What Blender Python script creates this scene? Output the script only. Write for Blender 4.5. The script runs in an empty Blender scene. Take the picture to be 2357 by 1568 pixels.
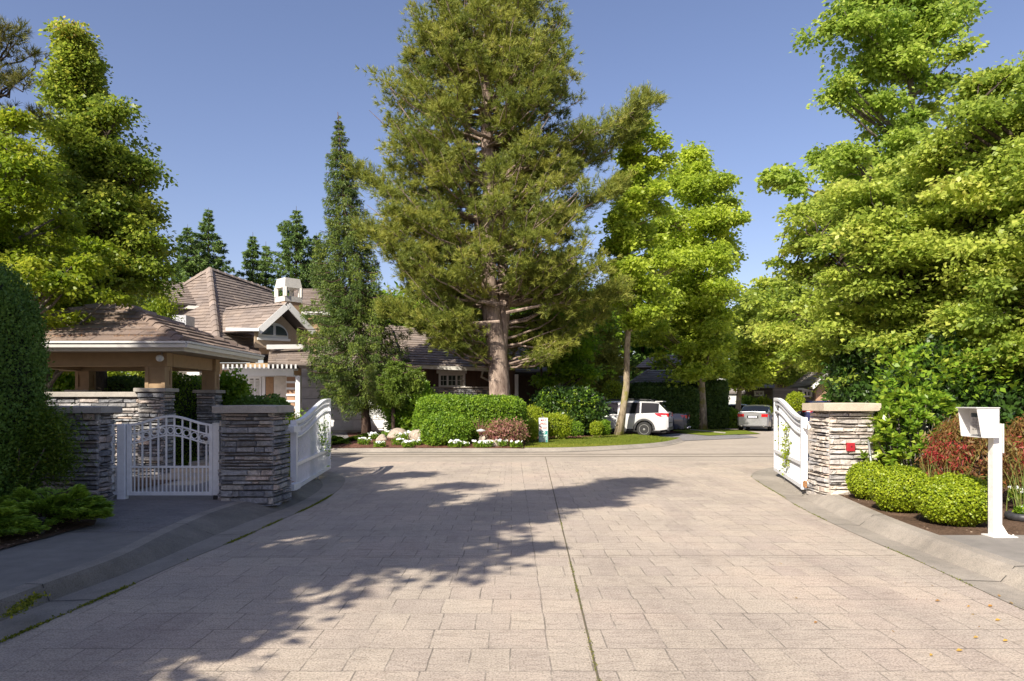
import bpy, bmesh, math, random
import numpy as np
from mathutils import Vector, Matrix
random.seed(7)
sc = bpy.context.scene
COL = sc.collection
R = math.radians
# ------------------------------------------------------------------ camera model used to measure the photograph
F, U0, V0, EYE = 1700.0, 1178.5, 925.0, 1.6
def P(u, v, Y): return Vector(((u-U0)*Y/F, Y, EYE-(v-V0)*Y/F))
def G(u, v, z=0.0):
    Y = (EYE-z)*F/(v-V0); return Vector(((u-U0)*Y/F, Y, z))
def XU(u, Y): return (u-U0)*Y/F
def ZV(v, Y): return EYE-(v-V0)*Y/F
# ------------------------------------------------------------------ object helpers
def tag(o, label=None, cat=None, group=None, kind=None):
    if label: o['label'] = label
    if cat: o['category'] = cat
    if group: o['group'] = group
    if kind: o['kind'] = kind
    return o
def thing(name, label, cat, loc=(0,0,0), rz=0, group=None):
    o = bpy.data.objects.new(name, None); COL.objects.link(o)
    o.location = loc; o.rotation_euler = (0,0,rz); o.empty_display_size = .2
    return tag(o, label, cat, group)
def link(name, me, mat, parent=None, smooth=False):
    o = bpy.data.objects.new(name, me); COL.objects.link(o)
    if mat is not None:
        for m in (mat if isinstance(mat, (list, tuple)) else [mat]): me.materials.append(m)
    if smooth: me.polygons.foreach_set('use_smooth', np.ones(len(me.polygons), dtype=bool))
    if parent is not None:
        o.parent = parent
        # vertices are given in world space: undo the parent's transform
        loc = Vector(parent.location) if parent.parent is None else Vector(parent.parent.location)+Vector(parent.location)
        rz = parent.rotation_euler[2] if parent.parent is None else parent.parent.rotation_euler[2]
        o.matrix_parent_inverse = Matrix.Identity(4)
        if parent.get('_world'): pass
    return o
class MB:
    """collects polygons; build() links them as ONE mesh. Coordinates are local to the thing."""
    def __init__(s): s.v=[]; s.f=[]; s.mi=[]; s.var=[]; s.m=0; s.cv=.5
    def add(s, vs, fs, var=None):
        b=len(s.v); s.v.extend([tuple(p) for p in vs])
        for f in fs:
            s.f.append([b+i for i in f]); s.mi.append(s.m); s.var.append(s.cv if var is None else var)
        return s
    def quad(s, a,b,c,d, var=None): return s.add([a,b,c,d], [(0,1,2,3)], var)
    def poly(s, pts, var=None): return s.add(pts, [tuple(range(len(pts)))], var)
    def box(s, x0,x1,y0,y1,z0,z1, var=None):
        return s.add([(x0,y0,z0),(x1,y0,z0),(x1,y1,z0),(x0,y1,z0),(x0,y0,z1),(x1,y0,z1),(x1,y1,z1),(x0,y1,z1)],
          [(0,3,2,1),(4,5,6,7),(0,1,5,4),(1,2,6,5),(2,3,7,6),(3,0,4,7)], var)
    def bbox(s, x0,x1,y0,y1,z0,z1, b=.01, var=None):
        """box with chamfered vertical and top edges"""
        xs=[(x0+b,y0),(x1-b,y0),(x1,y0+b),(x1,y1-b),(x1-b,y1),(x0+b,y1),(x0,y1-b),(x0,y0+b)]
        cx,cy=(x0+x1)/2,(y0+y1)/2
        def ins(p): 
            return (cx+(p[0]-cx)*(1-2*b/max(x1-x0,1e-6)), cy+(p[1]-cy)*(1-2*b/max(y1-y0,1e-6)))
        ring0=[(p[0],p[1],z0) for p in xs]; ring1=[(p[0],p[1],z1-b) for p in xs]; ring2=[(*ins(p),z1) for p in xs]
        fs=[tuple(range(7,-1,-1)), tuple(range(16,24))]
        for i in range(8):
            j=(i+1)%8; fs+=[(i,j,8+j,8+i),(8+i,8+j,16+j,16+i)]
        return s.add(ring0+ring1+ring2, fs, var)
    def obox(s, c, ax, ay, az, var=None):
        """oriented box: centre, three half-axis vectors"""
        c=Vector(c); ax=Vector(ax); ay=Vector(ay); az=Vector(az)
        vs=[c+sx*ax+sy*ay+sz*az for sz in (-1,1) for sx,sy in ((-1,-1),(1,-1),(1,1),(-1,1))]
        return s.add(vs, [(0,3,2,1),(4,5,6,7),(0,1,5,4),(1,2,6,5),(2,3,7,6),(3,0,4,7)], var)
    def beam(s, a, b, w, h, up=(0,0,1), var=None):
        a=Vector(a); b=Vector(b); d=(b-a); L=d.length; d.normalize(); up=Vector(up)
        sd=d.cross(up); 
        if sd.length<1e-5: sd=Vector((1,0,0))
        sd.normalize(); u2=sd.cross(d)
        return s.obox((a+b)/2, d*L/2, sd*w/2, u2*h/2, var)
    def slab(s, pts, th, var=None):
        """planar polygon extruded against its normal"""
        pts=[Vector(p) for p in pts]; n=Vector((0,0,0))
        for i in range(len(pts)):
            a,b=pts[i],pts[(i+1)%len(pts)]; n+=a.cross(b)
        n.normalize(); k=len(pts)
        vs=pts+[p-n*th for p in pts]
        fs=[tuple(range(k)), tuple(range(2*k-1,k-1,-1))]
        for i in range(k):
            j=(i+1)%k; fs.append((i,i+k,j+k,j))
        return s.add(vs, fs, var)
    def tube(s, pts, rad, n=8, cap=True, var=None):
        pts=[Vector(p) for p in pts]; 
        if not hasattr(rad,'__len__'): rad=[rad]*len(pts)
        b=len(s.v); prev=None; rings=[]
        for i,p in enumerate(pts):
            d=(pts[min(i+1,len(pts)-1)]-pts[max(i-1,0)]).normalized()
            if prev is None:
                t=Vector((1,0,0)) if abs(d.x)<.9 else Vector((0,1,0))
            else: t=prev
            x=(t-d*t.dot(d)).normalized(); y=d.cross(x); prev=x
            rings.append([p+(x*math.cos(2*math.pi*k/n)+y*math.sin(2*math.pi*k/n))*rad[i] for k in range(n)])
        vs=[q for r in rings for q in r]; fs=[]
        for i in range(len(pts)-1):
            for k in range(n):
                k2=(k+1)%n; fs.append((i*n+k,i*n+k2,(i+1)*n+k2,(i+1)*n+k))
        if cap: fs+= [tuple(range(n-1,-1,-1)), tuple((len(pts)-1)*n+k for k in range(n))]
        return s.add(vs, fs, var)
    def lathe(s, prof, n=16, c=(0,0,0), axis='z', var=None):
        vs=[]; fs=[]
        for (r,h) in prof:
            for k in range(n):
                a=2*math.pi*k/n
                if axis=='z': vs.append((c[0]+r*math.cos(a), c[1]+r*math.sin(a), c[2]+h))
                elif axis=='y': vs.append((c[0]+r*math.cos(a), c[1]+h, c[2]+r*math.sin(a)))
                else: vs.append((c[0]+h, c[1]+r*math.cos(a), c[2]+r*math.sin(a)))
        for i in range(len(prof)-1):
            for k in range(n):
                k2=(k+1)%n; fs.append((i*n+k,i*n+k2,(i+1)*n+k2,(i+1)*n+k))
        if prof[0][0]>1e-4: fs.append(tuple(range(n-1,-1,-1)))
        if prof[-1][0]>1e-4: fs.append(tuple((len(prof)-1)*n+k for k in range(n)))
        return s.add(vs, fs, var)
    def xform(s, M): s.v=[tuple(M@Vector(p)) for p in s.v]; return s
    def build(s, name, mat, parent=None, smooth=False, world=True, fix=True):
        """world=True: coordinates were given in world space although the parent sits elsewhere"""
        me=bpy.data.meshes.new(name); vs=s.v
        if parent is not None and world:
            Mi=wm(parent).inverted(); vs=[tuple(Mi@Vector(p)) for p in vs]
        me.from_pydata(vs, [], s.f)
        mats = mat if isinstance(mat,(list,tuple)) else [mat]
        for m in mats: me.materials.append(m)
        if len(mats)>1: me.polygons.foreach_set('material_index', s.mi)
        at=me.attributes.new('var','FLOAT','FACE'); at.data.foreach_set('value', s.var)
        if fix:
            bm=bmesh.new(); bm.from_mesh(me); bmesh.ops.recalc_face_normals(bm, faces=bm.faces); bm.to_mesh(me); bm.free()
        if smooth: me.polygons.foreach_set('use_smooth', [True]*len(me.polygons))
        me.update()
        o=bpy.data.objects.new(name, me); COL.objects.link(o)
        if parent is not None: o.parent=parent
        return o
def wm(o):
    M=Matrix.Translation(o.location) @ o.rotation_euler.to_matrix().to_4x4()
    return wm(o.parent)@M if o.parent is not None else M
def np_mesh(name, V, k, mat, parent=None, var=None, mi=None, extra=None, world=True, smooth=False):
    """V: (N*k,3) vertices, each k consecutive ones are one face; extra: an MB whose polygons join the mesh"""
    V=np.asarray(V, dtype=np.float32).reshape(-1,3)
    n=len(V)//k
    if parent is not None and world:
        Mi=np.array(wm(parent).inverted()); V=V@Mi[:3,:3].T.astype(np.float32)+Mi[:3,3].astype(np.float32)
    sizes=np.full(n,k,dtype=np.int32); loops=np.arange(n*k,dtype=np.int32)
    var = np.full(n,.5) if var is None else np.asarray(var); mi=np.zeros(n,dtype=np.int32) if mi is None else np.asarray(mi,dtype=np.int32)
    if extra is not None and len(extra.f):
        ev=np.array(extra.v,dtype=np.float32)
        if parent is not None and world:
            Mi=np.array(wm(parent).inverted()); ev=ev@Mi[:3,:3].T.astype(np.float32)+Mi[:3,3].astype(np.float32)
        el=np.concatenate([np.array(f) for f in extra.f])+len(V)
        es=np.array([len(f) for f in extra.f]); V=np.vstack([V,ev])
        sizes=np.concatenate([sizes,es]); loops=np.concatenate([loops,el]); var=np.concatenate([var,extra.var]); mi=np.concatenate([mi,extra.mi])
    me=bpy.data.meshes.new(name)
    me.vertices.add(len(V)); me.vertices.foreach_set('co', V.astype(np.float32).ravel())
    me.loops.add(len(loops)); me.loops.foreach_set('vertex_index', loops.astype(np.int32))
    me.polygons.add(len(sizes)); st=np.concatenate([[0],np.cumsum(sizes)[:-1]]).astype(np.int32)
    me.polygons.foreach_set('loop_start', st); me.polygons.foreach_set('material_index', mi.astype(np.int32))
    me.update(calc_edges=True)
    at=me.attributes.new('var','FLOAT','FACE'); at.data.foreach_set('value', var.astype(np.float32))
    for m in (mat if isinstance(mat,(list,tuple)) else [mat]): me.materials.append(m)
    if smooth: me.polygons.foreach_set('use_smooth', np.ones(len(sizes),dtype=bool))
    o=bpy.data.objects.new(name, me); COL.objects.link(o)
    if parent is not None: o.parent=parent
    return o
def copy_tree(o, parent=None):
    c=o.copy(); COL.objects.link(c)
    if parent is not None: c.parent=parent
    for ch in list(o.children): copy_tree(ch, c)
    return c
# ------------------------------------------------------------------ materials
MATS={}
def nodes(name):
    m=bpy.data.materials.new(name); m.use_nodes=True; nt=m.node_tree; b=nt.nodes['Principled BSDF']; MATS[name]=m
    return m, nt, b
def N(nt, t, **kw):
    n=nt.nodes.new(t)
    for k,v in kw.items():
        if k in n.inputs: n.inputs[k].default_value=v
        else: setattr(n,k,v)
    return n
def ramp(nt, stops, fac=None, interp='LINEAR'):
    r=nt.nodes.new('ShaderNodeValToRGB'); cr=r.color_ramp; cr.interpolation=interp
    while len(cr.elements)<len(stops): cr.elements.new(.5)
    for e,(p,c) in zip(cr.elements, stops): e.position=p; e.color=(*c,1)
    if fac is not None: nt.links.new(fac, r.inputs[0])
    return r
def attr(nt): return N(nt,'ShaderNodeAttribute', attribute_name='var').outputs['Fac']
def mixc(nt, a, b, fac, mode='MIX'):
    m=nt.nodes.new('ShaderNodeMix'); m.data_type='RGBA'; m.blend_type=mode
    for s,v in ((6,a),(7,b),(0,fac)):
        if hasattr(v,'is_linked') or isinstance(v, bpy.types.NodeSocket): nt.links.new(v, m.inputs[s])
        else: m.inputs[s].default_value = (*v,1) if isinstance(v,tuple) and len(v)==3 else v
    return m.outputs[2]
def math_(nt, op, a, b=None, c=None):
    m=nt.nodes.new('ShaderNodeMath'); m.operation=op
    for i,v in enumerate((a,b,c)):
        if v is None: continue
        if isinstance(v, bpy.types.NodeSocket): nt.links.new(v, m.inputs[i])
        else: m.inputs[i].default_value=v
    return m.outputs[0]
def coord(nt, which='Object', scale=(1,1,1), rot=(0,0,0), loc=(0,0,0)):
    tc=nt.nodes.new('ShaderNodeTexCoord'); mp=nt.nodes.new('ShaderNodeMapping')
    mp.inputs['Scale'].default_value=scale; mp.inputs['Rotation'].default_value=rot; mp.inputs['Location'].default_value=loc
    nt.links.new(tc.outputs[which], mp.inputs[0]); return mp.outputs[0]
def noise(nt, vec, scale, detail=4, rough=.55, dist=0):
    n=N(nt,'ShaderNodeTexNoise'); n.inputs['Scale'].default_value=scale; n.inputs['Detail'].default_value=detail
    n.inputs['Roughness'].default_value=rough; n.inputs['Distortion'].default_value=dist; nt.links.new(vec, n.inputs['Vector']); return n.outputs['Fac']
def bump(nt, b, h, dist=.01, strength=1):
    n=nt.nodes.new('ShaderNodeBump'); n.inputs['Distance'].default_value=dist; n.inputs['Strength'].default_value=strength
    nt.links.new(h, n.inputs['Height']); nt.links.new(n.outputs[0], b.inputs['Normal'])
def plain(name, c, rough=.6, metal=0, var=.12, nscale=6, bmp=0, bscale=60, coat=0, dark=None):
    m,nt,b=nodes(name); vec=coord(nt)
    f=noise(nt,vec,nscale,6,.6)
    lo=tuple(x*(1-var) for x in c) if dark is None else dark; hi=tuple(min(1,x*(1+var)) for x in c)
    r=ramp(nt,[(.3,lo),(.7,hi)],f); nt.links.new(r.outputs[0], b.inputs['Base Color'])
    b.inputs['Roughness'].default_value=rough; b.inputs['Metallic'].default_value=metal; b.inputs['Coat Weight'].default_value=coat
    if bmp: bump(nt,b,noise(nt,vec,bscale,4),bmp)
    return m
def leafmat(name, cols, transl=.35, rough=.5, spec=.3, gain=1.0):
    """cols: list of colours picked by each leaf's own random number"""
    m,nt,b=nodes(name)
    st=[(i/(len(cols)-1), tuple(min(.9,x*gain) for x in c)) for i,c in enumerate(cols)]
    r=ramp(nt, st, attr(nt))
    nt.links.new(r.outputs[0], b.inputs['Base Color']); b.inputs['Roughness'].default_value=rough
    b.inputs['Specular IOR Level'].default_value=spec
    t=nt.nodes.new('ShaderNodeBsdfTranslucent')
    hs=nt.nodes.new('ShaderNodeHueSaturation'); hs.inputs['Value'].default_value=1.9; hs.inputs['Saturation'].default_value=1.0
    nt.links.new(r.outputs[0], hs.inputs['Color']); nt.links.new(hs.outputs[0], t.inputs[0])
    mx=nt.nodes.new('ShaderNodeMixShader'); mx.inputs[0].default_value=transl
    nt.links.new(b.outputs[0], mx.inputs[1]); nt.links.new(t.outputs[0], mx.inputs[2])
    nt.links.new(mx.outputs[0], nt.nodes['Material Output'].inputs[0])
    return m
def stonemat(name, cols, sc_=1, lo=.25, bd=.012):
    m,nt,b=nodes(name); vec=coord(nt)
    r=ramp(nt,[(i/(len(cols)-1),c) for i,c in enumerate(cols)], attr(nt))
    n1=noise(nt,vec,18,8,.7,.6); n2=noise(nt,coord(nt,scale=(1,1,5)),12,6,.65)
    c=mixc(nt, r.outputs[0], ramp(nt,[(.28,(lo,lo,lo*1.03)),(.72,(1.5,1.45,1.38))],n1).outputs[0], .85, 'MULTIPLY')
    nt.links.new(c, b.inputs['Base Color']); b.inputs['Roughness'].default_value=.85
    bump(nt,b,math_(nt,'ADD',n1,n2),bd)
    return m
def concmat(name, c, speck=.35, stain=.25, rough=.85, fine=180):
    m,nt,b=nodes(name); vec=coord(nt)
    big=noise(nt,vec,.7,5,.6,.3); med=noise(nt,vec,6,6,.65); fi=noise(nt,vec,fine,3,.6)
    a=ramp(nt,[(.3,tuple(x*(1-stain) for x in c)),(.65,tuple(x*(1+stain*.5) for x in c))],big).outputs[0]
    a=mixc(nt,a,ramp(nt,[(.3,(.8,.8,.8)),(.7,(1.12,1.1,1.08))],med).outputs[0],.8,'MULTIPLY')
    a=mixc(nt,a,ramp(nt,[(.36,(.35,.34,.33)),(.5,(1,1,1)),(.68,(1.25,1.25,1.25))],fi).outputs[0],speck,'MULTIPLY')
    nt.links.new(a,b.inputs['Base Color']); b.inputs['Roughness'].default_value=rough
    bump(nt,b,math_(nt,'ADD',med,fi),.004)
    return m
def stampmat(name, c, joint=.55, rot=0, bw=.25, bh=.40):
    """stamped concrete: ashlar joints, slate texture"""
    m,nt,b=nodes(name)
    vec0=coord(nt)
    # wobble
    nz=nt.nodes.new('ShaderNodeTexNoise'); nz.inputs['Scale'].default_value=3; nz.inputs['Detail'].default_value=3; nt.links.new(vec0,nz.inputs['Vector'])
    vm=nt.nodes.new('ShaderNodeVectorMath'); vm.operation='MULTIPLY_ADD'; vm.inputs[1].default_value=(.022,.022,0)
    nt.links.new(nz.outputs['Color'],vm.inputs[0]); nt.links.new(vec0,vm.inputs[2])
    mp=nt.nodes.new('ShaderNodeMapping'); mp.inputs['Rotation'].default_value=(0,0,R(rot)); nt.links.new(vm.outputs[0],mp.inputs[0])
    def brick(w,h,off,sq,sf,mort):
        k=nt.nodes.new('ShaderNodeTexBrick'); k.offset=off; k.squash=sq; k.squash_frequency=sf
        k.inputs['Scale'].default_value=1; k.inputs['Brick Width'].default_value=w; k.inputs['Row Height'].default_value=h
        k.inputs['Mortar Size'].default_value=mort; k.inputs['Mortar Smooth'].default_value=.25
        k.inputs['Color1'].default_value=(.86,.84,.86,1); k.inputs['Color2'].default_value=(1.0,.99,.97,1); k.inputs['Mortar'].default_value=(.9,.9,.9,1)
        nt.links.new(mp.outputs[0],k.inputs[0]); return k
    k1=brick(bw,bh,.37,1.55,2,.005)
    big=noise(nt,vec0,.5,5,.6,.4); med=noise(nt,coord(nt,scale=(1,3.2,1)),6,9,.78,.9); fi=noise(nt,vec0,75,5,.75)
    a=ramp(nt,[(.25,tuple(x*.84 for x in c)),(.5,c),(.75,(c[0]*1.10,c[1]*1.04,c[2]*1.03))],big).outputs[0]
    a=mixc(nt,a,k1.outputs['Color'],.8,'MULTIPLY')
    a=mixc(nt,a,ramp(nt,[(.32,(.62,.60,.58)),(.5,(1,1,1)),(.72,(1.12,1.12,1.10))],med).outputs[0],.8,'MULTIPLY')
    a=mixc(nt,a,ramp(nt,[(.38,(.28,.26,.24)),(.5,(1,1,1)),(.64,(1.35,1.35,1.35))],fi).outputs[0],.7,'MULTIPLY')
    # joints vary in depth and dirt
    jn=noise(nt,vec0,2.6,5,.7)
    jf=math_(nt,'MULTIPLY',k1.outputs['Fac'],ramp(nt,[(.40,(.06,.06,.06)),(.60,(1,1,1))],jn).outputs[0])
    st=noise(nt,coord(nt,scale=(.9,.22,1)),1.1,6,.65,.5); a=mixc(nt,a,ramp(nt,[(.30,(.80,.79,.80)),(.5,(1,1,1)),(.7,(1.05,1.03,1.0))],st).outputs[0],.9,'MULTIPLY')
    sp=noise(nt,vec0,9,3,.5,.3); a=mixc(nt,a,(.16,.14,.11),ramp(nt,[(.70,(0,0,0)),(.76,(.45,.45,.45))],sp).outputs[0])
    a=mixc(nt,a,(.09,.08,.065),math_(nt,'MULTIPLY',jf,joint))
    nt.links.new(a,b.inputs['Base Color']); b.inputs['Roughness'].default_value=.82
    h=math_(nt,'MULTIPLY_ADD',jf,-.9,math_(nt,'MULTIPLY_ADD',med,.9,math_(nt,'MULTIPLY',fi,.35)))
    bump(nt,b,h,.012)
    return m
def groundmat(name, cols, sc1=3, sc2=40, bmp=.02):
    m,nt,b=nodes(name); vec=coord(nt)
    f=math_(nt,'MULTIPLY_ADD',noise(nt,vec,sc2,4,.7),.6,math_(nt,'MULTIPLY',noise(nt,vec,sc1,5,.6),.4))
    r=ramp(nt,[(.35+.3*i/(len(cols)-1),c) for i,c in enumerate(cols)],f)
    nt.links.new(r.outputs[0],b.inputs['Base Color']); b.inputs['Roughness'].default_value=.95; b.inputs['Specular IOR Level'].default_value=.1
    bump(nt,b,f,bmp); return m
def boardmat(name, c, pitch, axis=0, dark=.45, rough=.75, grain=True, rot=0):
    """boards: grooves every `pitch` metres along axis (0 x, 2 z), wood grain"""
    m,nt,b=nodes(name); vec=coord(nt,rot=(0,0,rot))
    sx=nt.nodes.new('ShaderNodeSeparateXYZ'); nt.links.new(vec,sx.inputs[0])
    t=math_(nt,'DIVIDE',sx.outputs[axis],pitch); fr=math_(nt,'FRACT',t); idx=math_(nt,'FLOOR',t)
    g=math_(nt,'LESS_THAN',fr,.09)
    wn=nt.nodes.new('ShaderNodeTexWhiteNoise'); wn.noise_dimensions='1D'; nt.links.new(idx,wn.inputs['W'])
    s=[2,2,2]; s[0 if axis==2 else 2]=14 if axis==2 else 1; sc_=(3,3,40) if axis==2 else (40,40,3)
    gr=noise(nt,coord(nt,scale=sc_),1,5,.7)
    a=ramp(nt,[(0,tuple(x*.78 for x in c)),(1,tuple(x*1.15 for x in c))],wn.outputs['Value']).outputs[0]
    a=mixc(nt,a,ramp(nt,[(.3,(.75,.75,.75)),(.7,(1.15,1.15,1.15))],gr).outputs[0],.8,'MULTIPLY')
    a=mixc(nt,a,tuple(x*dark for x in c),g)
    nt.links.new(a,b.inputs['Base Color']); b.inputs['Roughness'].default_value=rough
    bump(nt,b,math_(nt,'MULTIPLY_ADD',g,-1.0,math_(nt,'MULTIPLY',gr,.25)),.012)
    return m
def barkmat(name, c1, c2, sc_=6, moss=None):
    m,nt,b=nodes(name); v=coord(nt,scale=(1,1,.28)); 
    f=noise(nt,v,sc_,8,.7,1.2); f2=noise(nt,coord(nt),sc_*.3,4,.6)
    a=ramp(nt,[(.34,c1),(.52,tuple((x+y)/2 for x,y in zip(c1,c2))),(.68,c2)],f).outputs[0]
    if moss: a=mixc(nt,a,moss,ramp(nt,[(.5,(0,0,0)),(.62,(1,1,1))],f2).outputs[0])
    nt.links.new(a,b.inputs['Base Color']); b.inputs['Roughness'].default_value=.95; b.inputs['Specular IOR Level'].default_value=.15
    bump(nt,b,f,.05); return m
def tilemat(name, cols, moss=None):
    m,nt,b=nodes(name); vec=coord(nt)
    r=ramp(nt,[(i/(len(cols)-1),c) for i,c in enumerate(cols)],attr(nt))
    n1=noise(nt,vec,30,6,.7); n2=noise(nt,vec,1.3,5,.6)
    c=mixc(nt,r.outputs[0],ramp(nt,[(.3,(.72,.72,.72)),(.7,(1.18,1.15,1.12))],n1).outputs[0],.7,'MULTIPLY')
    c=mixc(nt,c,ramp(nt,[(.35,(.75,.76,.8)),(.65,(1.08,1.05,1.0))],n2).outputs[0],.8,'MULTIPLY')
    nt.links.new(c,b.inputs['Base Color']); b.inputs['Roughness'].default_value=.85; bump(nt,b,n1,.006); return m
def glassmat(name, c=(.02,.025,.03), rough=.05, spec=.5):
    m,nt,b=nodes(name); b.inputs['Base Color'].default_value=(*c,1); b.inputs['Roughness'].default_value=rough
    b.inputs['Specular IOR Level'].default_value=spec; return m
# ------------------------------------------------------------------ foliage generators (every leaf is a real face)
def unit(a): return a/np.maximum(np.linalg.norm(a,axis=1,keepdims=True),1e-9)
def kites(C, D, Nn, L, W):
    """leaf quads: base C, direction D, face normal about Nn, length L, half width W"""
    S=unit(np.cross(D,Nn)); L=np.asarray(L).reshape(-1,1); W=np.asarray(W).reshape(-1,1)
    up=unit(np.cross(S,D))
    V=np.empty((len(C),4,3),dtype=np.float32)
    V[:,0]=C; V[:,1]=C+D*L*.45+S*W+up*W*.25; V[:,2]=C+D*L; V[:,3]=C+D*L*.45-S*W+up*W*.25
    return V.reshape(-1,3)
def blades(C, D, L, W, rg):
    """needles/grass: one thin triangle each, returned as quads (root is 2 points, tip 2 close points)"""
    n=len(C); S=unit(np.cross(D, rg.normal(size=(n,3)))); L=np.asarray(L).reshape(-1,1); W=np.asarray(W).reshape(-1,1)
    V=np.empty((n,4,3),dtype=np.float32)
    V[:,0]=C-S*W; V[:,1]=C+S*W; V[:,2]=C+D*L+S*W*.35; V[:,3]=C+D*L-S*W*.35
    return V.reshape(-1,3)
def lumps(rg, k=7, f=(1.0,3.5)):
    a=[(rg.uniform(*f), rg.integers(1,5), rg.uniform(0,6.28), rg.uniform(0,6.28)) for _ in range(k)]
    def fn(az, z): return sum(np.sin(n*az+p+ q*0+ fz*z) for fz,n,p,q in a)/k
    return fn
def interp_prof(prof, z):
    zs=[p[0] for p in prof]; return np.interp(z,zs,[p[1] for p in prof]), np.interp(z,zs,[p[2] for p in prof])
def broadleaf(t, base, prof, trunk, nclump, nleaf, leaf, mat, bark, seed, clump=.4, flat=.55, depth=1.0, lean=None, bias=.8,
              limbs=26, aspect=.36, inner=.45, droop=.15, twig=.02, lump=.28, stems=1, crown_name='crown', trunk_name='trunk', ysq=None, limb_rise=.55, cl_scale=None, nz=.5, arms=3.6, asz=1.15, vtop=None, spikes=.26):
    """t parent Empty; base (x,y,z); prof [(z,left,right)..] in metres; trunk (r0, ztop)"""
    rg=np.random.default_rng(seed); bx,by,bz=base; z0,z1=prof[0][0],prof[-1][0]
    zz=np.linspace(z0,z1,200); Lr,Rr=interp_prof(prof,zz); w=(Lr+Rr)+.15; w=w/w.sum()
    ax=(lambda z:(bx,by)) if lean is None else (lambda z:(bx+np.interp(z,[l[0] for l in lean],[l[1] for l in lean]), by+np.interp(z,[l[0] for l in lean],[l[2] if len(l)>2 else 0 for l in lean])))
    na=max(8,int(nclump/arms)); z=rg.choice(zz,na,p=w)+rg.uniform(-.1,.1,na); az=rg.uniform(0,2*np.pi,na)
    f=rg.uniform(0,1,na)**inner; lf=lumps(rg)
    L_,R_=interp_prof(prof,z); L_=np.maximum(L_*.3,L_-clump*.7); R_=np.maximum(R_*.3,R_-clump*.7); rx=np.where(np.cos(az)>0,R_,L_); ry=depth*(L_+R_)/2
    f=f*.96*(1-lump*.45+lump*1.6*lf(az,z))
    sp=rg.uniform(0,1,na)<spikes; f=np.where(sp,rg.uniform(1.0,1.28,na),f)
    A=np.array([ax(q) for q in z]); C=np.stack([A[:,0]+f*rx*np.cos(az), A[:,1]+f*ry*np.sin(az), z],1)
    ai=rg.integers(0,na,nclump); sz=clump*asz*np.clip((rx+ry)/2/(clump*3.2),.12,1.15); o_=rg.normal(size=(nclump,3))*.62; C=C[ai]+o_*(sz*rg.uniform(.7,1.3,na)*np.where(sp,.5,1))[ai][:,None]*np.array([1,1,.6]); f=f[ai]; z=C[:,2]
    # wood
    wd=MB(); r0,zt=trunk; ns=14; zs=np.linspace(bz,zt,ns)
    offs=[(0,0)] if stems==1 else [(rg.uniform(-.2,.2)*stems,rg.uniform(-.2,.2)*stems) for _ in range(stems)]
    for (ox,oy) in offs:
        pts=[]; rad=[]
        for i,q in enumerate(zs):
            a=ax(q); tt=i/(ns-1); pts.append((a[0]+ox*tt*2+.05*math.sin(q*1.7+seed), a[1]+oy*tt*2+.05*math.cos(q*1.3+seed), q)); rad.append(r0/len(offs)**.5*(1-tt)**.8+r0*.06 + (r0*.45 if i==0 else 0))
        wd.tube(pts,rad,9)
    idx=np.argsort(-f)[:max(limbs*2,1)]; idx=rg.permutation(idx)[:limbs]; nodes_=[]
    for i in idx:
        c=C[i]; a=ax(c[2]); rr=math.hypot(c[0]-a[0],c[1]-a[1]); zb=max(z0*.6+bz*.4, c[2]-rr*limb_rise-.2); zb=min(zb,zt*.97); a=ax(zb)
        p0=np.array([a[0],a[1],zb]); mid=(p0+c)/2+np.array([0,0,-.08*rr]); pts=[]
        for k in range(6):
            s=k/5; q=(1-s)**2*p0+2*s*(1-s)*mid+s*s*c; q=q+rg.normal(size=3)*.03*(0<k<5); pts.append(q); nodes_.append(q)
        tt=(zb-bz)/(zt-bz); rl=min(r0*.5*(1-tt)+twig, r0*.5)
        wd.tube(pts,[rl*(1-s/5)+twig*.5 for s in range(6)],5,cap=False)
    if nodes_:
        Nn=np.array(nodes_)
        for i in rg.permutation(nclump)[:min(nclump,limbs*9)]:
            d=np.linalg.norm(Nn-C[i],axis=1)+ .6*np.maximum(0,Nn[:,2]-C[i][2]); k=int(np.argmin(d))
            if d[k]>1.6: continue
            m=(Nn[k]+C[i])/2+rg.normal(size=3)*.08
            wd.tube([Nn[k],m,C[i]],[twig*.8,twig*.6,twig*.35],4,cap=False)
    wd.build(trunk_name, bark, t, smooth=True, fix=False)
    # leaves
    cid=rg.integers(0,nclump,nleaf); cr=clump*rg.uniform(.45,1.3,nclump)
    if cl_scale: cr*=np.interp(z,[c_[0] for c_ in cl_scale],[c_[1] for c_ in cl_scale])
    o=rg.normal(size=(nleaf,3))*.5; o=o/np.maximum(1,np.linalg.norm(o,axis=1,keepdims=True)/1.25); 
    o[:,2]*=flat; pos=C[cid]+o*cr[cid][:,None]; pos[:,2]-=droop*(o[:,0]**2+o[:,1]**2)*cr[cid]
    az=np.array([ax(q) for q in pos[::50,2]]) if lean else None
    L=None; D=unit(np.stack([o[:,0]+rg.normal(size=nleaf)*nz,o[:,1]+rg.normal(size=nleaf)*nz,rg.normal(size=nleaf)*.4-.35],1))
    Nn=unit(rg.normal(size=(nleaf,3))*.75+np.array([0,0,bias]))
    L=leaf*rg.uniform(.5,1.5,nleaf); V=kites(pos,D,Nn,L,L*aspect*rg.uniform(.75,1.2,nleaf))
    cv=rg.uniform(0,1,nclump); var=np.clip(cv[cid]*.55+rg.uniform(0,1,nleaf)*.45,0,1)
    if vtop: var=np.clip(var*.85+.75*np.clip((pos[:,2]-vtop[0])/(vtop[1]-vtop[0]),0,1)*(rg.uniform(0,1,nleaf)>.25),0,1)
    return np_mesh(crown_name,V,4,mat,t,var=var)
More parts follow.
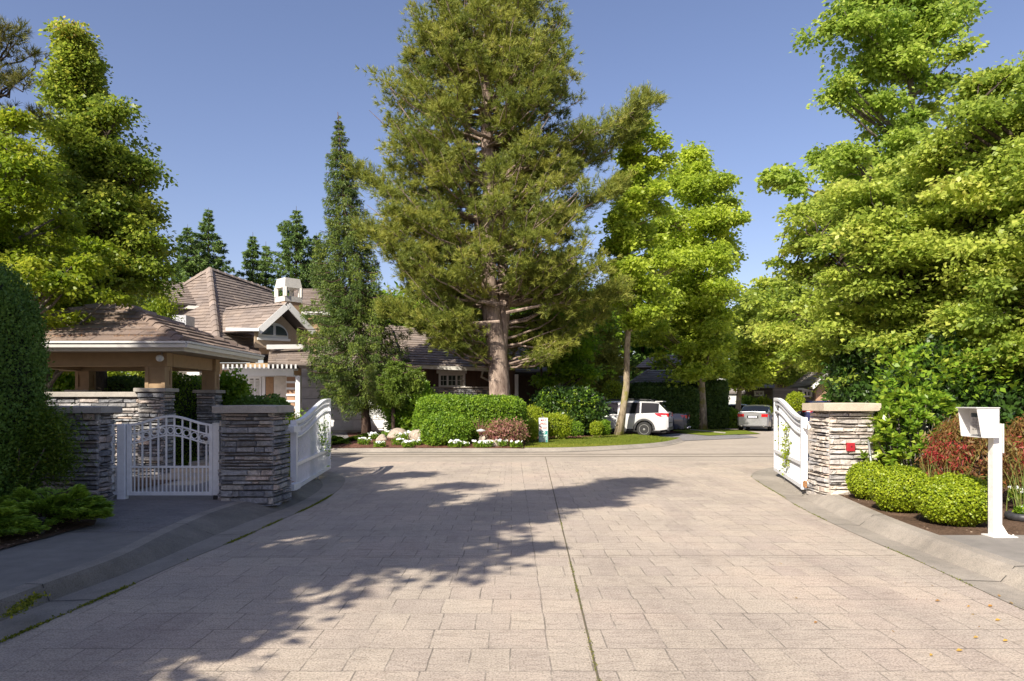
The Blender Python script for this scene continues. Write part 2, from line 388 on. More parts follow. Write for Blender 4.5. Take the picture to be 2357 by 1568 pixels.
def pine(t, base, prof, trunk, nbr, tufts, mat, bark, seed, needle=.17, per=16, nw=.008, lean=None, stems=None, depth=.85, cone=True, up=.55, cl=.5, lump=.25, boughs=4, tpb=16, bs=.42, front=None):
    rg=np.random.default_rng(seed); bx,by,bz=base; z0,z1=prof[0][0],prof[-1][0]; lf=lumps(rg,6,(.5,2.2))
    zz=np.linspace(z0,z1,200); Lr,Rr=interp_prof(prof,zz); w=(Lr+Rr)**1.15+.2; w/=w.sum()
    r0,zt=trunk; wd=MB()
    stems = stems or [[(0,0,bz),(0,0,zt)]]
    allst=[]
    for si,st in enumerate(stems):
        zs_=[s[2] for s in st]; n=16; pts=[]; rad=[]
        for i in range(n):
            q=zs_[0]+(zs_[-1]-zs_[0])*i/(n-1); x=np.interp(q,zs_,[s[0] for s in st]); y=np.interp(q,zs_,[s[1] for s in st])
            pts.append((bx+x+.04*math.sin(q*1.3+si),by+y,q)); tt=(q-bz)/(zt-bz); rad.append(max(.02,(st[0][3] if len(st[0])>3 else r0)*(1-tt)**.9+.02)*(1.35 if i==0 and si==0 else 1))
        wd.tube(pts,rad,12); allst.append(pts)
    tc=[]; td=[]; tg=[]
    for b in range(nbr):
        z=rg.choice(zz,p=w); az=rg.uniform(0,2*np.pi); Lx,Rx=interp_prof(prof,z); rx=Rx if math.cos(az)>0 else Lx
        rr=(1-lump*.4+lump*1.5*float(lf(az,z)))*rg.uniform(.72,1.05)
        tip=np.array([bx+rr*rx*math.cos(az), by+rr*depth*(Lx+Rx)/2*math.sin(az), z])
        if front and tip[1]<by-.3 and z<front[0] and tip[0]>bx-front[1]: continue
        st=allst[rg.integers(0,len(allst))]; rr_=math.hypot(tip[0]-bx,tip[1]-by); zb=min(max(z-rr_*rg.uniform(.05,.5), z0*.85), st[-1][2]-.3)
        k=int(np.clip((zb-st[0][2])/(st[-1][2]-st[0][2])*(len(st)-1),0,len(st)-1)); p0=np.array(st[k]); zb=p0[2]
        mid=(p0*.45+tip*.55); mid[2]=zb+(z-zb)*.15-.05*rr_
        pts=[(1-s)**2*p0+2*s*(1-s)*mid+s*s*tip for s in np.linspace(0,1,8)]
        pts=[q+rg.normal(size=3)*.05*(0<i<7) for i,q in enumerate(pts)]
        rb=.018+.012*rr_; wd.tube(pts,[rb*(1-i/7)+.008 for i in range(8)],5,cap=False)
        nt_=max(2,int(round(boughs*(.5+.6*rr_/max(1e-3,np.mean(Lr+Rr)/2)))))
        for q in 1-rg.uniform(0,1,nt_)**1.25*.66:
            i=min(6,int(q*7)); fr=q*7-i; c=pts[i]*(1-fr)+pts[i+1]*fr; d=pts[min(i+1,7)]-pts[max(i-1,0)]; d/=np.linalg.norm(d)+1e-6
            sd=rg.normal(size=3)*np.array([1,1,.3]); sd/=np.linalg.norm(sd); c2=c+sd*rg.uniform(.1,cl)*(1.3-q)+np.array([0,0,.10]); wd.tube([c,(c+c2)/2+np.array([0,0,-.03]),c2],[.016,.012,.007],4,cap=False)
            br=bs*rg.uniform(.6,1.3); k=int(tpb*rg.uniform(.6,1.4)); o_=rg.normal(size=(k,3))*.5*br*np.array([1,1,.5]); tc+=list(c2+o_); td+=list(unit(o_*1.6/br+d*.45+np.array([0,0,up])+rg.normal(size=(k,3))*.25)); tg+=[rg.uniform()]*k
    wd.build('trunk', bark, t, smooth=True, fix=False)
    tc=np.array(tc); td=np.array(td); n=len(tc); C=np.repeat(tc,per,0); D=np.repeat(td,per,0)
    a=rg.uniform(0,.28,len(C))[:,None]*needle*1.6; C=C+D*(a-needle*.35); D2=unit(D*.85+rg.normal(size=D.shape)*.5)
    V=blades(C,D2,needle*rg.uniform(.7,1.25,len(C)),np.full(len(C),nw),rg)
    tv=np.array(tg); var=np.clip(np.repeat(tv,per)*.6+rg.uniform(0,1,len(C))*.4,0,1)
    return np_mesh('crown',V,4,mat,t,var=var)
def spruce(t, base, prof, trunk, mat, bark, seed, dz=.22, per=6, dens=60, leaf=.13, aspect=.16, lean=None, depth=.9, hang=.8, tipup=.25, drop=.35, lump=.25, trunk_name='trunk'):
    """whorled boughs with hanging sprays"""
    rg=np.random.default_rng(seed); bx,by,bz=base; r0,zt=trunk; z0,z1=prof[0][0],prof[-1][0]; lf=lumps(rg,6,(.6,2.5)); wd=MB()
    ax=lambda z:(bx+(np.interp(z,[l[0] for l in lean],[l[1] for l in lean]) if lean else 0), by)
    pts=[(*ax(q),q) for q in np.linspace(bz,zt,14)]; wd.tube(pts,[r0*(1-i/13.)**.9*(1.35 if i==0 else 1)+.012 for i in range(14)],9)
    C=[];D=[];Vr=[]; z=z0
    while z<z1:
        L_,R_=interp_prof(prof,z); k=per if (z1-z)>1.5 else 4; ph=rg.uniform(0,6.28)
        for j in range(k):
            az=ph+2*math.pi*j/k+rg.uniform(-.3,.3); rx=R_ if math.cos(az)>0 else L_; rr=(1-lump*.3+lump*1.4*float(lf(az,z)))*rg.uniform(.78,1.15)
            x1=rr*rx*math.cos(az); y1=rr*depth*(L_+R_)/2*math.sin(az); ln=math.hypot(x1,y1); 
            if ln<.05: continue
            a=ax(z); zb=z+drop*ln*.6; p0=np.array([a[0],a[1],zb]); tip=np.array([a[0]+x1,a[1]+y1,z-drop*ln*.25+tipup*ln*.3]); mid=(p0+tip)/2; mid[2]=z-drop*ln*.45
            ss=np.linspace(0,1,7); bp=[(1-s)**2*p0+2*s*(1-s)*mid+s*s*tip for s in ss]
            wd.tube(bp,[.012+.008*ln*(1-s) for s in ss],4,cap=False)
            m=int(dens*ln)+6; s=rg.uniform(.12,1,m)**.75; bpa=np.array(bp); ii=np.minimum(5,(s*6).astype(int)); fr=(s*6-ii)[:,None]; c=bpa[ii]*(1-fr)+bpa[ii+1]*fr
            d=unit(bpa[ii+1]-bpa[ii]); sd=unit(np.cross(d,np.array([[0,0,1.]]))); wdt=(.10+.30*ln*(1-s)*.6)*rg.uniform(-1,1,m)
            c=c+sd*wdt[:,None]; c[:,2]-=np.abs(rg.normal(size=m))*hang*.18*min(1,ln)+np.abs(wdt)*.35
            dd=unit(d*.55+sd*np.sign(wdt)[:,None]*.35+np.stack([rg.normal(size=m)*.25,rg.normal(size=m)*.25,-hang*rg.uniform(.2,1,m)],1))
            C.append(c); D.append(dd); Vr.append(np.clip(rg.uniform()*.5+.5*rg.uniform(0,1,m),0,1))
        z+=dz*rg.uniform(.7,1.3)*(1 if z<z1-2 else .7)
    wd.build(trunk_name,bark,t,smooth=True,fix=False)
    C=np.vstack(C);D=np.vstack(D);v=np.concatenate(Vr); n=len(C); L=leaf*rg.uniform(.7,1.4,n)
    # each spray is three narrow kites fanned about its twig
    S=unit(np.cross(D,rg.normal(size=(n,3)))); out=[];vv=[]
    for q in (-.55,0,.55):
        out.append(kites(C,unit(D+S*q),unit(rg.normal(size=(n,3))+np.array([0,0,.6])),L,L*aspect).reshape(-1,4,3)); vv.append(np.clip(v+.1*q,0,1))
    return np_mesh('crown',np.vstack(out).reshape(-1,3),4,mat,t,var=np.concatenate(vv))
def superdir(rg,n,e,hx,hy,hz):
    """points on a superellipsoid shell (area weighted over the box) with outward normals"""
    a=np.array([hy*hz,hy*hz,hx*hz,hx*hz,hx*hy,hx*hy]); fc=rg.choice(6,n,p=a/a.sum()); q=rg.uniform(-1,1,(n,3))
    for k in range(3):
        q[fc==2*k,k]=1; q[fc==2*k+1,k]=-1
    r=(np.abs(q)**e).sum(1)**(1/e); p=q/r[:,None]; nn=np.sign(p)*np.abs(p)**(e-1)/np.array([hx,hy,hz]); return p,unit(nn)
def shrub(t, c, half, e, nleaf, leaf, mat, seed, core=None, rz=0, lump=.06, thick=.10, aspect=.4, bias=.2, name='foliage', zcut=None, shaggy=.0, lf_f=(2,6), core_s=.86, outw=.3, nb=1.0):
    """clipped or natural bush: leaves in a shell over a darker inner mass"""
    rg=np.random.default_rng(seed); h=np.array(half); p,nn=superdir(rg,nleaf,e,*h)
    fs=[(rg.normal(size=3)*rg.uniform(*lf_f),rg.uniform(0,6.28)) for _ in range(6)]
    def lum(q): return sum(np.sin(q@k+ph) for k,ph in fs)/6*1.6
    s=1+lump*lum(p*1.0)
    dp=np.abs(rg.normal(size=nleaf))*thick; pos=p*h*s[:,None]-nn*dp[:,None]+rg.normal(size=(nleaf,3))*leaf*.25
    if shaggy: pos+=nn*(np.abs(rg.normal(size=nleaf))*shaggy)[:,None]
    D=unit(nn*outw+rg.normal(size=(nleaf,3))*.6+np.array([0,0,bias])); Nn=unit(nn*nb+rg.normal(size=(nleaf,3))*.6)
    L=leaf*rg.uniform(.65,1.35,nleaf)
    cr,sr=math.cos(rz),math.sin(rz); Rm=np.array([[cr,-sr,0],[sr,cr,0],[0,0,1]]); c=np.array(c)
    cl=np.clip(.5+.5*lum(p*3.1+7),0,1)
    var=np.clip(cl*.45+rg.uniform(0,1,nleaf)*.55,0,1)
    if zcut is not None:
        k=pos[:,2]+c[2]>zcut; pos,D,Nn,L,var=pos[k],D[k],Nn[k],L[k],var[k]
    V=kites(pos@Rm.T+c, D@Rm.T, Nn@Rm.T, L, L*aspect)
    ex=MB()
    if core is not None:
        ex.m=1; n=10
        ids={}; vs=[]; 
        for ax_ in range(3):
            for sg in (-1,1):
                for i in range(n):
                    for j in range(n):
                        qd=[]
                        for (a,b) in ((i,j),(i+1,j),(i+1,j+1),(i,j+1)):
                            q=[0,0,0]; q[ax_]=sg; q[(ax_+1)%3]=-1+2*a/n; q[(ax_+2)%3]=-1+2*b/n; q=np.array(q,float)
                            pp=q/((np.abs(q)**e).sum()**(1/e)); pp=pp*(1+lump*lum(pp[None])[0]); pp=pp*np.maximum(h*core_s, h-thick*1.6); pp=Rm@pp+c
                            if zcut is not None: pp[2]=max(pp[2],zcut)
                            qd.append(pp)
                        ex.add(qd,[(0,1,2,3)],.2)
    return np_mesh(name,V,4,[mat,core] if core is not None else mat,t,var=var,extra=ex)
def sprigs(t, pts, mat, seed, n=14, leaf=.07, aspect=.28, spread=.12, name='foliage', up=.4, stem=None, core=None, whorl=False):
    """leaf rosettes at given points"""
    rg=np.random.default_rng(seed); pts=np.array(pts); k=len(pts); C=np.repeat(pts,n,0); m=len(C)
    d=unit(rg.normal(size=(m,3))*np.array([1,1,.45])+np.array([0,0,up]))
    off=rg.normal(size=(m,3))*spread*(0.25 if whorl else 1); L=leaf*rg.uniform(.7,1.3,m)
    Nn=unit(rg.normal(size=(m,3))*.5+np.array([0,0,1])); V=kites(C+off,d,Nn,L,L*aspect)
    var=np.clip(np.repeat(rg.uniform(0,1,k),n)*.5+rg.uniform(0,1,m)*.5,0,1)
    return np_mesh(name,V,4,mat,t,var=var,extra=stem)
# ------------------------------------------------------------------ masonry, roofs
def stones(mb, p0, p1, z0, z1, nrm, seed, hmin=.03, hmax=.105, lmin=.08, lmax=.44, dj=.042, batter=0):
    """dry-stacked ledge stone on the face p0->p1 (xy), outward normal nrm"""
    rg=random.Random(seed); p0=Vector((*p0,0)); p1=Vector((*p1,0)); d=p1-p0; L=d.length; d.normalize(); n=Vector((*nrm,0)).normalized(); z=z0
    while z<z1-.012:
        h=min(rg.uniform(hmin,hmax),z1-z); 
        if z1-(z+h)<.02: h=z1-z
        x=-rg.uniform(0,lmin)
        while x<L:
            l=rg.uniform(lmin,lmax); a=max(0,x); b=min(L,x+l); x+=l
            if b-a<.015: continue
            o=rg.uniform(0,dj)+.01; zz0=z+rg.uniform(0,.006); zz1=z+h-rg.uniform(.002,.010); hh=h
            j=lambda: rg.uniform(-.012,.012); bt=batter*(z1-z)/(z1-z0)
            def V(s,q,w): return p0+d*(s)+n*(w+bt)+Vector((0,0,q))
            t=.010
            vs=[V(a+.003,zz0,-.05),V(b-.003,zz0,-.05),V(b-.003,zz1,-.05),V(a+.003,zz1,-.05)]
            vs+=[V(a+.003,zz0+abs(j()),o-.012+j()),V(b-.003,zz0+abs(j()),o-.012+j()),V(b-.003,zz1-abs(j()),o-.012+j()),V(a+.003,zz1-abs(j()),o-.012+j())]
            m=(a+b)/2+rg.uniform(-.2,.2)*(b-a)
            vs+=[V(a+.012,zz0+t+abs(j()),o+j()),V(m,zz0+t*.6+abs(j()),o+.006+j()),V(b-.012,zz0+t+abs(j()),o+j()),V(b-.012,zz1-t-abs(j()),o+j()),V(m,zz1-t*.6,o+j()*2),V(a+.012,zz1-t-abs(j()),o+j())]
            fs=[(0,1,5,4),(1,2,6,5),(2,3,7,6),(3,0,4,7),(4,5,10,9,8),(5,6,11,10),(6,7,13,12,11),(7,4,8,13),(8,9,12,13),(9,10,11,12)]
            mb.add(vs,fs,rg.random())
        z+=h
def stone_block(t, x0,x1,y0,y1,z0,z1,seed, mat, core, rz=0, faces='-y+x-x', name='stonework', batter=0):
    mb=MB(); mb.m=1; mb.box(x0+.02,x1-.02,y0+.02,y1-.02,z0,z1-.002,.3); mb.m=0
    if '-y' in faces: stones(mb,(x0-.01,y0),(x1+.01,y0),z0,z1,(0,-1),seed,batter=batter)
    if '+x' in faces: stones(mb,(x1,y0-.01),(x1,y1+.01),z0,z1,(1,0),seed+1,batter=batter)
    if '-x' in faces: stones(mb,(x0,y1+.01),(x0,y0-.01),z0,z1,(-1,0),seed+2,batter=batter)
    if '+y' in faces: stones(mb,(x1+.01,y1),(x0-.01,y1),z0,z1,(0,1),seed+3,batter=batter)
    return mb.build(name,[mat,core],t,fix=False)
class Plane3:
    def __init__(s,a,b,c):
        s.o=Vector(a); s.s=(Vector(b)-s.o).normalized(); n=(Vector(b)-s.o).cross(Vector(c)-s.o).normalized()
        if n.z<0: n=-n
        s.n=n; s.t=n.cross(s.s); 
        if s.t.z<0: s.t=-s.t
    def ray(s,u,v):
        cam=Vector((0,0,EYE)); d=P(u,v,1.0)-cam; k=(s.o-cam).dot(s.n)/d.dot(s.n); return cam+d*k
    def st(s,p): q=Vector(p)-s.o; return (q.dot(s.s),q.dot(s.t))
    def at(s,a,b,h=0): return s.o+s.s*a+s.t*b+s.n*h
def roofface(mb, pl, pts, course=.33, tile=.42, th=.03, seed=0, under=.12):
    """tiles over the planar polygon pts (3D points on plane pl, convex)"""
    rg=random.Random(seed); st=[pl.st(p) for p in pts]
    if sum(st[i][0]*st[(i+1)%len(st)][1]-st[(i+1)%len(st)][0]*st[i][1] for i in range(len(st)))*(1 if pl.s.cross(pl.t).dot(pl.n)>0 else -1)<0: st=st[::-1]
    t0=min(q[1] for q in st); t1=max(q[1] for q in st)
    def span(t):
        xs=[]
        for i in range(len(st)):
            (a,b),(c,d)=st[i],st[(i+1)%len(st)]
            if abs(d-b)<1e-7:
                if abs(b-t)<1e-6: xs+=[a,c]
                continue
            k=(t-b)/(d-b)
            if -1e-9<=k<=1+1e-9: xs.append(a+(c-a)*k)
        return (min(xs),max(xs)) if xs else None
    mb.m=1; mb.slab([pl.at(a,b,-.01) for a,b in st],under,.2) ; mb.m=0
    n=max(1,round((t1-t0)/course)); ch=(t1-t0)/n
    for i in range(n):
        ta=t0+i*ch; tb=ta+ch; sa=span(ta+1e-5); sb=span(tb-1e-5)
        if not sa or not sb: continue
        x=min(sa[0],sb[0])-rg.uniform(0,tile); xe=max(sa[1],sb[1])
        while x<xe:
            w=tile*rg.uniform(.93,1.07); a0=min(max(x,sa[0]),sa[1]); a1=min(max(x+w,sa[0]),sa[1]); b0=min(max(x,sb[0]),sb[1]); b1=min(max(x+w,sb[0]),sb[1])
            x+=w
            if (a1-a0)<.01 and (b1-b0)<.01: continue
            h=th*rg.uniform(.85,1.25); g=.004; ov=.03; hb=.004
            A0=pl.at(a0+g,ta-ov,h);A1=pl.at(a1-g,ta-ov,h);B1=pl.at(b1-g,tb,hb);B0=pl.at(b0+g,tb,hb)
            C0=pl.at(a0+g,ta-ov,-.012);C1=pl.at(a1-g,ta-ov,-.012)
            mb.add([A0,A1,B1,B0,C0,C1,pl.at(b1-g,tb,-.01),pl.at(b0+g,tb,-.01)],[(0,1,2,3),(4,5,1,0),(5,6,2,1),(7,4,0,3)],rg.random())
def hipcaps(mb, a, b, seed=0, w=.16, step=.33, h=.05, up=Vector((0,0,1))):
    rg=random.Random(seed); a=Vector(a); b=Vector(b); d=b-a; L=d.length; d.normalize(); sd=d.cross(up).normalized(); u=sd.cross(d).normalized()
    n=max(1,int(L/step)); s_=L/n
    for i in range(n):
        p=a+d*(i*s_-.03); q=a+d*((i+1)*s_); k=h*rg.uniform(.9,1.2)
        def ring(c,e,ww): return [c+sd*ww-u*(.06*w/.16), c+sd*ww*.45+u*(e*.8), c+u*(e*1.15), c-sd*ww*.45+u*(e*.8), c-sd*ww-u*(.06*w/.16)]
        r0=ring(p,k+.03,w); r1=ring(q,k-.005,w*.93); bot=[r0[0]-u*.03,r0[4]-u*.03]
        mb.add(r0+r1,[(0,1,6,5),(1,2,7,6),(2,3,8,7),(3,4,9,8),(4,3,2,1,0)],rg.random())
# ------------------------------------------------------------------ palette
C_sidewalk=concmat('walk_concrete',(.25,.23,.205),.3,.2)
C_kerb=concmat('kerb_concrete',(.32,.285,.24),.55,.25,fine=120)
C_street=concmat('street_concrete',(.40,.345,.285),.25,.12,fine=110)
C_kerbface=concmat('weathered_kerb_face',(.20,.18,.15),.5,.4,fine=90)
C_band=concmat('band_concrete',(.36,.315,.27),.25,.15,fine=110)
C_stamp=stampmat('stamped_drive',(.49,.422,.348),.62)
C_stampwalk=stampmat('stamped_walk',(.24,.225,.215),.8,rot=15,bw=.33,bh=.26)
C_drivegrey=stampmat('stamped_grey_drive',(.25,.24,.24),.5,rot=20,bw=.5,bh=.3)
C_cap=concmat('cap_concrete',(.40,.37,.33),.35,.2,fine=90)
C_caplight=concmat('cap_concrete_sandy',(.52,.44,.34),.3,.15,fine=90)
M_soil=groundmat('soil',[(.035,.022,.015),(.11,.07,.045),(.20,.13,.09)],2,35,.03)
M_mulch=groundmat('bark_mulch',[(.04,.018,.012),(.13,.06,.04),(.21,.11,.08)],2,25,.04)
M_lawn=groundmat('lawn_turf',[(.075,.11,.012),(.14,.18,.02),(.23,.23,.03)],.9,60,.02)
M_ground=groundmat('far_ground',[(.05,.06,.02),(.09,.09,.03),(.13,.11,.06)],.5,8,.02)
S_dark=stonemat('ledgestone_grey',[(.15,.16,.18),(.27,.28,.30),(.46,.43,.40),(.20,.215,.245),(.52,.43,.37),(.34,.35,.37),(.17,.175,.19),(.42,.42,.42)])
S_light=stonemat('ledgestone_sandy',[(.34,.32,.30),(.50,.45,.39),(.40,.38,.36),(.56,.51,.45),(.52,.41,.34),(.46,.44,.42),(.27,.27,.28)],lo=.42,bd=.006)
S_core=plain('mortar_dark',(.10,.09,.08),.95)
T_tile=tilemat('roof_tile_brown',[(.17,.125,.10),(.25,.185,.145),(.21,.155,.125),(.30,.23,.18)])
T_tilehouse=tilemat('roof_tile_taupe',[(.185,.15,.128),(.255,.21,.178),(.22,.18,.153),(.295,.245,.21)])
T_tilegrey=tilemat('roof_tile_grey',[(.17,.15,.145),(.26,.235,.22),(.22,.195,.185)])
T_under=plain('roof_underlay',(.045,.035,.03),.9)
W_white=plain('white_paint',(.64,.635,.62),.45,var=.05,nscale=3)
W_gate=plain('white_gate_paint',(.72,.73,.745),.42,var=.09,nscale=11,bmp=.001,bscale=40)
W_post=plain('weathered_white_paint',(.68,.665,.63),.5,var=.12,nscale=14)
W_gutter=plain('gutter_enamel',(.60,.58,.53),.4,var=.05)
W_tan=boardmat('tan_boards',(.33,.22,.12),.12,2)
W_tanplain=plain('tan_timber',(.34,.23,.12),.7,var=.15,nscale=10)
W_brownplain=plain('brown_timber',(.085,.055,.035),.75,var=.2,nscale=8)
W_brown=boardmat('brown_boards',(.10,.055,.038),.26,0)
W_siding=boardmat('grey_brown_siding',(.14,.12,.10),.18,2)
W_soffit=plain('soffit',(.30,.24,.18),.8)
K_black=plain('black_metal',(.015,.015,.017),.5)
K_steel=plain('galvanised_steel',(.35,.36,.37),.45,.6)
K_rust=plain('rusty_metal',(.30,.15,.06),.8,var=.5,nscale=30)
K_red=plain('red_enamel',(.33,.018,.025),.4,var=.1)
K_grey=plain('grey_plastic',(.30,.28,.26),.5)
G_win=glassmat('window_glass',(.03,.04,.045),.04)
G_dark=glassmat('car_glass',(.010,.012,.014),.03,.22)
# leaves
Lf_pine=leafmat('pine_needles',[(.06,.085,.016),(.13,.16,.026),(.22,.24,.04),(.31,.285,.06)],.25,.5,gain=1.2)
Lf_pineB=leafmat('pine_needles_dark',[(.04,.055,.012),(.08,.09,.02),(.13,.13,.03),(.2,.14,.04)],.2,.5,gain=1.3)
Lf_spruce=leafmat('spruce_needles',[(.03,.055,.015),(.065,.105,.02),(.12,.165,.028),(.20,.23,.035)],.2,.5,gain=1.15)
Lf_firfar=leafmat('fir_needles',[(.03,.055,.016),(.055,.09,.02),(.09,.13,.028)],.2,.5,gain=1.9)
Lf_gum=leafmat('gum_leaves',[(.09,.14,.016),(.185,.24,.025),(.28,.33,.038),(.37,.41,.065)],.45,.42,gain=1.4)
Lf_gumtop=leafmat('gum_leaves_upper',[(.08,.14,.02),(.16,.225,.032),(.245,.305,.05),(.35,.38,.08)],.42,.42,gain=1.35)
Lf_beam=leafmat('hornbeam_leaves',[(.07,.115,.018),(.14,.195,.028),(.225,.28,.042),(.32,.36,.065),(.36,.35,.08)],.4,.42,gain=1.28)
Lf_left=leafmat('left_tree_leaves',[(.05,.09,.012),(.105,.155,.018),(.175,.22,.026),(.26,.28,.04),(.42,.31,.06)],.42,.42,gain=1.22)
Lf_lime=leafmat('lime_tree_leaves',[(.07,.115,.008),(.13,.185,.012),(.20,.24,.016),(.28,.28,.03)],.42,.45,gain=1.25)
Lf_maple=leafmat('maple_leaves',[(.05,.10,.008),(.085,.16,.01),(.13,.21,.015),(.2,.27,.02)],.42,.45,gain=1.3)
Lf_thuja=leafmat('thuja_leaves',[(.025,.05,.010),(.045,.085,.014),(.075,.125,.02)],.2,.55,gain=2.2)
Lf_jun=leafmat('juniper_leaves',[(.05,.10,.012),(.10,.17,.018),(.17,.26,.025),(.24,.32,.03)],.25,.5,gain=1.4)
Lf_yew=leafmat('yew_leaves',[(.04,.085,.008),(.075,.14,.01),(.13,.21,.015),(.20,.27,.02)],.25,.5,gain=1.35)
Lf_hedge=leafmat('hedge_leaves',[(.02,.045,.010),(.04,.075,.014),(.07,.11,.018)],.2,.55,gain=1.5)
Lf_box=leafmat('boxwood_leaves',[(.085,.13,.008),(.16,.225,.010),(.25,.31,.015),(.35,.39,.025)],.18,.42,gain=1.05)
Lf_rhod=leafmat('rhododendron_leaves',[(.045,.10,.010),(.09,.165,.014),(.155,.225,.02),(.26,.28,.03)],.3,.32,.5,gain=1.4)
Lf_rhoddark=leafmat('laurel_leaves',[(.018,.045,.008),(.035,.075,.012),(.06,.11,.015)],.2,.32,.5,gain=1.15)
Lf_red=leafmat('red_maple_leaves',[(.09,.045,.025),(.15,.06,.03),(.17,.10,.03),(.13,.13,.03),(.30,.03,.03)],.35,.5,gain=1.3)
Lf_redbright=leafmat('scarlet_leaves',[(.22,.025,.025),(.36,.045,.045),(.17,.05,.03)],.3,.5)
Lf_spirea=leafmat('spirea_leaves',[(.10,.13,.03),(.16,.13,.05),(.26,.11,.10),(.34,.15,.14)],.3,.5,gain=1.2)
Lf_ygreen=leafmat('yellow_green_leaves',[(.12,.17,.012),(.20,.25,.015),(.30,.32,.02)],.35,.5,gain=1.3)
Lf_grass=leafmat('grass_blades',[(.09,.13,.012),(.17,.20,.02),(.27,.25,.035)],.3,.6)
Lf_iris=leafmat('iris_blades',[(.10,.16,.03),(.17,.24,.05),(.27,.28,.08)],.35,.5)
Lf_moss=leafmat('moss_tufts',[(.06,.08,.008),(.13,.16,.012),(.24,.24,.02)],.2,.8)
Lf_flower=leafmat('white_petals',[(.70,.70,.72),(.82,.82,.84),(.88,.88,.88)],.25,.6)
Lf_fallen=leafmat('fallen_leaf',[(.40,.20,.04),(.45,.30,.06),(.25,.13,.05)],.2,.7)
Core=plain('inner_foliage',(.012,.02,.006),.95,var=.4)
B_pine=barkmat('pine_bark',(.11,.075,.06),(.46,.36,.29),5)
B_gum=barkmat('gum_bark',(.10,.075,.05),(.50,.41,.29),5,moss=(.22,.20,.05))
B_grey=barkmat('grey_bark',(.09,.08,.07),(.22,.19,.16),8)
B_spruce=barkmat('spruce_bark',(.07,.045,.035),(.17,.12,.095),9)
B_dark=barkmat('dark_bark',(.035,.026,.02),(.10,.08,.06),8)
# ------------------------------------------------------------------ camera, world, sun
cam=bpy.data.cameras.new('camera'); co=bpy.data.objects.new('camera',cam); COL.objects.link(co); sc.camera=co
co.location=(0,0,EYE); co.rotation_euler=(R(90),0,0); cam.sensor_width=36; cam.lens=36*F/2357; cam.shift_y=(V0-784)/2357; cam.clip_end=2000; cam.clip_start=.05
SUN_EL=38.0; SX,SY=-.53,-.848
w=bpy.data.worlds.new('World'); sc.world=w; w.use_nodes=True; nt=w.node_tree
sky=nt.nodes.new('ShaderNodeTexSky'); sky.sky_type='NISHITA'; sky.sun_disc=False; sky.sun_elevation=R(SUN_EL); sky.sun_rotation=math.atan2(SX,SY)
sky.altitude=50; sky.air_density=1.0; sky.dust_density=1.2; sky.ozone_density=3.2
hz=mixc(nt,sky.outputs[0],(1.16,.97,1.0),1.0,'MULTIPLY'); nt.links.new(hz,nt.nodes['Background'].inputs[0]); nt.nodes['Background'].inputs[1].default_value=.084
sl=bpy.data.lights.new('sun','SUN'); sl.energy=4.6; sl.angle=R(.53); sl.color=(1,.925,.80); so=bpy.data.objects.new('sun',sl); COL.objects.link(so)
ce=math.cos(R(SUN_EL)); sv=Vector((SX*ce,SY*ce,math.sin(R(SUN_EL)))).normalized(); so.rotation_euler=sv.to_track_quat('Z','Y').to_euler(); so.location=sv*60
sc.view_settings.view_transform='Standard'; sc.view_settings.look='None'; sc.view_settings.exposure=.94; sc.view_settings.gamma=1
# ------------------------------------------------------------------ ground, drive, kerbs
def flat(name, pts, z, mat, kind='structure'):
    mb=MB(); mb.poly([(p[0],p[1],z if len(p)<3 else p[2]) for p in pts]); o=mb.build(name,mat,None)
    if o.data.polygons[0].normal.z<0: o.data.flip_normals()
    return tag(o,kind=kind)
def smooth_path(pts, n=6):
    P_=[Vector(p) for p in pts]; out=[]
    for i in range(len(P_)-1):
        p0=P_[max(i-1,0)];p1=P_[i];p2=P_[i+1];p3=P_[min(i+2,len(P_)-1)]
        for k in range(n):
            t=k/n; out.append(.5*((2*p1)+(-p0+p2)*t+(2*p0-5*p1+4*p2-p3)*t*t+(-p0+3*p1-3*p2+p3)*t*t*t))
    out.append(P_[-1]); return out
flat('ground',[(-400,-60),(400,-60),(400,900),(-400,900)],-.03,M_ground)
flat('street',[(-60,16.0),(60,16.0),(60,75),(-60,75)],-.012,C_street)
# drive edges (z=0 contact line with the gutters)
AL=smooth_path([(-3.55,-6,0),(-3.50,0,0),(-3.42,4.0,0),(-3.40,4.9,0),(-3.33,6.2,0),(-3.28,7.45,0),(-3.19,8.5,0),(-3.13,9.9,0),(-3.06,11.3,0),(-3.10,12.8,0),(-3.25,14.2,0),(-3.55,15.6,0),(-4.2,16.9,0),(-5.3,17.9,0),(-7.5,18.6,0),(-12,19.0,0)])
BL=smooth_path([(-3.98,-6,0),(-3.93,0,0),(-3.82,4.0,0),(-3.76,5.3,0),(-3.72,6.1,0),(-3.62,7.1,0),(-3.60,8.4,0),(-3.55,9.9,0),(-3.42,11.4,0),(-3.45,12.8,0),(-3.62,14.1,0),(-4.0,15.3,0),(-4.6,16.3,0),(-5.6,17.1,0),(-7.6,17.7,0),(-12,18.1,0)])
CL=smooth_path([(-4.04,-6,.125),(-3.99,0,.125),(-3.88,4.0,.125),(-3.82,5.3,.125),(-3.79,6.1,.125),(-3.75,7.1,.125),(-3.90,8.4,.125),(-4.0,9.9,.125),(-3.90,11.4,.125),(-3.85,12.8,.125),(-3.98,14.0,.125),(-4.3,15.0,.125),(-4.9,15.9,.125),(-5.8,16.6,.125),(-7.7,17.2,.125),(-12,17.6,.125)])
DL=[Vector((p.x-.14,p.y-.03,p.z+.004)) for p in CL]
AR=smooth_path([(3.80,-6,0),(3.82,0,0),(3.90,4.5,0),(3.93,5.65,0),(3.99,6.4,0),(4.08,7.5,0),(4.17,9.2,0),(4.36,11.2,0),(4.62,12.8,0),(4.86,14.4,0),(5.25,16.2,0),(6.2,17.8,0),(7.6,18.6,0),(10,19.1,0),(16,19.5,0)])
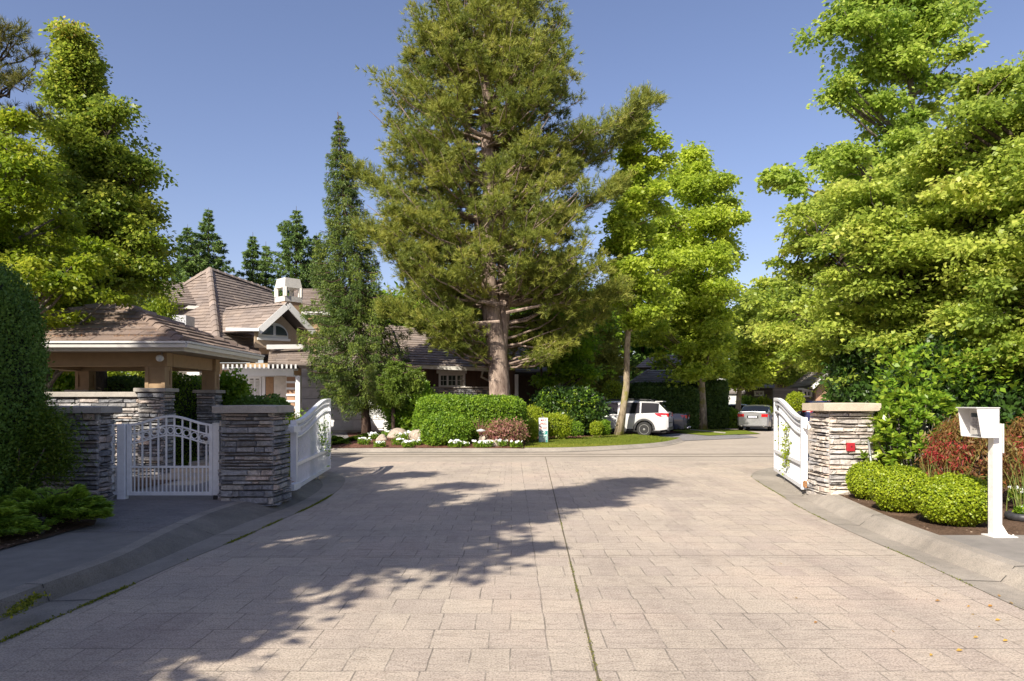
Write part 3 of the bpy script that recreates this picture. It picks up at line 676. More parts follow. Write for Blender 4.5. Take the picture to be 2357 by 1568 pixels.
BR=smooth_path([(4.18,-6,0),(4.20,0,0),(4.28,4.5,0),(4.30,5.65,0),(4.36,6.4,0),(4.40,7.5,0),(4.48,9.2,0),(4.72,11.2,0),(4.98,12.8,0),(5.22,14.2,0),(5.62,15.7,0),(6.5,17.0,0),(7.8,17.7,0),(10,18.2,0),(16,18.6,0)])
CR=smooth_path([(4.40,-6,.125),(4.40,0,.125),(4.44,4.5,.125),(4.45,5.65,.125),(4.50,6.4,.125),(4.54,7.5,.125),(4.66,9.2,.125),(4.95,11.2,.125),(5.22,12.8,.125),(5.48,14.1,.125),(5.9,15.2,.125),(6.7,16.3,.125),(7.9,16.9,.125),(10,17.4,.125),(16,17.8,.125)])
DR=[Vector((p.x+.14,p.y-.03,p.z+.004)) for p in CR]
n_=len(AL); m_=len(AR)
dr=[(p.x,p.y) for p in AL]+[(-12,19.02),(-12,18.95)][:0]+[(-12,19.6),(16,20.1)]+[(p.x,p.y) for p in reversed(AR)]
flat('entrance_drive',dr,.0,C_stamp)
def strip(mb,a,b):
    for i in range(len(a)-1): mb.quad(a[i],a[i+1],b[i+1],b[i])
for nm,A,B,Cc,Dd in (('gutter_kerb_left',AL,BL,CL,DL),('gutter_kerb_right',AR,BR,CR,DR)):
    mb=MB(); sink=lambda L,dz: [Vector((p.x,p.y,p.z+dz)) for p in L]
    A2=sink(A,.004); B2=sink(B,-.012); Bm=[b*.35+c*.65+Vector((0,0,.012)) for b,c in zip(B,Cc)]
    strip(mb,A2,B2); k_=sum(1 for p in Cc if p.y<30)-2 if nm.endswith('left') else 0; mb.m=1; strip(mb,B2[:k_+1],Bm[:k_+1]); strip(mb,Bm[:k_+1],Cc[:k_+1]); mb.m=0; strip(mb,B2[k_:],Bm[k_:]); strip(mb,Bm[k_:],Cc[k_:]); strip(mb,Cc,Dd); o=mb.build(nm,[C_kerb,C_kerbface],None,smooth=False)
    for p in o.data.polygons:
        if p.normal.z<0: p.flip()
    tag(o,kind='structure')
# kerb construction joints
mb=MB()
for A,B,Cc,Dd in ((AL,BL,CL,DL),(AR,BR,CR,DR)):
    for yj in (5.95,8.9,12.0,15.0) if A is AL else (6.6,9.6,12.6):
        for L1,L2,e1,e2 in ((A,B,.006,-.010),(B,Cc,-.010,.003),(Cc,Dd,.003,.003)):
            def q(L,y):
                for a,b in zip(L,L[1:]):
                    if a.y<=y<=b.y: return a.lerp(b,(y-a.y)/(b.y-a.y))
                return L[0]
            a,b=q(L1,yj),q(L2,yj+.01); up=Vector((0,0,1)); o=Vector((0,.006,0)); k=Vector((.004 if A is AL else -.004,0,.003))
            mb.quad(a+up*e1+k-o,a+up*e1+k+o,b+up*e2+k+o,b+up*e2+k-o)
tag(mb.build('kerb_joint',plain('joint_dark',(.05,.045,.04),.9),None),kind='structure')
# platforms behind the kerbs
def at_y(D,y):
    for a,b in zip(D,D[1:]):
        if a.y<=y<=b.y: return (a.x+(b.x-a.x)*(y-a.y)/(b.y-a.y),y)
flat('sidewalk_left',[(p.x,p.y) for p in DL if p.y<8.35]+[at_y(DL,8.355),(-6.4,8.355),(-40,8.355),(-40,-6)],.1285,C_sidewalk)
flat('path_left',[at_y(DL,8.34)]+[(p.x,p.y) for p in DL if p.y>8.34]+[(-12,20.5),(-40,20.5),(-40,8.34),(-6.4,8.34)],.1285,C_stampwalk)
flat('sidewalk_right',[(p.x,p.y) for p in DR if p.y<8.15]+[at_y(DR,8.155),(40,8.155),(40,-6)],.1285,C_sidewalk)
flat('bed_soil_right',[at_y(DR,8.13)]+[(p.x,p.y) for p in DR if p.y>8.13]+[(40,17.8),(40,8.13)],.1265,M_soil)
# planting bed on the left beside the sidewalk
BEDL=[G(-500,1420,.14),G(-200,1325,.14),G(0,1266,.14),G(60,1249,.14),G(107,1238,.14),G(165,1221,.14),G(217,1209,.14),G(222,1199,.14),G(220,1175,.14),G(224,1157,.14)]
flat('bed_soil_left',[(p.x,p.y) for p in BEDL]+[(-6.2,11.2),(-6.2,14.2),(-16,14.2),(-16,4)],.145,M_soil)
# centre joint and cross joints of the drive: narrow grooves of dark filler
J0=G(1378,1568); J1=G(1255,1052); jd=(J1-J0).normalized(); Ja=J0-jd*8
mb=MB(); sd=Vector((jd.y,-jd.x,0))*.007
mb.quad(Ja-sd+Vector((0,0,.004)),Ja+sd+Vector((0,0,.004)),J1+sd+Vector((0,0,.004)),J1-sd+Vector((0,0,.004)))
for yy in (7.63,13.2,16.9):
    mb.quad((-3.1,yy,.004),(4.0,yy+.05,.004),(4.0,yy+.057,.004),(-3.1,yy+.007,.004))
tag(mb.build('drive_joint',plain('joint_filler',(.12,.10,.065),.9),None),kind='structure')
def moss_line(path, n, seed, w=.02, lo=.012, hi=.03, dens=None, name='moss', label='tufts of green moss'):
    rg=np.random.default_rng(seed); pts=np.array([tuple(p) for p in path]); seg=np.linalg.norm(np.diff(pts,axis=0),axis=1); cum=np.concatenate([[0],np.cumsum(seg)])
    s=rg.uniform(0,cum[-1],n*3); k=(np.sin(s*2.1+seed)+np.sin(s*5.3)+np.sin(s*.7+2)+1.2*rg.normal(size=n*3)*.5)>.15; s=s[k][:n]
    c=np.stack([np.interp(s,cum,pts[:,j]) for j in range(3)],1); c[:,:2]+=rg.normal(size=(len(s),2))*w; c[:,2]+=.004
    D=unit(rg.normal(size=(len(s),3))*np.array([1,1,.3])+np.array([0,0,.45])); L=rg.uniform(lo,hi,len(s))
    return tag(np_mesh(name,kites(c,D,unit(rg.normal(size=(len(s),3))+np.array([0,0,1])),L,L*.35),4,Lf_moss,None,var=rg.uniform(0,1,len(s))),label,'moss',kind='stuff')
moss_line([p for p in AL if 3<p.y<13],4200,3,.012,.008,.022,label='moss along the left gutter joint of the drive')
moss_line([Ja,J0,J0+(J1-J0)*.2,J0+(J1-J0)*.33],1300,5,.006,.006,.013,label='moss in the centre joint of the drive')
moss_line([G(20,1420,.14),G(90,1370,.14)],500,8,.03,.015,.03,label='moss patch on the left kerb top')
moss_line([p for p in AR if 5<p.y<16],1200,9,.01,.006,.015,label='thin moss along the right gutter joint')
# ------------------------------------------------------------------ far side of the street
KF=smooth_path([(-14,23.2,.0),(-5.7,23.6,.0),(-2,23.65,0),(.1,23.75,0),(2,24.1,0),(4.4,25.8,0),(5.8,27.6,0),(7.0,30.3,0)])
KB=[Vector((p.x-.03,p.y+.22,.09)) for p in KF]; KT=[Vector((p.x-.03,p.y+.30,.10)) for p in KF]; KG=[Vector((p.x+.03,p.y-.35,-.003)) for p in KF]
mb=MB(); strip(mb,KG,KF); strip(mb,KF,KB); strip(mb,KB,KT); o=mb.build('far_kerb',C_kerb,None)
for p in o.data.polygons:
    if p.normal.z<0: p.flip()
tag(o,kind='structure')
# pale band and fine joints across the street
mb=MB()
for (v0,v1,dz) in ((1046.5,1045.7,.0),(1052,1051.4,0)):
    mb.quad(G(700,v0,-.006),G(1800,v0-1,-.006),G(1800,v1-1,-.006),G(700,v1,-.006))
tag(mb.build('street_joint',MATS['joint_filler'],None),kind='structure')
flat('bed_mulch',[(p.x,p.y) for p in KT if p.x<.3]+[(.45,24.3),(.9,28.6),(6.0,33.6),(9,38),(-8,38),(-14,30)],.095,M_mulch)
def bedz(x,y):
    q=min(1,max(0,(y-23.75)/2.6)); e=min(1,max(0,(x+6.2)/.8))*min(1,max(0,(.5-x)/.8)); return .10+.24*q*q*(3-2*q)*e
mb=MB(); nx,ny=26,14
for i in range(nx):
    for j in range(ny):
        X=lambda a: -6.3+6.7*a/nx
        Yv=lambda b: 23.95+6.5*(b/ny)**1.4
        mb.quad(*[(X(a),Yv(b),bedz(X(a),Yv(b))+.002+(.012*math.sin(a*2.3+b*1.7) if 0<a<nx and 0<b<ny else 0)) for a,b in ((i,j),(i+1,j),(i+1,j+1),(i,j+1))])
o=mb.build('bed_mound',M_mulch,None); tag(o,kind='structure')
def nearest_lawn():
    a=[(p.x,p.y) for p in KT if p.x>=.25]; b=[(6.4,31.2),(5.4,34.6),(4.3,33.3),(3.0,31.2),(1.6,29.2),(.55,27.6)]
    return a+b
flat('lawn',nearest_lawn(),.103,M_lawn)
rg=np.random.default_rng(11); n=60000; xy=np.stack([rg.uniform(0,8,n),rg.uniform(23.8,35,n)],1)
def inpoly(p,poly):
    x,y=p[:,0],p[:,1]; c=np.zeros(len(p),bool); j=len(poly)-1
    for i in range(len(poly)):
        xi,yi=poly[i]; xj,yj=poly[j]; c^=((yi>y)!=(yj>y))&(x<(xj-xi)*(y-yi)/((yj-yi)+1e-12)+xi); j=i
    return c
k=inpoly(xy,nearest_lawn()); xy=xy[k]; n=len(xy)
V=blades(np.column_stack([xy,np.full(n,.10)]),unit(rg.normal(size=(n,3))*.5+np.array([0,0,1])),rg.uniform(.02,.055,n),np.full(n,.006),rg)
tag(np_mesh('grass',V,4,Lf_grass,None,var=np.clip(rg.uniform(0,1,n)*.6+.4*(xy[:,1]<26),0,1)),'short mown grass of the lawn behind the speed sign','grass',kind='stuff')
# garage apron (left), SUV driveway, far lawns
flat('garage_drive',[(-15,24.2),(-5.8,23.9),(-5.6,26),(-8.2,36.5),(-22,36.5),(-22,24)],.098,C_drivegrey)
flat('parking_drive',[(6.98,30.2),(6.4,31.4),(5.4,34.8),(4.2,38.0),(8.5,40.0),(11.2,35.0),(11.0,33.0)],.004,C_drivegrey)
mb=MB()
FL=[G(1560,985),G(1500,1001),G(1620,1000),G(1700,1001),G(1700,985),G(1672,978)]
flat('far_lawn',[(8.4,37.5),(9.2,34.6),(12.4,36.8),(13.0,42.0),(9,44)],.02,M_lawn)
flat('far_lawn_across',[(13.5,52),(22,52),(24,60),(13,60)],.02,M_lawn)
mb=MB(); mb.beam(G(1590,990,.03),G(1668,997,.03),.10,.08); tag(mb.build('lawn_edging',C_cap,None),'pale concrete edging strip lying in the shaded far lawn','edging')
# mulch chips in the near bed and far bed
def chips(name,poly,n,z,s,mat,seed,label,xr,yr):
    rg=np.random.default_rng(seed); xy=np.stack([rg.uniform(*xr,n),rg.uniform(*yr,n)],1); xy=xy[inpoly(xy,poly)]; n=len(xy); L=s*rg.uniform(.4,1.5,n)
    V=kites(np.column_stack([xy,z+rg.uniform(0,.015,n)]),unit(rg.normal(size=(n,3))*np.array([1,1,.25])),unit(rg.normal(size=(n,3))*.4+np.array([0,0,1])),L,L*.3)
    return tag(np_mesh(name,V,4,mat,None,var=rg.uniform(0,1,n)),label,'mulch',kind='stuff')
M_chip=leafmat('chip',[(.05,.03,.02),(.16,.10,.065),(.30,.21,.14),(.42,.33,.24)],0,.9)
chips('mulch_chips',[(p.x,p.y) for p in DR if 8<=p.y<13]+[(12,13),(12,8.17)],16000,.108,.03,M_chip,5,'loose bark chips on the soil bed by the stone pillar',(4.3,12),(8,13))
chips('mulch_chips',[(p.x,p.y) for p in KT if p.x<.3]+[(.45,24.4),(.9,28.6),(6,33.4),(-6,30),(-6,24)],20000,.098,.06,leafmat('chip_red',[(.05,.025,.018),(.14,.07,.045),(.24,.14,.10)],0,.9),6,'reddish bark mulch around the flower bed across the street',(-7,6),(23.7,33))
chips('leaf_litter',[(-16,4),(-3,4),(-6.2,11),(-16,14)],6000,.147,.035,M_chip,7,'dark leaf litter under the junipers at left',(-12,-5),(5,11))
# fallen leaves on the drive
rg=random.Random(5)
for (u,v) in [(2178,1368),(2152,1385),(1873,1436),(2085,1342),(2243,1418),(2255,1446),(1835,1380),(2300,1375),(2110,1382),(2225,1398),(2290,1430),(2240,1470),(2330,1392),(2200,1500),(2060,1458),(2140,1512),(2308,1478),(1800,1300),(2150,1352),(2275,1398)]:
    p=G(u,v); mb=MB(); a=rg.uniform(0,6.28); L=rg.uniform(.02,.045); 
    pts=[(0,0,.004),(.45*L,.3*L,.016),(L,0,.010),(.45*L,-.3*L,.006)]
    o=MB().add(pts,[(0,1,2,3)],rg.random()).build('fallen_leaf',Lf_fallen,None); o.location=(p.x,p.y,.003); o.rotation_euler=(0,0,a)
    tag(o,'small curled orange brown leaf lying on the sunlit stamped drive','leaf','fallen leaves on the drive')
# ------------------------------------------------------------------ stone pillars
def cap(t, x0,x1,y0,y1,z0,z1,mat,name='capstone',bulge=.02):
    mb=MB(); b=.012; n=6
    xs=[x0+(x1-x0)*i/n for i in range(n+1)]; f=lambda x: y0-bulge*(1-((x-(x0+x1)/2)/((x1-x0)/2))**2); zt=lambda x: z1+bulge*.5*(1-((x-(x0+x1)/2)/((x1-x0)/2))**2)
    for i in range(n):
        a,c=xs[i],xs[i+1]
        mb.add([(a,f(a),z0),(c,f(c),z0),(c,f(c),zt(c)-b),(a,f(a),zt(a)-b),(a,f(a)+b,zt(a)),(c,f(c)+b,zt(c)),(c,y1,zt(c)),(a,y1,zt(a)),(a,y1,z0),(c,y1,z0)],
               [(0,1,2,3),(3,2,5,4),(4,5,6,7),(7,6,9,8),(8,9,1,0)])
    mb.add([(x0,y0,z0),(x0,y0,z1),(x0,y1,z1),(x0,y1,z0)],[(0,1,2,3)]); mb.add([(x1,y0,z0),(x1,y0,z1),(x1,y1,z1),(x1,y1,z0)],[(3,2,1,0)])
    return mb.build(name,mat,t)
def pillar(label, x0,x1,y0,y1,z0,z1,zc,caps,smat,cmat,seed,cat='pillar',name='stone_pillar',batter=.03,faces='-y+x-x'):
    t=thing(name,label,cat,((x0+x1)/2,(y0+y1)/2,z0)); stone_block(t,x0,x1,y0,y1,z0,z1,seed,smat,S_core,batter=batter,faces=faces)
    cap(t,caps[0],caps[1],caps[2],caps[3],z1,zc,cmat); return t
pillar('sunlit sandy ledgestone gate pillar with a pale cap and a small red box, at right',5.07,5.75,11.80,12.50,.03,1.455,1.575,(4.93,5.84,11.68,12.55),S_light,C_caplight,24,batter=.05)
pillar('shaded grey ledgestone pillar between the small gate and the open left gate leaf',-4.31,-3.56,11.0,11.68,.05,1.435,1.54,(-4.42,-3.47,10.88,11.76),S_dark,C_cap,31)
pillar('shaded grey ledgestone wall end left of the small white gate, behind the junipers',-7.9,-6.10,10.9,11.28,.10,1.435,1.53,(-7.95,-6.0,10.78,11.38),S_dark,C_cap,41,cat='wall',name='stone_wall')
# red box and conduit on the right pillar
t=thing('key_box','small square red metal box fixed on the front of the sunlit pillar','box',(5.42,11.74,.97))
bx_=XU(1958,11.72); bz_=ZV(1029,11.72)
mb=MB(); mb.bbox(bx_-.062,bx_+.062,11.69,11.76,bz_-.065,bz_+.065,.008); mb.build('case',K_red,t)
mb=MB(); mb.lathe([(.014,0),(.014,-.006),(.006,-.008)],12,(bx_,11.69,bz_+.01),'y'); mb.build('lock',plain('lock_dark',(.12,.01,.012),.5),t)
mb=MB(); rg=random.Random(4); pts=[]
for k in range(11):
    a=2*math.pi*k/11; pts.append((bx_+.01+.105*math.cos(a)*rg.uniform(.8,1.15),11.765,bz_+.01+.092*math.sin(a)*rg.uniform(.8,1.15)))
mb.slab(pts,.03); mb.build('mortar_patch',plain('mortar_patch_grey',(.36,.33,.27),.9,var=.3,nscale=20),t)
mb=MB(); a=P(1999,1014,11.66); b=P(2015,1100,11.45); b.z=.12; mb.tube([a,b],.017,10)
tag(mb.build('conduit',K_steel,None,smooth=True),'thin grey pipe leaning down the right edge of the sunlit stone pillar','pipe')
# ------------------------------------------------------------------ pedestrian gate
GY=11.2; gx=lambda u: XU(u,GY); gz=lambda v: ZV(v,GY)
def ring_obj(t,cx,cy,cz,r,w=.012,dx=(1,0),d=.02,mat=W_gate,name='ring'):
    mb=MB(); n=20; dv=Vector((dx[0],dx[1],0)); nn=Vector((-dx[1],dx[0],0)); c=Vector((cx,cy,cz)); vs=[]
    for k in range(n):
        a=2*math.pi*k/n; e=dv*math.cos(a)+Vector((0,0,1))*math.sin(a)
        vs+=[c+e*r-nn*d/2,c+e*(r-w)-nn*d/2,c+e*(r-w)+nn*d/2,c+e*r+nn*d/2]
    fs=[]
    for k in range(n):
        j=(k+1)%n
        for q in range(4): fs.append((4*k+q,4*k+(q+1)%4,4*j+(q+1)%4,4*j+q))
    mb.add(vs,fs); return mb.build(name,mat,t)
xl,xr=gx(303),gx(482); XL,XR=gx(293.5),gx(491)
bell=lambda x: math.cos(math.pi*((x-XL)/(XR-XL)-.5))**2 if XL<x<XR else 0
top=lambda x: gz(976)+(gz(956)-gz(976))*bell(x)
r2=lambda x: gz(998)+(gz(978)-gz(998))*bell(x)
r3=lambda x: gz(1019.5)+(gz(1000)-gz(1019.5))*bell(x)
t=thing('pedestrian_gate','closed white metal garden gate with arched top, rings and bars, between the shaded pillars','gate',((XL+XR)/2,GY,.13))
mb=MB(); d=.025
mb.bbox(XL,xl,GY-d,GY+d,gz(1140),top(XL),.004); mb.bbox(xr,XR,GY-d,GY+d,gz(1140),top(XR),.004)
mb.box(xl,xr,GY-.022,GY+.022,gz(1140),gz(1132)); mb.box(xl,xr,GY-.02,GY+.02,gz(1077),gz(1072.5))
def curve(fn,th,dd):
    n=28; xs=[xl+(xr-xl)*i/n for i in range(n+1)]
    for i in range(n):
        a,b=xs[i],xs[i+1]; mb.add([(a,GY-dd,fn(a)-th),(b,GY-dd,fn(b)-th),(b,GY+dd,fn(b)-th),(a,GY+dd,fn(a)-th),(a,GY-dd,fn(a)),(b,GY-dd,fn(b)),(b,GY+dd,fn(b)),(a,GY+dd,fn(a))],[(0,3,2,1),(4,5,6,7),(0,1,5,4),(2,3,7,6)])
curve(top,.032,.024); curve(r2,.022,.018); curve(r3,.022,.018); mb.build('frame',W_gate,t)
bw=.011
for i in range(10):
    x=gx(309.3+i*18.45); mb=MB(); mb.box(x-bw,x+bw,GY-.010,GY+.010,gz(1072.5),top(x)-.032); mb.build('bar',W_gate,t)
for i in range(19):
    x=gx(309.8+i*9.2); mb=MB(); mb.box(x-.009,x+.009,GY-.008,GY+.008,gz(1132),gz(1077)); mb.build('bar',W_gate,t)
for i in range(9):
    x=gx(318.6+i*18.45); ring_obj(t,x,GY,(r2(x)-.022+r3(x))/2,.052,dx=(1,0))
mb=MB(); x=gx(478); z=gz(1009.5); mb.lathe([(.0,-.10),(.028,-.092),(.034,-.075),(.025,-.055),(.010,-.045),(.010,-.022),(.032,-.02),(.032,0)],16,(x,GY-.0,z),'y'); mb.build('door_knob',plain('knob_bronze',(.10,.08,.07),.35,.7),t,smooth=True)
mb=MB(); mb.box(gx(470),gx(489),GY-.028,GY-.024,gz(1018),gz(1001)); mb.build('latch_plate',W_gate,t)
t=thing('gate_post','white square post at the hinge side of the small gate','post',(gx(283),GY,.13)); mb=MB(); mb.bbox(gx(273.5),gx(291.8),GY-.06,GY+.06,.118,gz(976),.006); mb.build('shaft',W_gate,t)
t=thing('gate_post','white square post at the latch side of the small gate, beside the stone pillar','post',(gx(500),GY,.13)); mb=MB(); mb.bbox(gx(492.8),gx(507.5),GY-.05,GY+.05,.118,gz(975),.006); mb.build('shaft',W_gate,t); mb=MB(); mb.box(gx(492.2),gx(510.5),GY-.06,GY+.06,gz(975),gz(973.4)); mb.build('post_cap',W_gate,t)
mb=MB(); mb.box(gx(496),gx(505),GY-.09,GY-.055,.118,.19); mb.build('base_clamp',K_black,t)
t=thing('fence_panel','narrow white metal side panel with one ring, left of the small gate','fence',(gx(260),GY,.13)); mb=MB()
mb.bbox(gx(249.5),gx(262),GY-.03,GY+.03,.118,gz(976),.004)
for (a,b) in ((1139,1131),(1077,1072.5),(1021,1018),(999,996),(980,976.5)): mb.box(gx(262),gx(273.5),GY-.018,GY+.018,gz(a),gz(b))
mb.build('frame',W_gate,t); mb=MB(); mb.box(gx(266.5),gx(269),GY-.01,GY+.01,gz(1131),gz(1077)); mb.build('bar',W_gate,t); ring_obj(t,gx(267.8),GY,gz(1008.5),.045)
mb=MB(); mb.box(gx(245),gx(265),GY-.03,GY+.03,gz(975.5),gz(969)); mb.build('junction_box',K_steel,t)
# ------------------------------------------------------------------ big gate leaves
def gate_leaf(label,h,e,zb,zh,ze,endgap,side,seed):
    """h hinge xy, e free end xy; side = +1 if the road lies to the +x side"""
    t=thing('driveway_gate',label,'gate',(h[0],h[1],zb-.06)); h=Vector((*h,0)); e=Vector((*e,0)); d=(e-h); L=d.length; d.normalize(); n=Vector((-d.y,d.x,0))
    sm=lambda s: (lambda q: q*q*(3-2*q))(min(1,max(0,(s/L-.05)/.87)))
    zt=lambda s: zh+(ze-zh)*sm(s); Q=lambda s,z,o=0: h+d*s+n*o+Vector((0,0,z))
    mb=MB()
    def rail(fn,th,dd,s0=.0,s1=L,k=30):
        for i in range(k):
            a=s0+(s1-s0)*i/k; b=s0+(s1-s0)*(i+1)/k
            mb.add([Q(a,fn(a)-th,-dd),Q(b,fn(b)-th,-dd),Q(b,fn(b)-th,dd),Q(a,fn(a)-th,dd),Q(a,fn(a),-dd),Q(b,fn(b),-dd),Q(b,fn(b),dd),Q(a,fn(a),dd)],[(0,3,2,1),(4,5,6,7),(0,1,5,4),(2,3,7,6)])
    def stile(s0,s1,dd,z1): mb.add([Q(s0,zb,-dd),Q(s1,zb,-dd),Q(s1,zb,dd),Q(s0,zb,dd),Q(s0,z1,-dd),Q(s1,z1,-dd),Q(s1,z1,dd),Q(s0,z1,dd)],[(0,3,2,1),(4,5,6,7),(0,1,5,4),(1,2,6,5),(2,3,7,6),(3,0,4,7)])
    stile(0,.11,.05,zh+.005); stile(L-.07,L,.035,ze+.004)
    g1=.115;g2=.27; zm=lambda s: zb+.46
    rail(zt,.05,.045,.11,L-.07); rail(lambda s: zt(s)-g1,.025,.03,.11,L-.07); rail(lambda s: zt(s)-g2,.025,.03,.11,L-.07)
    rail(zm,.06,.035,.11,L-.07,4); rail(lambda s: zb+.07,.07,.035,.11,L-.07,4); mb.build('frame',W_gate,t)
    s=.11+.06
    while s<L-.07-endgap:
        mb=MB(); mb.obox(Q(s,(zm(s)+zt(s)-.05)/2),d*.007,n*.007,Vector((0,0,(zt(s)-.05-zm(s))/2))); mb.build('bar',W_gate,t)
        c=s+.055
        if c<L-.07-endgap-.05: ring_obj(t,Q(c,0).x,Q(c,0).y,zt(c)-(g1+.025+g2)/2,.050,.011,(d.x,d.y),.02)
        s+=.11
    s=.11+.035
    while s<L-.09:
        mb=MB(); mb.obox(Q(s,(zb+.07+zm(s)-.06)/2),d*.007,n*.007,Vector((0,0,(zm(s)-.06-zb-.07)/2))); mb.build('bar',W_gate,t); s+=.058
    for z in (zb+.10,zh-.13):
        mb=MB(); mb.obox(Q(-.03,z,0),d*.05,n*.03,Vector((0,0,.04))); mb.obox(Q(-.08,z,0),d*.06,n*.012,Vector((0,0,.055))); mb.lathe([(.022,-.07),(.022,.07)],10,tuple(Q(-.015,z,-.055*side)),'z'); hb=mb.build('hinge',[K_rust if z<.5 else W_post],t)
    # ground roller and stop under the leaf
    mb=MB(); mb.obox(Q(L*.62,zb-.035),d*.015,n*.015,Vector((0,0,.035))); mb.build('drop_bolt',K_steel,t)
    return t,Q,L
gl,QL,LL=gate_leaf('open white double gate leaf at left, standing beside the shaded stone pillar',(-3.70,12.5),(-4.13,16.7),.10,1.28,1.665,.05,-1,1)
gr,QR,LR=gate_leaf('open white double gate leaf at right, standing beside the sunlit stone pillar',(4.97,12.55),(5.74,16.1),.11,1.33,1.68,.45,1,2)
# brackets from the pillars to the hinges
for (x0,x1,y,zs,sd) in ((-3.6,-3.70,12.45,(.2,1.15),'left'),(5.0,5.12,12.52,(.21,1.2),'right')):
    t=thing('hinge_bracket','white bolted bracket holding the open gate leaf at '+sd,'bracket',(x0,y,.2))
    for z in zs:
        mb=MB(); mb.box(min(x0,x1)-.0,max(x0,x1)+.05,y-.42 if sd=='left' else y-.02,y-.05 if sd=='left' else y+.02,z-.05,z+.05); mb.build('plate',W_gate,t)
# ------------------------------------------------------------------ pavilion
T_post=plain('pavilion_timber',(.32,.215,.12),.7,var=.1,nscale=8)
t=thing('pavilion','open stone and timber shelter with hipped brown tile roof, left behind the small gate','shelter',(-8.6,16,.1))
def pier(x0,x1,y0,y1,seed,nm='pier',faces='-y+x'):
    p=stone_block(t,x0,x1,y0,y1,.1,1.80,seed,S_dark,S_core,name=nm,faces=faces)
    mb=MB(); mb.bbox(x0-.08,x1+.08,y0-.08,y1+.08,1.80,1.872,.008); mb.build('pier_cap',C_cap,t)
    a0,a1,b0,b1=x0+.05,x1-.03,y0+.12,y1-.0
    mb=MB(); q=.022; mb.box(a0+q,a1-q,b0+q,b1-q,1.872,2.31)
    for (xa,xb,ya,yb) in ((a0,a0+.07,b0,b0+.07),(a1-.07,a1,b0,b0+.07),(a0,a0+.07,b1-.07,b1),(a1-.07,a1,b1-.07,b1)): mb.box(xa,xb,ya,yb,1.873,2.309)
    for z0,z1 in ((1.874,1.95),(2.23,2.308)): mb.box(a0+.005,a1-.005,b0+.005,b1-.005,z0,z1)
    mb.build('post',T_post,t)
pier(-7.38,-6.90,14.62,15.06,51); pier(-7.20,-6.82,16.9,17.30,55); pier(-10.12,-9.72,16.9,17.3,57,faces='-y+x'); pier(-10.35,-9.9,14.62,15.06,59)
stone_block(t,-9.9,-7.38,14.68,15.0,.1,1.70,61,S_dark,S_core,name='low_wall',faces='-y')
mb=MB(); mb.bbox(-9.92,-7.40,14.60,15.05,1.70,1.795,.01); mb.build('coping',C_cap,t)
mb=MB()
mb.box(-10.4,-6.88,14.72,14.98,2.31,2.58); mb.box(-10.4,-6.80,16.95,17.2,2.31,2.58); mb.box(-7.12,-6.87,14.98,16.95,2.312,2.575); mb.box(-10.15,-9.9,14.98,16.95,2.312,2.575); mb.build('beam',T_post,t)
EX0,EX1,EY0,EY1,EZ=-11.2,-6.25,14.1,18.3,2.76; RA=Vector((-9.0,16.2,3.72)); RB=Vector((-8.5,16.2,3.72))
c00,c10,c11,c01=[Vector((x,y,EZ)) for x,y in ((EX0,EY0),(EX1,EY0),(EX1,EY1),(EX0,EY1))]
mb=MB()
roofface(mb,Plane3(c00,c10,RB),[c00,c10,RB,RA],.31,.40,.038,1,.05); roofface(mb,Plane3(c10,c11,RB),[c10,c11,RB],.31,.40,.038,2,.05)
roofface(mb,Plane3(c11,c01,RA),[c11,c01,RA,RB],.31,.40,.038,3,.05); roofface(mb,Plane3(c01,c00,RA),[c01,c00,RA],.31,.40,.038,4,.05)
for a,b in ((c10,RB),(c11,RB),(c00,RA),(c01,RA),(RA,RB)): hipcaps(mb,a+(b-a).normalized()*.05,b,3,.17,.30,.045)
mb.build('roof',[T_tile,T_under],t)
# needles and moss caught under the tile noses of the front slope
rg=np.random.default_rng(3); pl=Plane3(c00,c10,RB); n=5200; cr_=rg.integers(0,8,n); tl=pl.st(RB)[1]; tt=cr_*tl/8-.04+rg.normal(size=n)*.008; sx=rg.uniform(.2,4.9,n); ok=(sx>.25+tt*.95)&(sx<4.85-tt*.95)&((np.sin(sx*3+cr_)+np.sin(sx*7.3))>-.7); tt=tt[ok];sx=sx[ok]; n=len(sx)
cc=np.array([tuple(pl.at(a,b,.012)) for a,b in zip(sx,tt)]); V=blades(cc,unit(rg.normal(size=(n,3))*np.array([1,.4,.3])),rg.uniform(.02,.06,n),np.full(n,.004),rg)
np_mesh('needle_litter',V,4,leafmat('needle_litter_mat',[(.22,.09,.03),(.40,.18,.06),(.12,.09,.03)],.1,.8),t,var=rg.uniform(0,1,n))
mb=MB()
for (a,b,nx,ny) in ((c00,c10,0,-1),(c10,c11,1,0),(c11,c01,0,1),(c01,c00,-1,0)):
    o=Vector((nx,ny,0)); d_=(b-a).normalized(); A=a-d_*.055; B=b+d_*.055
    mb.slab([A+o*.06+Vector((0,0,-.005)),B+o*.06+Vector((0,0,-.005)),B+o*.06+Vector((0,0,-.045)),A+o*.06+Vector((0,0,-.045))],.05)
    mb.slab([A+o*.045+Vector((0,0,-.045)),B+o*.045+Vector((0,0,-.045)),B+o*.03+Vector((0,0,-.115)),A+o*.03+Vector((0,0,-.115))],.04)
mb.build('gutter',plain('gutter_paint',(.66,.64,.60),.4,var=.08),t)
mb=MB(); mb.box(EX0+.03,EX1-.03,EY0+.03,EY0+.07,2.57,2.70); mb.box(EX1-.07,EX1-.03,EY0+.07,EY1-.07,2.57,2.70); mb.box(EX0+.03,EX1-.03,EY1-.07,EY1-.03,2.57,2.70); mb.box(EX0+.03,EX0+.07,EY0+.07,EY1-.07,2.57,2.70); mb.build('fascia',plain('fascia_paint',(.55,.51,.44),.5,var=.08),t)
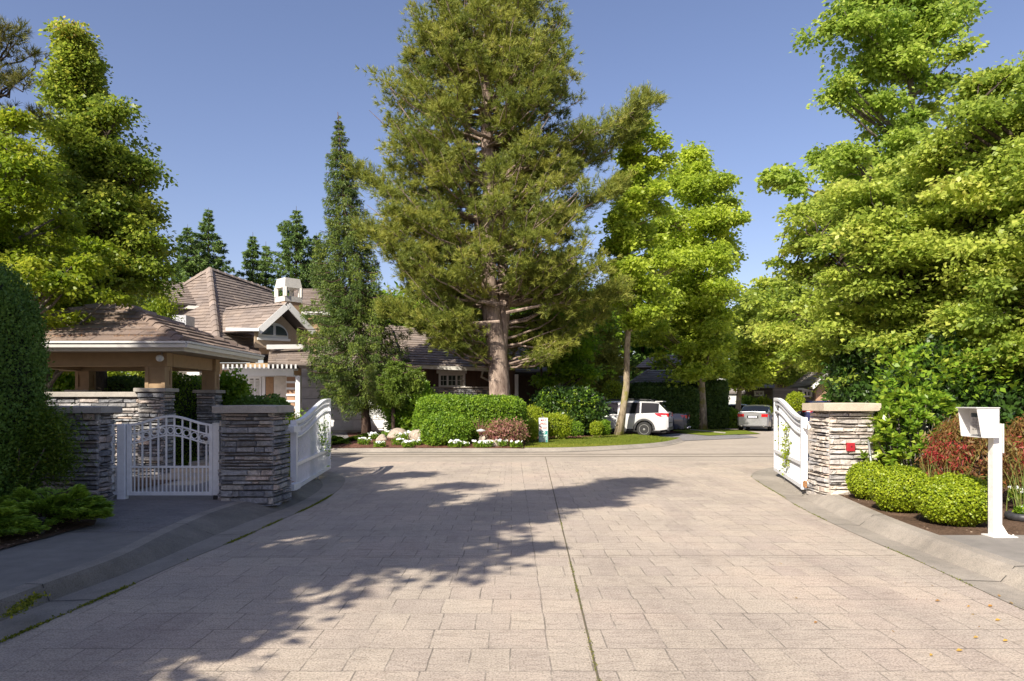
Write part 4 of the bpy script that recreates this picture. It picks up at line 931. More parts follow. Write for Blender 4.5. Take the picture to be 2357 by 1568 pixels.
mb=MB(); mb.box(EX0+.07,EX1-.07,EY0+.07,EY1-.07,2.585,2.60); mb.build('soffit',W_soffit,t)
# flood lamp on the front beam
t=thing('flood_lamp','round white flood lamp under the front corner of the pavilion roof','lamp',(-7.0,14.6,2.4)); c=P(369,825,14.45)
mb=MB(); mb.lathe([(.0,-.075),(.05,-.07),(.066,-.05),(.066,0),(.05,.05),(.028,.09),(0,.1)],18,tuple(c),'y'); mb.build('bulb_head',W_white,t,smooth=True)
mb=MB(); mb.tube([c+Vector((0,.09,.02)),c+Vector((-.08,.22,.09)),c+Vector((-.10,.28,.12))],.018,8); mb.build('arm',K_grey,t)
# ------------------------------------------------------------------ intercom stand
t=thing('intercom_stand','white metal intercom post with an open angular hood on the right sidewalk','intercom',(5.3,8.0,.126))
mb=MB(); px0,px1=XU(2276,8.1),XU(2305,8.1); mb.bbox(px0+.02,px1-.02,8.05,8.15,.135,1.36,.006)
mb.build('post',W_post,t)
mb=MB(); mb.box(px0-.02,px1+.11,7.99,8.20,.126,.138)
for (a,b) in ((px1,px1+.13),): mb.slab([(a-.02,8.10,.138),(b-.05,8.10,.138),(a-.02,8.10,.30)],.012)
mb.slab([(px0+.05,8.05,.138),(px0+.05,8.0,.138),(px0+.05,8.05,.27)],.012); mb.slab([(px1-.05,8.05,.138),(px1-.05,8.0,.138),(px1-.05,8.05,.27)],.012)
for dx in (.03,.075): mb.lathe([(.009,0),(.009,.02)],6,(px1+dx,8.02,.138))
mb.build('base_plate',W_post,t)
o=Vector((-.989,-.139,0)).normalized(); wv=Vector((-.139,.989,0)).normalized()
back0=P(2301,938,7.98); back0.z=0   # near back corner
zt_,zb_=ZV(938,7.9),ZV(1008,7.9)
def HP(a,b,z): return back0+o*a+wv*b+Vector((0,0,z))
W_=.43; dt,db=.275,.215; ft,fb=.15,.11
mb=MB(); th=.006
mb.slab([HP(0,0,zb_),HP(db,0,zb_),HP(dt,0,zt_),HP(0,0,zt_)],-th)
mb.slab([HP(0,W_,zb_+.0),HP(fb,W_+.0,zb_),HP(ft,W_+.0,zt_),HP(0,W_,zt_)],th)
mb.slab([HP(0,-.008,zt_),HP(dt+.015,-.012,zt_),HP(ft+.015,W_+.01,zt_),HP(0,W_+.01,zt_)],-.010)
mb.slab([HP(0,0,zb_),HP(0,W_,zb_),HP(0,W_,zt_),HP(0,0,zt_)],th)
mb.slab([HP(0,0,zb_+.002),HP(db*.9,0,zb_+.002),HP(fb*.9,W_+.0,zb_+.002),HP(0,W_,zb_+.002)],-.006)
mb.build('hood',W_white,t)
mb=MB(); mb.obox(HP(.05,W_*.52,(zt_+zb_)/2-.01),o*.045,wv*.085,Vector((0,0,.125))); k_=mb.build('keypad_unit',plain('keypad_body',(.42,.40,.37),.5),t)
mb=MB(); mb.obox(HP(.097,W_*.52,(zt_+zb_)/2+.075),o*.003,wv*.065,Vector((0,0,.022))); mb.build('display',G_win,k_)
for r_ in range(4):
    for c_ in range(3): mb=MB(); mb.obox(HP(.097,W_*.52+(c_-1)*.036,(zt_+zb_)/2+.025-r_*.033),o*.004,wv*.012,Vector((0,0,.010))); mb.build('button',K_grey,k_)
mb=MB(); mb.obox(Vector((px1+.006,8.12,1.2)),Vector((.004,0,0)),Vector((0,.05,0)),Vector((0,0,.16))); mb.build('side_bracket',W_post,t)
# ------------------------------------------------------------------ main house (left background)
t=thing('house','large tan and white house with taupe tiled hip roofs, dormer and chimney at left','house',(-12,33,0))
Cc=P(505,815,31); Ee=P(620,825,34); Aa=P(483,619,36); e1=(Ee-Cc); e1.z=0; e1.normalize(); e2=Vector((-e1.y,e1.x,0))
PL1=Plane3(Cc,Ee,Aa); PL2=Plane3(Cc,Cc+e2*5,Aa)
mb=MB()
def rf(pl,uv,cs=.36,tl=.45,seed=0,under=.15): roofface(mb,pl,[pl.ray(*q) for q in uv],cs,tl,.04,seed,under)
rf(PL1,[(505,815),(624,825),(655,740),(622,668),(483,619)],.21,.5,11)
rf(PL2,[(505,815),(483,619),(465,625),(345,705),(330,815)],.21,.5,12)
hipcaps(mb,PL1.ray(505,815),PL1.ray(483,619),5,.2,.42,.06); hipcaps(mb,PL1.ray(483,619),PL1.ray(622,668),6,.2,.42,.05)
hipcaps(mb,PL2.ray(483,619),PL2.ray(345,700),6,.2,.42,.05)
PL3=Plane3(P(374,700,33),P(459,706,34),P(461,655,36.2)); rf(PL3,[(459,704),(461,658),(385,647),(290,640),(290,694)],.21,.5,13)
PL4=Plane3(P(683,716,38),P(745,716,38.4),P(742,664,41)); rf(PL4,[(683,716),(760,716),(760,664),(668,664)],.21,.5,14)
PL5=Plane3(P(620,840,31),P(740,841,31.4),P(690,797,33)); rf(PL5,[(616,840),(716,841),(712,794),(640,798),(620,806)],.21,.5,15)
PL7=Plane3(P(690,848,35.5),P(925,846,34.2),P(800,745,39)); rf(PL7,[(690,848),(930,846),(900,752),(780,735),(700,760)],.24,.5,16)
rfm=mb.build('roof',[T_tilehouse,T_under],t)
# chimney
mb=MB(); cc=P(664,720,36); cr=.94; a0=math.atan2(-1,0)
dg=[Vector((math.cos(a),math.sin(a),0)) for a in (R(-88),R(2),R(92),R(182))]
def prism(mb,c,r,z0,z1,r1=None,th=None):
    r1=r if r1 is None else r1
    vs=[Vector((c.x,c.y,z0))+q*r for q in dg]+[Vector((c.x,c.y,z1))+q*r1 for q in dg]
    mb.add(vs,[(3,2,1,0),(4,5,6,7)]+[(i,(i+1)%4,4+(i+1)%4,4+i) for i in range(4)])
r0=.62; zA,zB,zC,zD,zE=ZV(760,36),ZV(697,36),ZV(685,36),ZV(665,36),ZV(643,36)
prism(mb,cc,r0,zA,zB); ch=mb.build('chimney',boardmat('chimney_tile',(.46,.30,.17),.24,2,.7),rfm)
mb=MB(); prism(mb,cc,r0+.05,zB,zC)
for q in dg: mb.obox(Vector((cc.x,cc.y,(zC+zD)/2))+q*(r0-.05),Vector((.09,0,0)),Vector((0,.09,0)),Vector((0,0,(zD-zC)/2+.01)))
for i in range(4):
    a,b=dg[i]*(r0+.05),dg[(i+1)%4]*(r0+.05); n=(a+b).normalized(); base=Vector((cc.x,cc.y,0))
    for (f0,f1) in ((0,.14),(.82,1)): 
        mb.slab([base+a.lerp(b,f0)+Vector((0,0,zC)),base+a.lerp(b,f1)+Vector((0,0,zC)),base+a.lerp(b,f1)+Vector((0,0,zD)),base+a.lerp(b,f0)+Vector((0,0,zD))],.04)
prism(mb,cc,r0+.05,zD,zE,r0-.06); mb.build('chimney_cap',plain('chimney_cap_cream',(.56,.54,.49),.6),rfm)
# gutters and fascias
def band(name,a,b,h,th,mat,par,drop=0): 
    mb=MB(); mb.beam(a+Vector((0,0,-drop)),b+Vector((0,0,-drop)),th,h); return mb.build(name,mat,par)
band('gutter',P(290,699,32.9),P(460,709,34),.15,.12,W_gutter,t); band('gutter',P(683,721,37.9),P(760,722,38.2),.17,.12,W_white,t)
band('gutter',P(614,799,31.8),P(697,798,32.4),.19,.14,W_white,t); band('gutter',P(520,758,31.2),P(597,759,31.35),.13,.12,W_white,t)
band('gutter',P(690,852,35.4),P(925,850,34.1),.17,.12,W_gutter,t)
# walls
def wallquad(name,uv,Y,mat,par=None,th=.15):
    mb=MB(); pts=[P(u,v,Y if not hasattr(Y,'__len__') else Y[i]) for i,(u,v) in enumerate(uv)]; mb.slab(pts,th); return mb.build(name,mat,par or t)
wallquad('wall',[(300,708),(300,790),(456,790),(456,711)],[34.2,34.2,35,35],W_tan); 
wallquad('wall',[(686,724),(686,900),(770,900),(770,724)],38.4,W_tan)
wallquad('wall',[(300,836),(300,1000),(505,1000),(505,836)],32.6,W_siding)
wallquad('wall',[(505,836),(505,1000),(692,1000),(692,836)],32.4,W_tanplain)
wallquad('wall',[(688,850),(688,1003),(925,1003),(925,848)],36.2,W_white)
wallquad('wall',[(596,757),(596,815),(730,815),(730,757)],33.2,plain('dormer_cheek',(.36,.25,.15),.7))
# vent box on the lower roof
mb=MB(); vb=P(400,742,29.5); mb.box(vb.x-.62,vb.x+.62,29.2,30,vb.z-.42,vb.z+.25); mb.build('roof_vent',K_steel,t)
# dormer
Lp,Rp,Ap=P(594.6,760,31.5),P(722,764,33),P(662,699,32.2); rd=(P(523.6,711,33.9)-Ap); rd.z=0; rl=rd.length; rd.normalize()
dm=thing('dormer_holder','x','x'); bpy.data.objects.remove(dm)
mb=MB(); plL=Plane3(Lp,Lp+rd*3,Ap); roofface(mb,plL,[Lp,Lp+rd*(rl-.3),Ap+rd*rl,Ap],.21,.45,.03,21,.10)
plR=Plane3(Rp,Rp+rd*3,Ap); roofface(mb,plR,[Rp,Rp+rd*(rl-.6),Ap+rd*rl,Ap],.21,.45,.03,22,.10); hipcaps(mb,Ap,Ap+rd*rl,9,.16,.4,.045)
dr_=mb.build('dormer',[T_tilehouse,T_under],t)
mb=MB(); fr=-rd*.03
for A,B in ((Lp,Ap),(Rp,Ap)): mb.beam(A+fr+Vector((0,0,-.06)),B+fr+Vector((0,0,-.06)),.07,.26)
mb.build('bargeboard',W_white,dr_)
bk=rd*.55; sd_=(Rp-Lp); sd_.z=0; sd_.normalize()
gl0=Lp+bk+sd_*.25; gr0=Rp+bk-sd_*.25; zb0=ZV(800,32)
def GP(f,z): q=gl0.lerp(gr0,f); return Vector((q.x,q.y,z))
apz=Ap.z-.28; mb=MB(); mb.slab([GP(0,zb0),GP(1,zb0),GP(1,Lp.z-.0),GP(.5,apz),GP(0,Lp.z-.0)],.12); mb.build('gable_wall',plain('gable_tan',(.34,.26,.18),.7),dr_)
# arched window in the gable
wz0=ZV(779,32.4); wr=.66; wc=gl0.lerp(gr0,.40); fw=-rd*.03
def arch(mb,r,z0,th,off,k=18,rect=.12):
    pts=[Vector((wc.x,wc.y,0))+sd_*(r*math.cos(a))+Vector((0,0,z0+rect+r*.86*math.sin(a)))+fw*off for a in [math.pi*i/k for i in range(k+1)]]
    pts=[Vector((wc.x,wc.y,z0))+sd_*r+fw*off]+pts+[Vector((wc.x,wc.y,z0))-sd_*r+fw*off]; mb.slab(pts,th)
mb=MB(); arch(mb,wr,wz0,.06,1.2); mb.beam(Vector((wc.x,wc.y,wz0-.05))-sd_*(wr+.06)+fw*2.2,Vector((wc.x,wc.y,wz0-.05))+sd_*(wr+.06)+fw*2.2,.10,.10); wf=mb.build('window',W_white,dr_)
mb=MB()
for s_ in (-1,1):
    k=10; c0=Vector((wc.x,wc.y,wz0+.14))+fw*3.6; pts=[c0+sd_*s_*.06+Vector((0,0,0))]
    rr=wr-.1
    for i in range(k+1):
        a=math.pi/2*i/k; x=.06+(rr-.06)*math.cos(a); pts.append(c0+sd_*s_*x+Vector((0,0,.66*rr*math.sin(a)*1.1)))
    if s_<0: pts=pts[::-1]
    mb.slab(pts,.02)
mb.build('pane',G_win,wf)
# pergola
mb=MB(); mb.beam(P(512,848,31.0),P(686,850,31.4),.10,.12); mb.build('pergola_plate',W_white,t)
for i in range(17):
    u=514+i*10.4; a=P(u,843.5,30.4); b=P(u+1,845.5,32.3); mb=MB(); mb.beam(a,b,.07,.17); mb.build('rafter',W_white,t)
mb=MB(); mb.beam(P(540,857,30.9),P(676,857.5,31.1),.14,.28); mb.obox(P(535,857,30.9),Vector((.12,0,0)),Vector((0,.06,0)),Vector((0,0,.09))); mb.build('pergola_beam',W_white,t)
mb=MB(); p=P(686.5,0,31.1); mb.bbox(p.x-.10,p.x+.10,31.0,31.2,.1,ZV(865,31.1),.01); mb.build('porch_post',W_white,t)
mb=MB(); p=P(671,0,31.6); mb.box(p.x-.17,p.x+.17,31.5,31.9,.1,ZV(864,31.6)); pp_=mb.build('porch_pier',plain('brick_orange',(.34,.20,.12),.8),t)
for i in range(9):  # added white slats: the shadow pattern across the pier, built as strips
    z=.5+i*.27; mb=MB(); mb.box(p.x-.19,p.x+.19,31.46,31.495,z,z+.09); mb.build('shadow_pattern_slat',W_white,pp_)
def window(par,u0,u1,v0,v1,Y,nm=1,fr=.06,glass=None,mat=None,grid=None,name='window'):
    mat=mat or W_white; x0,x1,z1,z0=XU(u0,Y),XU(u1,Y),ZV(v0,Y),ZV(v1,Y); mb=MB()
    mb.box(x0,x0+fr,Y-.05,Y+.03,z0,z1); mb.box(x1-fr,x1,Y-.05,Y+.03,z0,z1); mb.box(x0+fr,x1-fr,Y-.05,Y+.03,z1-fr,z1); mb.box(x0+fr,x1-fr,Y-.05,Y+.03,z0,z0+fr)
    for i in range(1,nm): x=x0+(x1-x0)*i/nm; mb.box(x-fr*.45,x+fr*.45,Y-.045,Y+.03,z0+fr,z1-fr)
    if grid:
        gx_,gz_=grid
        for i in range(1,nm*gx_): 
            if i%gx_: x=x0+(x1-x0)*i/(nm*gx_); mb.box(x-.01,x+.01,Y-.02,Y+.0,z0+fr,z1-fr)
        for j in range(1,gz_): z=z0+(z1-z0)*j/gz_; mb.box(x0+fr,x1-fr,Y-.021,Y+.001,z-.01,z+.01)
    w_=mb.build(name,mat,par); mb=MB(); mb.box(x0+fr,x1-fr,Y+.01,Y+.02,z0+fr,z1-fr); mb.build('pane',glass or G_win,w_); return w_
def shutter(par,u0,u1,v0,v1,Y):
    x0,x1,z1,z0=XU(u0,Y),XU(u1,Y),ZV(v0,Y),ZV(v1,Y); mb=MB(); z=z0+.03
    while z<z1-.03: mb.obox(((x0+x1)/2,Y-.0,z),Vector(((x1-x0)/2,0,0)),Vector((0,.012,.020)),Vector((0,-.004,.006))); z+=.062
    return mb.build('shutter',W_gutter,par)
YW=32.2
mb=MB(); mb.box(XU(505,YW),XU(634,YW),YW-.02,YW+.1,ZV(868,YW),ZV(862,YW)+.0); mb.build('lintel',W_white,t)
for (a,b) in ((528,552),(571,602)):
    w_=window(t,a,b,867,925,YW,2,.09); 
    for (c,dd) in ((a+3.0,(a+b)/2-2),((a+b)/2+1.5,b-3)): shutter(w_,c,dd,871,920,YW-.05)
for (a,b) in ((505,527),(553,570),(603,611)): mb=MB(); mb.box(XU(a,YW),XU(b,YW),YW-.03,YW+.1,.2,ZV(868,YW)); mb.build('wall_panel',W_white,t)
mb=MB(); mb.box(XU(612,YW),XU(630,YW),YW-.02,YW+.1,.2,ZV(867,YW)); dd_=mb.build('door',plain('oak_door',(.30,.17,.08),.5,var=.15,nscale=12),t); mb=MB(); mb.box(XU(626,YW),XU(628,YW),YW-.07,YW-.02,1.0,1.25); mb.build('handle',K_black,dd_)
mb=MB(); mb.box(XU(631,YW),XU(661,YW),YW-.04,YW+.1,.2,ZV(866,YW)); mb.build('wall_panel',plain('cream_panel',(.60,.55,.48),.6),t)
mb=MB(); mb.box(XU(431,32.4),XU(460,32.4),32.35,32.5,ZV(864,32.4),ZV(857,32.4)); mb.build('sill',W_white,t)
# garage door
YG=36.1; mb=MB(); x0,x1=XU(693,YG),XU(886,YG)
for j in range(5):
    z0,z1=ZV(990,YG)+j*.52,ZV(990,YG)+(j+1)*.52-.03; mb.bbox(x0,x1,YG-.10,YG-.04,z0,z1,.01)
    k=8
    for i in range(k): 
        a=x0+(x1-x0)*(i+.1)/k; b=x0+(x1-x0)*(i+.9)/k; mb.bbox(a,b,YG-.135,YG-.09,z0+.09,z1-.09,.012)
mb.build('garage_door',plain('garage_white',(.82,.81,.81),.5,var=.04),t)
for u in (690,890): mb=MB(); mb.box(XU(u,YG)-.1,XU(u,YG)+.1,YG-.14,YG-.04,.09,3.0); mb.build('door_trim',W_white,t)
# ------------------------------------------------------------------ middle house
t=thing('house','low house with dark brown board walls and taupe tile roof behind the giant pine','house',(-1,34,0))
PLm=Plane3(P(922,838,35),P(1130,846,35.9),P(1062,770,39)); mb=MB()
rf(PLm,[(922,838),(1130,846),(1062,770),(886,750)],.28,.5,31)
pc=PLm.ray(1130,846); PLn=Plane3(P(1110,857,36.1),P(1320,862,37),P(1200,792,40.5)); rf(PLn,[(1110,856),(1320,861),(1290,795),(1110,790)],.28,.5,32)
q0=PLm.ray(922,838); PLo=Plane3(q0,q0+Vector((-1.2,3.5,0)),PLm.ray(886,750)); 
hipcaps(mb,PLm.ray(922,838),PLm.ray(886,750),5,.18,.4,.05); hipcaps(mb,PLm.ray(1130,846),PLm.ray(1062,770),5,.18,.4,.05); hipcaps(mb,PLm.ray(1062,770),PLm.ray(886,750),5,.18,.4,.05)
mb.build('roof',[T_tilehouse,T_under],t)
band('gutter',P(922,843,34.95),P(1130,851,35.8),.17,.12,W_gutter,t)
YM=36.4
wallquad('wall',[(900,842),(900,1000),(1186,1000),(1186,846)],YM,W_brown)
wallquad('wall',[(1186,860),(1186,1000),(1330,1000),(1330,862)],37.7,W_brownplain)
x0,x1=XU(985,YM),XU(1130,YM); mb=MB(); mb.m=1; mb.box(x0,x1,YM-.13,YM-.05,.2,ZV(893.5,YM)); mb.m=0; stones(mb,(x0,YM-.13),(x1,YM-.13),.2,ZV(893.5,YM),(0,-1),77,.06,.12,.15,.5); mb.build('stone_wainscot',[S_dark,S_core],t,fix=False)
mb=MB(); mb.box(x0-.05,x1+.05,YM-.24,YM-.04,ZV(893.5,YM),ZV(890.5,YM)); mb.build('sill',C_cap,t)
w_=window(t,1010,1071,860,892,YM-.15,3,.10,grid=(2,2)); mb=MB(); mb.box(XU(1006,YM),XU(1075,YM),YM-.26,YM-.13,ZV(860,YM),ZV(852.5,YM)); mb.build('lintel',W_white,w_)
mb=MB(); mb.tube([P(1112,851,35.7),P(1108,868,35.8),P(1128,878,36.2)],.05,8); mb.tube([P(1128,878,36.2),P(1128,1000,36.2)],.05,8); mb.build('downspout',W_gutter,t,smooth=True)
for u in (1189,1283,1291): mb=MB(); p=P(u,0,36.1); mb.bbox(p.x-.09,p.x+.09,36.0,36.18,.1,ZV(862,36.1),.01); mb.build('porch_post',W_white,t)
# ------------------------------------------------------------------ house behind the parked cars
t=thing('house','grey tiled house mostly hidden behind the tall clipped hedge','house',(9,46,0)); mb=MB()
PLa=Plane3(P(1444,886,44),P(1611,886,44),P(1525,852,47)); rf(PLa,[(1444,886),(1611,886),(1556,852),(1493,852)],.4,.55,41)
PLb=Plane3(P(1470,846,47.5),P(1580,846,47.5),P(1530,818,50)); rf(PLb,[(1462,846),(1590,846),(1560,817),(1500,817)],.4,.55,42)
PLc=Plane3(P(1300,883,45),P(1444,883,45),P(1400,850,48)); rf(PLc,[(1290,883),(1450,883),(1440,845),(1310,845)],.4,.55,43)
for a,b in (((1444,886),(1493,852)),((1611,886),(1556,852))): hipcaps(mb,PLa.ray(*a),PLa.ray(*b),4,.2,.45,.06)
mb.build('roof',[T_tilegrey,T_under],t); band('gutter',P(1444,888,43.9),P(1612,888,43.9),.13,.1,W_gutter,t); band('gutter',P(1290,885,44.9),P(1448,885,44.9),.13,.1,W_gutter,t)
wallquad('wall',[(1300,884),(1300,975),(1610,975),(1610,884)],45.8,W_siding); window(t,1376,1390,893,925,45.6,1,.12)
# ------------------------------------------------------------------ gabled house far right
t=thing('house','small gabled house with white bargeboards beyond the right gate pillar','house',(21,50,0)); mb=MB(); YH=50
A=P(1909,857,YH); B=P(1868,893,YH); bk=P(1790,862,57)
PLd=Plane3(P(1815,892,54),B,A); rf(PLd,[(1812,893),(1868,894),(1909,857),(1862,856)],.4,.55,51)
PLe=Plane3(P(1938,893,51),A,P(1960,858,56)); rf(PLe,[(1948,893),(1909,857),(1985,857),(2000,893)],.4,.55,52)
mb.build('roof',[T_tilegrey,T_under],t)
mb=MB(); mb.beam(B+Vector((0,-.1,0)),A+Vector((0,-.1,0)),.1,.22); mb.beam(P(1948,893,YH),A+Vector((0,-.1,0)),.1,.22); mb.build('bargeboard',W_white,t)
mb=MB(); mb.slab([P(1878,975,50.6),P(1942,975,50.6),P(1942,896,50.6),P(1909,864,50.6),P(1878,896,50.6)],.2); mb.build('gable_wall',plain('gable_rust',(.36,.22,.14),.7),t)
wallquad('wall',[(1780,893),(1780,975),(1880,975),(1880,893)],52,W_siding); window(t,1846,1869,898,914,51.8,2,.12,grid=(2,1)); 
mb=MB(); mb.beam(P(1812,895,53.6),P(1870,896,50.2),.1,.13); mb.build('gutter',W_white,t)
# houses glimpsed between the street trees
t=thing('house','dark roofed bungalow glimpsed between the street trees above the silver car','house',(18,62,0)); mb=MB()
PLf=Plane3(P(1690,893,60),P(1815,893,60),P(1760,862,64)); rf(PLf,[(1700,893),(1815,893),(1790,868),(1722,868)],.45,.6,61); mb.build('roof',[T_tilegrey,T_under],t)
wallquad('wall',[(1700,893),(1700,960),(1822,960),(1822,893)],61,W_siding); window(t,1736,1758,900,912,60.8,2,.12)
t=thing('garage','pale garage with white door beyond the tall hedge, left of the leaning trunk','garage',(16,60,0)); 
wallquad('wall',[(1664,902),(1664,960),(1712,960),(1712,902)],58,plain('pale_wall',(.55,.52,.48),.7)); mb=MB(); mb.box(XU(1668,57.8),XU(1694,57.8),57.7,57.85,.1,ZV(905,57.8)); mb.build('garage_door',W_white,t)
mb=MB(); mb.slab([P(1660,903,57.5),P(1716,903,57.5),P(1706,884,61),P(1668,884,61)],.12); mb.build('roof',T_tilegrey,t)
# ------------------------------------------------------------------ vegetation
def prof(Y,uc,rows):
    """silhouette rows (v, u_left, u_right) measured at depth Y about the trunk line uc -> [(z,left,right)] rising"""
    r=[(ZV(v,Y),(uc-a)*Y/F,(b-uc)*Y/F) for v,a,b in rows]; r.sort(); return r
def tree(name,label,cat,u,v,Y,z=None,group=None):
    b=P(u,v,Y) if z is None else Vector((XU(u,Y),Y,z)); return thing(name,label,cat,tuple(b),0,group), tuple(b)
# giant pine
Y=31.2; t,b=tree('pine_tree','giant twin-stemmed pine towering over the street from behind the yew hedge','tree',1150,0,Y,.1)
pr=prof(Y,1150,[(-360,1100,1190),(-220,1010,1250),(-100,955,1290),(0,935,1300),(60,905,1318),(130,878,1335),(200,862,1338),(250,856,1348),(300,848,1370),(360,855,1385),(430,865,1392),(500,860,1395),(570,848,1395),(640,858,1395),(700,870,1395),(750,910,1380),(790,1000,1350)])
x=lambda u: XU(u,Y)-b[0]
stems=[[(0,0,.1,.46),(x(1148),0,ZV(800,Y)),(x(1122),.1,ZV(690,Y)),(x(1127),0,ZV(500,Y)),(x(1120),0,ZV(200,Y)),(x(1130),0,ZV(-250,Y))],
       [(x(1153),.15,1.5,.30),(x(1152),.1,ZV(800,Y)),(x(1160),.3,ZV(690,Y)),(x(1156),.3,ZV(500,Y)),(x(1175),.4,ZV(200,Y)),(x(1165),.3,ZV(-200,Y))],
       [(x(1140),.25,3.0,.24),(x(1125),.4,ZV(770,Y)),(x(1112),.7,ZV(650,Y)),(x(1085),.8,ZV(400,Y)),(x(1060),.8,ZV(100,Y))]]
pine(t,b,pr,(.42,24.5),500,0,Lf_pine,B_pine,1,needle=.19,per=19,nw=.0095,stems=stems,depth=.8,cl=.7,up=.6,lump=.16,front=(ZV(650,Y),1.0),boughs=4,tpb=20,bs=.52)
# its long limb reaching right
t2=t
rg=np.random.default_rng(5); wd=MB(); tc=[];td=[]
for (uv,yy,r0) in (([(1180,400),(1290,345),(1390,300),(1470,250),(1500,225)],28.2,.09),([(1185,470),(1290,420),(1380,360),(1440,310),(1460,270)],28.9,.07),([(1170,640),(1080,560),(950,480),(860,420),(815,395)],28.0,.07),([(1175,560),(1270,520),(1360,470),(1430,420)],27.6,.06),([(1165,700),(1060,690),(950,640),(880,560),(838,520)],27.6,.06),([(1165,720),(1260,700),(1350,690),(1430,670)],27.4,.06),([(1150,740),(1060,745),(960,740),(890,700)],27.2,.05)):
    pts=[np.array(P(u,v,yy+2.7+.15*i)) for i,(u,v) in enumerate(uv)]; wd.tube(pts,[r0*(1-i/len(pts))+.012 for i in range(len(pts))],6,cap=False)
    m=170
    for k in range(m):
        s=1-rg.uniform()**1.2*.75; q=s*(len(pts)-1); i=min(len(pts)-2,int(q)); c=pts[i]*(1-(q-i))+pts[i+1]*(q-i)
        sd=rg.normal(size=3)*np.array([1,1,.6]); sd/=np.linalg.norm(sd); tc.append(c+sd*rg.uniform(.05,.85)*(1.15-.5*s)); d=(pts[i+1]-pts[i]); d/=np.linalg.norm(d); dd=d*.4+sd*.5+np.array([0,0,.55]); td.append(dd/np.linalg.norm(dd))
        if k%3==0: wd.tube([c,tc[-1]],[.014,.007],3,cap=False)
wd.build('limb',B_pine,t,fix=False)
tc=np.array(tc); td=np.array(td); tc=np.repeat(tc,4,0)+rg.normal(size=(4*len(tc),3))*.10; td=unit(np.repeat(td,4,0)+rg.normal(size=(4*len(td),3))*.3); C=np.repeat(tc,17,0); D=np.repeat(td,17,0); C=C+D*rg.uniform(-.08,.25,len(C))[:,None]; V=blades(C,unit(D*.85+rg.normal(size=D.shape)*.5),.18*rg.uniform(.7,1.25,len(C)),np.full(len(C),.0095),rg)
np_mesh('foliage',V,4,Lf_pine,t,var=np.clip(np.repeat(rg.uniform(0,1,len(tc)),17)*.6+rg.uniform(0,1,len(C))*.4,0,1))
# dead brown needle clusters low in the crown are part of the needles' own colour
# spruce in front of the garage
Y=31.5; t,b=tree('spruce_tree','slender dark spruce with drooping sprays in front of the white garage','tree',845,0,Y,.1)
spruce(t,b,prof(Y,820,[(262,818,822),(300,808,834),(350,796,848),(410,784,860),(470,768,872),(540,752,886),(600,736,900),(680,714,915),(760,690,925),(830,682,932),(895,712,925),(925,765,900)]),(.17,ZV(258,Y)),Lf_spruce,B_spruce,2,dz=.34,per=8,dens=150,leaf=.115,aspect=.085,lean=[(0,0),(4,-.25),(8,-.85),(13.9,-1.25)],lump=.3,tipup=.2,hang=1.3,drop=.5)
Y=28.2; t,b=tree('weeping_conifer','low weeping conifer with bright drooping branches right of the spruce trunk','tree',905,0,Y,.1)
spruce(t,b,prof(Y,905,[(822,900,925),(840,890,965),(870,868,975),(900,862,960),(925,880,930)]),(.08,ZV(822,Y)),leafmat('weeping_needles',[(.07,.12,.015),(.12,.18,.02),(.18,.23,.03)],.25,.5),B_spruce,3,dz=.13,per=7,dens=170,leaf=.10,aspect=.10,hang=1.1,tipup=.3,drop=.5)
# background conifers
for i,(u,vt,vb,hw,Y,lb) in enumerate([(480,482,700,42,62,'dark fir peaking above the house ridge beside the broadleaf crown'),(432,520,700,45,60,'bushier fir behind the left tree, over the tan house roof'),(582,538,690,30,66,'small pointed fir in the gap of sky left of the chimney'),(612,560,690,26,68,'shortest pointed fir, right beside the gap firs above the roof'),(682,478,700,52,62,'tall broad fir behind the chimney'),(728,540,700,40,64,'fir tucked between the chimney fir and the slender spruce')]):
    t,b=tree('fir_tree',lb,'tree',u,0,Y,.0,'firs behind the houses')
    spruce(t,b,prof(Y,u,[(vt,u-1,u+1),(vt+30,u-hw*.45,u+hw*.45),(vt+80,u-hw*.95,u+hw*.9),(vt+140,u-hw*1.4,u+hw*1.4),(vb+60,u-hw*1.6,u+hw*1.6)]),(.3,ZV(vt-4,Y)),Lf_firfar,B_dark,30+i,dz=.5,per=7,dens=34,leaf=.28,aspect=.13,hang=.8,tipup=.5,drop=.35,lump=.6)
# left broadleaf tree
Y=20.; t,b=tree('beech_tree','tall pointed broadleaf tree with golden tips rising behind the pavilion','tree',215,0,Y,.1)
broadleaf(t,b,prof(Y,215,[(32,160,170),(80,142,192),(130,134,204),(200,124,212),(250,122,238),(262,110,335),(300,105,345),(370,98,372),(440,85,360),(500,70,350),(560,60,385),(620,60,425),(670,75,440),(710,120,395)]),(.28,ZV(50,Y)),560,150000,.10,Lf_left,B_dark,4,clump=.42,flat=.6,lump=.38,limbs=44,lean=[(0,0),(6,.1),(9,-.15),(12.3,-.58)],inner=.42,depth=.8,limb_rise=.9,vtop=(10.4,13.5),arms=6)
# golden upper leaves
# lime tree at the left edge
Y=15.; t,b=tree('lime_tree','pale loose-leaved tree at the left edge above the clipped cedar','tree',-40,0,Y,.1)
broadleaf(t,b,prof(Y,-40,[(288,-60,60),(340,-150,120),(420,-230,110),(500,-260,150),(570,-260,190),(640,-240,215),(700,-200,215),(760,-150,150)]),(.2,7.),300,70000,.08,Lf_lime,B_grey,5,clump=.34,flat=.5,lump=.4,limbs=30)
Y=18.5; t,b=tree('lime_tree','second pale leafy tree low behind the pavilion roof at left','tree',110,0,Y,.1)
broadleaf(t,b,prof(Y,110,[(520,70,150),(580,10,260),(650,-10,300),(720,0,300),(790,20,250),(840,30,200)]),(.14,5.),240,50000,.095,Lf_lime,B_grey,6,clump=.36,flat=.5,lump=.35,limbs=22)
